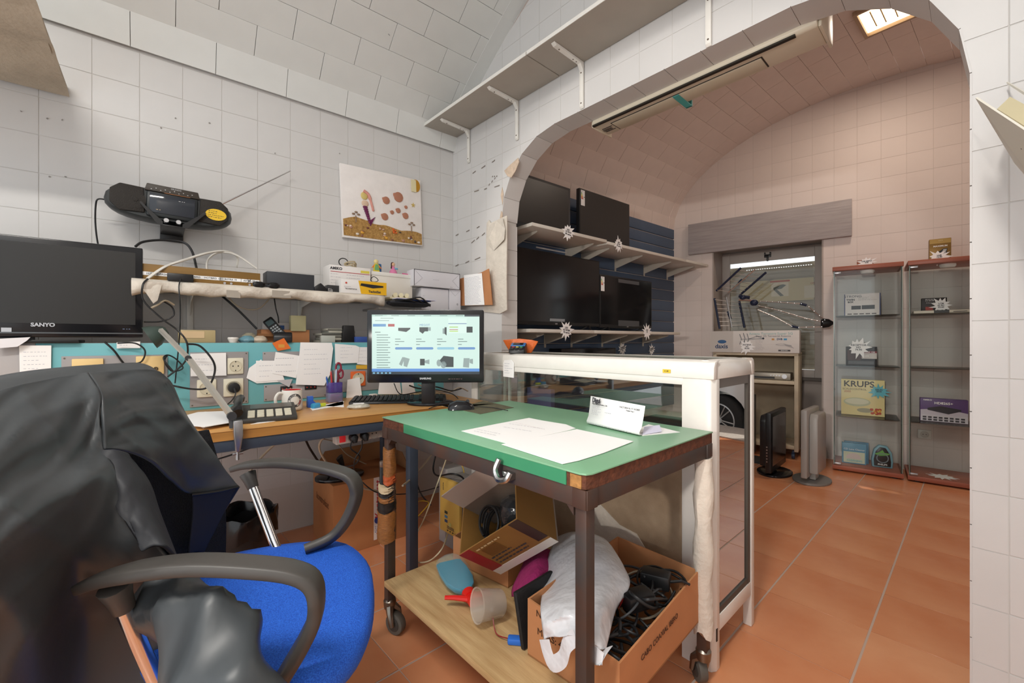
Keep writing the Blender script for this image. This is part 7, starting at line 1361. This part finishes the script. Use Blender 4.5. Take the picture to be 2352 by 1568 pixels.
# spray bottle
p = tb(1050, 1345); q = tb(1075, 1385); t = thing('spray_bottle', 'lying spray bottle with blue liquid and red trigger on the trolley', 'spray bottle', B, (p.x, p.y, TB + .034), math.degrees(math.atan2(q.y - p.y, q.x - p.x))); t.scale = (1.35, 1.35, 1.2)
prof = ((-.075, .026, .020), (-.07, .036, .028), (-.03, .040, .032), (.02, .038, .030), (.05, .028, .024), (.068, .014, .014), (.085, .012, .012))
CLB = mat('clear_bottle', hexc('b5cac8'), .1, alpha=.2); k = K(); k.ring([[Vector((x_, w_ * math.cos(a), h_ * math.sin(a))) for a in [2 * math.pi * i / 20 for i in range(20)]] for x_, w_, h_ in prof]); k.ob('bottle', CLB, t, 0, 50)
k = K(); k.ring([[Vector((x_, .94 * w_ * math.cos(a), min(.004, .94 * h_ * math.sin(a)))) for a in [2 * math.pi * i / 20 for i in range(20)]] for x_, w_, h_ in prof[:-1]]); k.ob('blue_liquid', cm('1590b5', .15), t, 0, 40)
RD_ = cm('d9241c', .35); k = K(); k.tube([(.08, 0, 0), (.10, 0, 0)], .016, 14); k.ob('collar', RD_, t); k = K(); k.box(.098, .128, -.012, .045, -.011, .011); k.ob('nozzle_head', RD_, t, .005); k = K(); k.tube([(.105, -.005, 0), (.085, -.035, 0), (.075, -.055, 0)], [.008, .006, .005], 8); k.ob('trigger', RD_, t)
# stack of tilted boxes at the back
t = openbox('low brown carton on the trolley under the tilted boxes', (1.15, -.80, TB), 8, .27, .24, .10, CARD, CARDIN, cut=[.10, .085, .10, .115]); text('36', .05, cm('4a2e1e', .8), t, Matrix.Translation((-.001, .16, .055)) @ Matrix.Rotation(R(-90), 4, 'Z') @ Matrix.Rotation(R(90), 4, 'X'), ext=.0003)
t = carton('flat green and tan box lying in the low carton', 1.175, -.775, TB + .06, .23, .17, .07, cm('9aa43a', .5), rz=8, fr=B, tilt=0); panel(t, cm('b3955c', .6), .0, .23, .035, .07)
p0, p1, p2 = B.hit(1150, 1318, y=-.80), B.hit(1283, 1243, y=-.74), B.hit(1131, 1252, y=-.885)
ux = (B(*p1) - B(*p0)); bw = ux.length; ux.normalize(); uz = (B(*p2) - B(*p0)); bh = uz.length; uz = (uz - ux * ux.dot(uz)).normalized(); uy = uz.cross(ux); sx_, sz_ = bw / .235, bh / .11
t = openbox('tilted open box with black cables on top of the stack', (0, 0, 0), 0, .235, .17, .11, mat('dark_printed_card', hexc('8a6534'), .5, noise=.1, scale=8), cm('8d8278', .6), th=.004); ob_ = t
t.rotation_euler = Matrix((ux, uy, uz)).transposed().to_euler(); t.location = B(*p0); t.scale = (sx_, 1, sz_); bpy.context.view_layer.update()
K().box(0, .235, -.0012, 0, .0, .022).ob('printed_panel', cm('d8d2c8', .5), t); K().box(.0, .04, -.0014, 0, .022, .11).ob('printed_panel', cm('8c2026', .5), t); K().box(.20, .235, -.0014, 0, .03, .11).ob('printed_panel', cm('3a2c26', .5), t); scribble(t, INK, .05, .19, .028, .06, 3, -.0016, 'small_print', th=.002); scribble(t, cm('cbb78c', .6), .05, .22, .09, .102, 1, -.0016, 'small_print', th=.002); K().box(.06, .12, -.0014, 0, .06, .09).ob('printed_panel', cm('6b4a22', .5), t)
K().box(0, .235, .166, .170, .02, .17).ob('raised_flap', cm('a89c92', .7), t)
for i in range(5): cable('cable', 'black coiled cable in the tilted open box', CABLEB, [ob_.matrix_basis @ Vector((.085 + (.055 - .004 * i) * math.cos(a), .085 + (.06 - .003 * i) * math.sin(a), .055 + .008 * i + .01 * math.sin(a))) for a in [j * .55 + i for j in range(12)]], .004, group='cables in the tilted box', seg=3)
q = thing('parts_bag', 'dark plastic bag of parts in the tilted open box', 'bag', Wd, ob_.matrix_basis @ Vector((.165, .11, .06)), B.deg); k = K(); k.ring([[Vector((.055 * w_ * math.cos(a) + rnd.uniform(-.006, .006), .06 * w_ * math.sin(a) + rnd.uniform(-.006, .006), z)) for a in [2 * math.pi * j / 14 for j in range(14)]] for w_, z in ((.9, -.04), (1.05, -.01), (.95, .02), (.5, .038))]); k.ob('film', cm('2c2e30', .15, bump=.5, bscale=30), q, 0, 30)
# ================================================================ right edge: white wall tray
t = thing('wall_tray', 'white open tray with a cream pad fixed to the right wall', 'tray', B, (0, 0, 0))
def BB(px, py, y): return B.hit(px, py, y=y)
TRW = cm('e4dfd2', .5)
def slab(pts, th, nm, m):
    q = [BB(*p) for p in pts]; n_ = (q[1] - q[0]).cross(q[2] - q[0]).normalized() * th; k = K(); v0 = [k.b.verts.new(p) for p in q]; v1 = [k.b.verts.new(p + n_) for p in q]; k._f(v0); k._f(v1[::-1]); m_ = len(q)
    for i in range(m_): k._f([v0[i], v0[(i + 1) % m_], v1[(i + 1) % m_], v1[i]])
    return k.ob(nm, m, t)
slab([(2240, 225, -.24), (2400, 330, -.42), (2400, 455, -.30), (2330, 375, -.05)], .004, 'front_board', TRW)
slab([(2312, 188, -.02), (2400, 240, -.14), (2400, 250, -.14), (2312, 192, -.02)], .003, 'back_board', TRW)
slab([(2290, 250, -.16), (2320, 222, -.10), (2420, 275, -.24), (2420, 330, -.36)], .012, 'cream_pad', cm('d9cda8', .7))
K().tube([BB(2312, 310, -.25), BB(2322, 335, -.22), BB(2332, 358, -.18)], .0015, 5).ob('pen_mark', INK, t); K().tube([BB(2335, 325, -.3), BB(2348, 342, -.32)], .0015, 5).ob('pen_mark', INK, t)
# ================================================================ added lamps behind and above the camera, unseen
t = thing('added_spot_lamp', 'added white reflector lamp on a floor stand behind the viewpoint, throwing the arch shadow', 'lamp', Wd, (-2.01, -2.03, 0), -36); K().cyl((0, 0, .02), (0, 0, 1.52), .012, n=10).ob('pole', BLACK, t); K().lathe([(.16, 0), (.16, .02), (.0001, .025)], 24).ob('base', BLACK, t); K().lathe([(.03, -.12), (.05, -.10), (.11, .02), (.108, .02), (.048, -.098), (.028, -.118)], 24, Matrix.Translation((0, 0, 1.60)) @ Matrix.Rotation(R(-90), 4, 'X'), cap=False).ob('lamp_shade', WHITEM, t, 0, 50)
t = thing('added_fill_batten', 'added white fluorescent batten above the viewpoint, fill light for the front room', 'lamp', Wd, (-.75, -.60, 3.07), 39.5); K().box(-.62, .62, -.05, .05, .0, .05).ob('batten', WHITEM, t, .004); K().tube([(-.58, 0, -.012), (.58, 0, -.012)], .013, 10).ob('tube', mat('lit_tube', (1, .97, .9), .4, emit=3.0), t)
# ================================================================ STREET OUTSIDE THE SHOP DOOR
st = K().box(.2, 6.5, .87, 8.0, -.30, -.25).ob('ground_street', mat('street_paving', hexc('b5aea6'), .8, noise=.2, scale=6)); struct(at_frame(st, F))
th = K().box(DX0 - .02, DX1 + .02, .30, .90, -.05, .012).ob('trim_3', mat('granite_step', hexc('c9bfb6'), .5, noise=.2, scale=60)); struct(at_frame(th, F))
car = thing('parked_car', 'white parked car outside the shop door, seen in the showcase glass', 'car', F, (1.30, 1.75, -.25)); CARP = mat('white_car_paint', hexc('d9dde0'), .15, coat=.6); TYRE = mat('tyre_rubber', (.02, .02, .021), .7)
prof = [(-1.0, .25)] + [(-.95, .62), (-.4, .80), (.0, .88), (.6, 1.38), (1.1, 1.48), (2.2, 1.46), (2.9, 1.0), (3.2, .9), (3.25, .3)] + [(2.95, .22)] + arcpts(2.6, .31, .36, .36, -10, 190, 12)[::1] + [(2.2, .22), (1.1, .22)] + arcpts(.70 + .0, .31, .36, .36, -10, 190, 12) + [(.30, .22)]
k = K(); k.prism(prof, -.80, .80, 'y'); k.ob('body', CARP, car, .0)
for x in (.70, 2.6):
    for y in (-.72, .72):
        w_ = bpy.data.objects.new('wheel', None); COL.objects.link(w_); w_.parent = car; w_.location = (x, y, .31)
        s_ = -1 if y < 0 else 1
        K().lathe([(.20, -.09), (.29, -.09), (.31, -.06), (.31, .06), (.29, .09), (.20, .09)], 36, Matrix.Rotation(R(90), 4, 'X')).ob('tyre', TYRE, w_, 0, 40); RIM = cm('c9c9c9', .3, metal=.6)
        K().lathe([(.205, .02), (.205, .095), (.19, .095), (.185, .03)], 36, Matrix.Rotation(R(90 * -s_), 4, 'X'), cap=False).ob('rim', RIM, w_, 0, 40)
        for i in range(10): a = 2 * math.pi * i / 10 + (.12 if i % 2 else -.12); K().tube([(.03 * math.cos(a), s_ * .085, .03 * math.sin(a)), (.19 * math.cos(a), s_ * .085, .19 * math.sin(a))], (.014, .008), 6, flat=(0, 1, 0)).ob('spoke', RIM, w_)
        K().cyl((0, s_ * .07, 0), (0, s_ * .10, 0), .045, n=18).ob('hub', RIM, w_)
K().box(.9, 2.3, -.803, -.79, .95, 1.36).ob('side_window', mat('car_glass', (.03, .035, .04), .05), car, .0)
# ================================================================ SMALL THINGS
note('white paper leaning behind the keyboard below the monitor', [(872, 872), (918, 872), (922, 905), (868, 905)], -.36, 0)
note('second white paper behind the keyboard, right of the first', [(922, 872), (948, 872), (955, 905), (924, 905)], -.365, 0)
t = thing('plug', 'small white plug with its lead beside the keyboard', 'plug', A, onD(857, 912), 20); K().box(-.02, .02, -.012, .012, 0, .018).ob('body', WHITEP, t, .004); K().tube([(.02, 0, .01), (.04, .01, .006), (.05, .03, .004)], .0022, 6).ob('lead', CABLEW, t)
note('curled white leaflet on the ledge below the old television', [(-10, 778), (70, 774), (62, 782), (40, 796), (-10, 800)], -.33, 0, cm('e3e1e4', .6))
note('small white label on the top edge of the panel below the television', [(268, 786), (322, 784), (322, 799), (268, 800)], -.309, 1)
t = thing('ceiling_hook', 'small metal hook screwed into the white vault', 'hook', A, (-.62, -.33, 2.745)); K().cyl((0, 0, -.004), (0, 0, .02), .010, n=10).ob('plug', cm('8d8a84', .6), t); K().tube([(0, 0, 0), (.004, 0, -.018), (.012, 0, -.022)], .0025, 6).ob('hook', STEEL, t)
p, q = A.hit(738, 772, y=-.285), A.hit(770, 772, y=-.285)
t = carton('small clear plastic box in front of the CD cases', p.x, -.285, LZ, q.x - p.x, .03, .035, cm('b5b8b0', .15), fr=A)
p, q = A.hit(818, 775, y=-.29), A.hit(848, 775, y=-.29)
t = carton('small blue carton at the right end of the ledge', p.x, -.28, LZ, q.x - p.x, .06, .03, cm('35529a', .5), fr=A)
cable('cable', 'bundle of grey leads behind the monitor stand', CABLEG, [A(*A.hit(x, y, y=-.42)) for x, y in ((960, 882), (990, 895), (1030, 900), (1055, 890), (1075, 898))], .004)
cable('cable', 'black cable lying behind the keyboard at the right', CABLEB, [A(*A.hit(x, y, y=-.45)) for x, y in ((940, 885), (965, 892), (1000, 888), (1035, 897), (1060, 892))], .004)
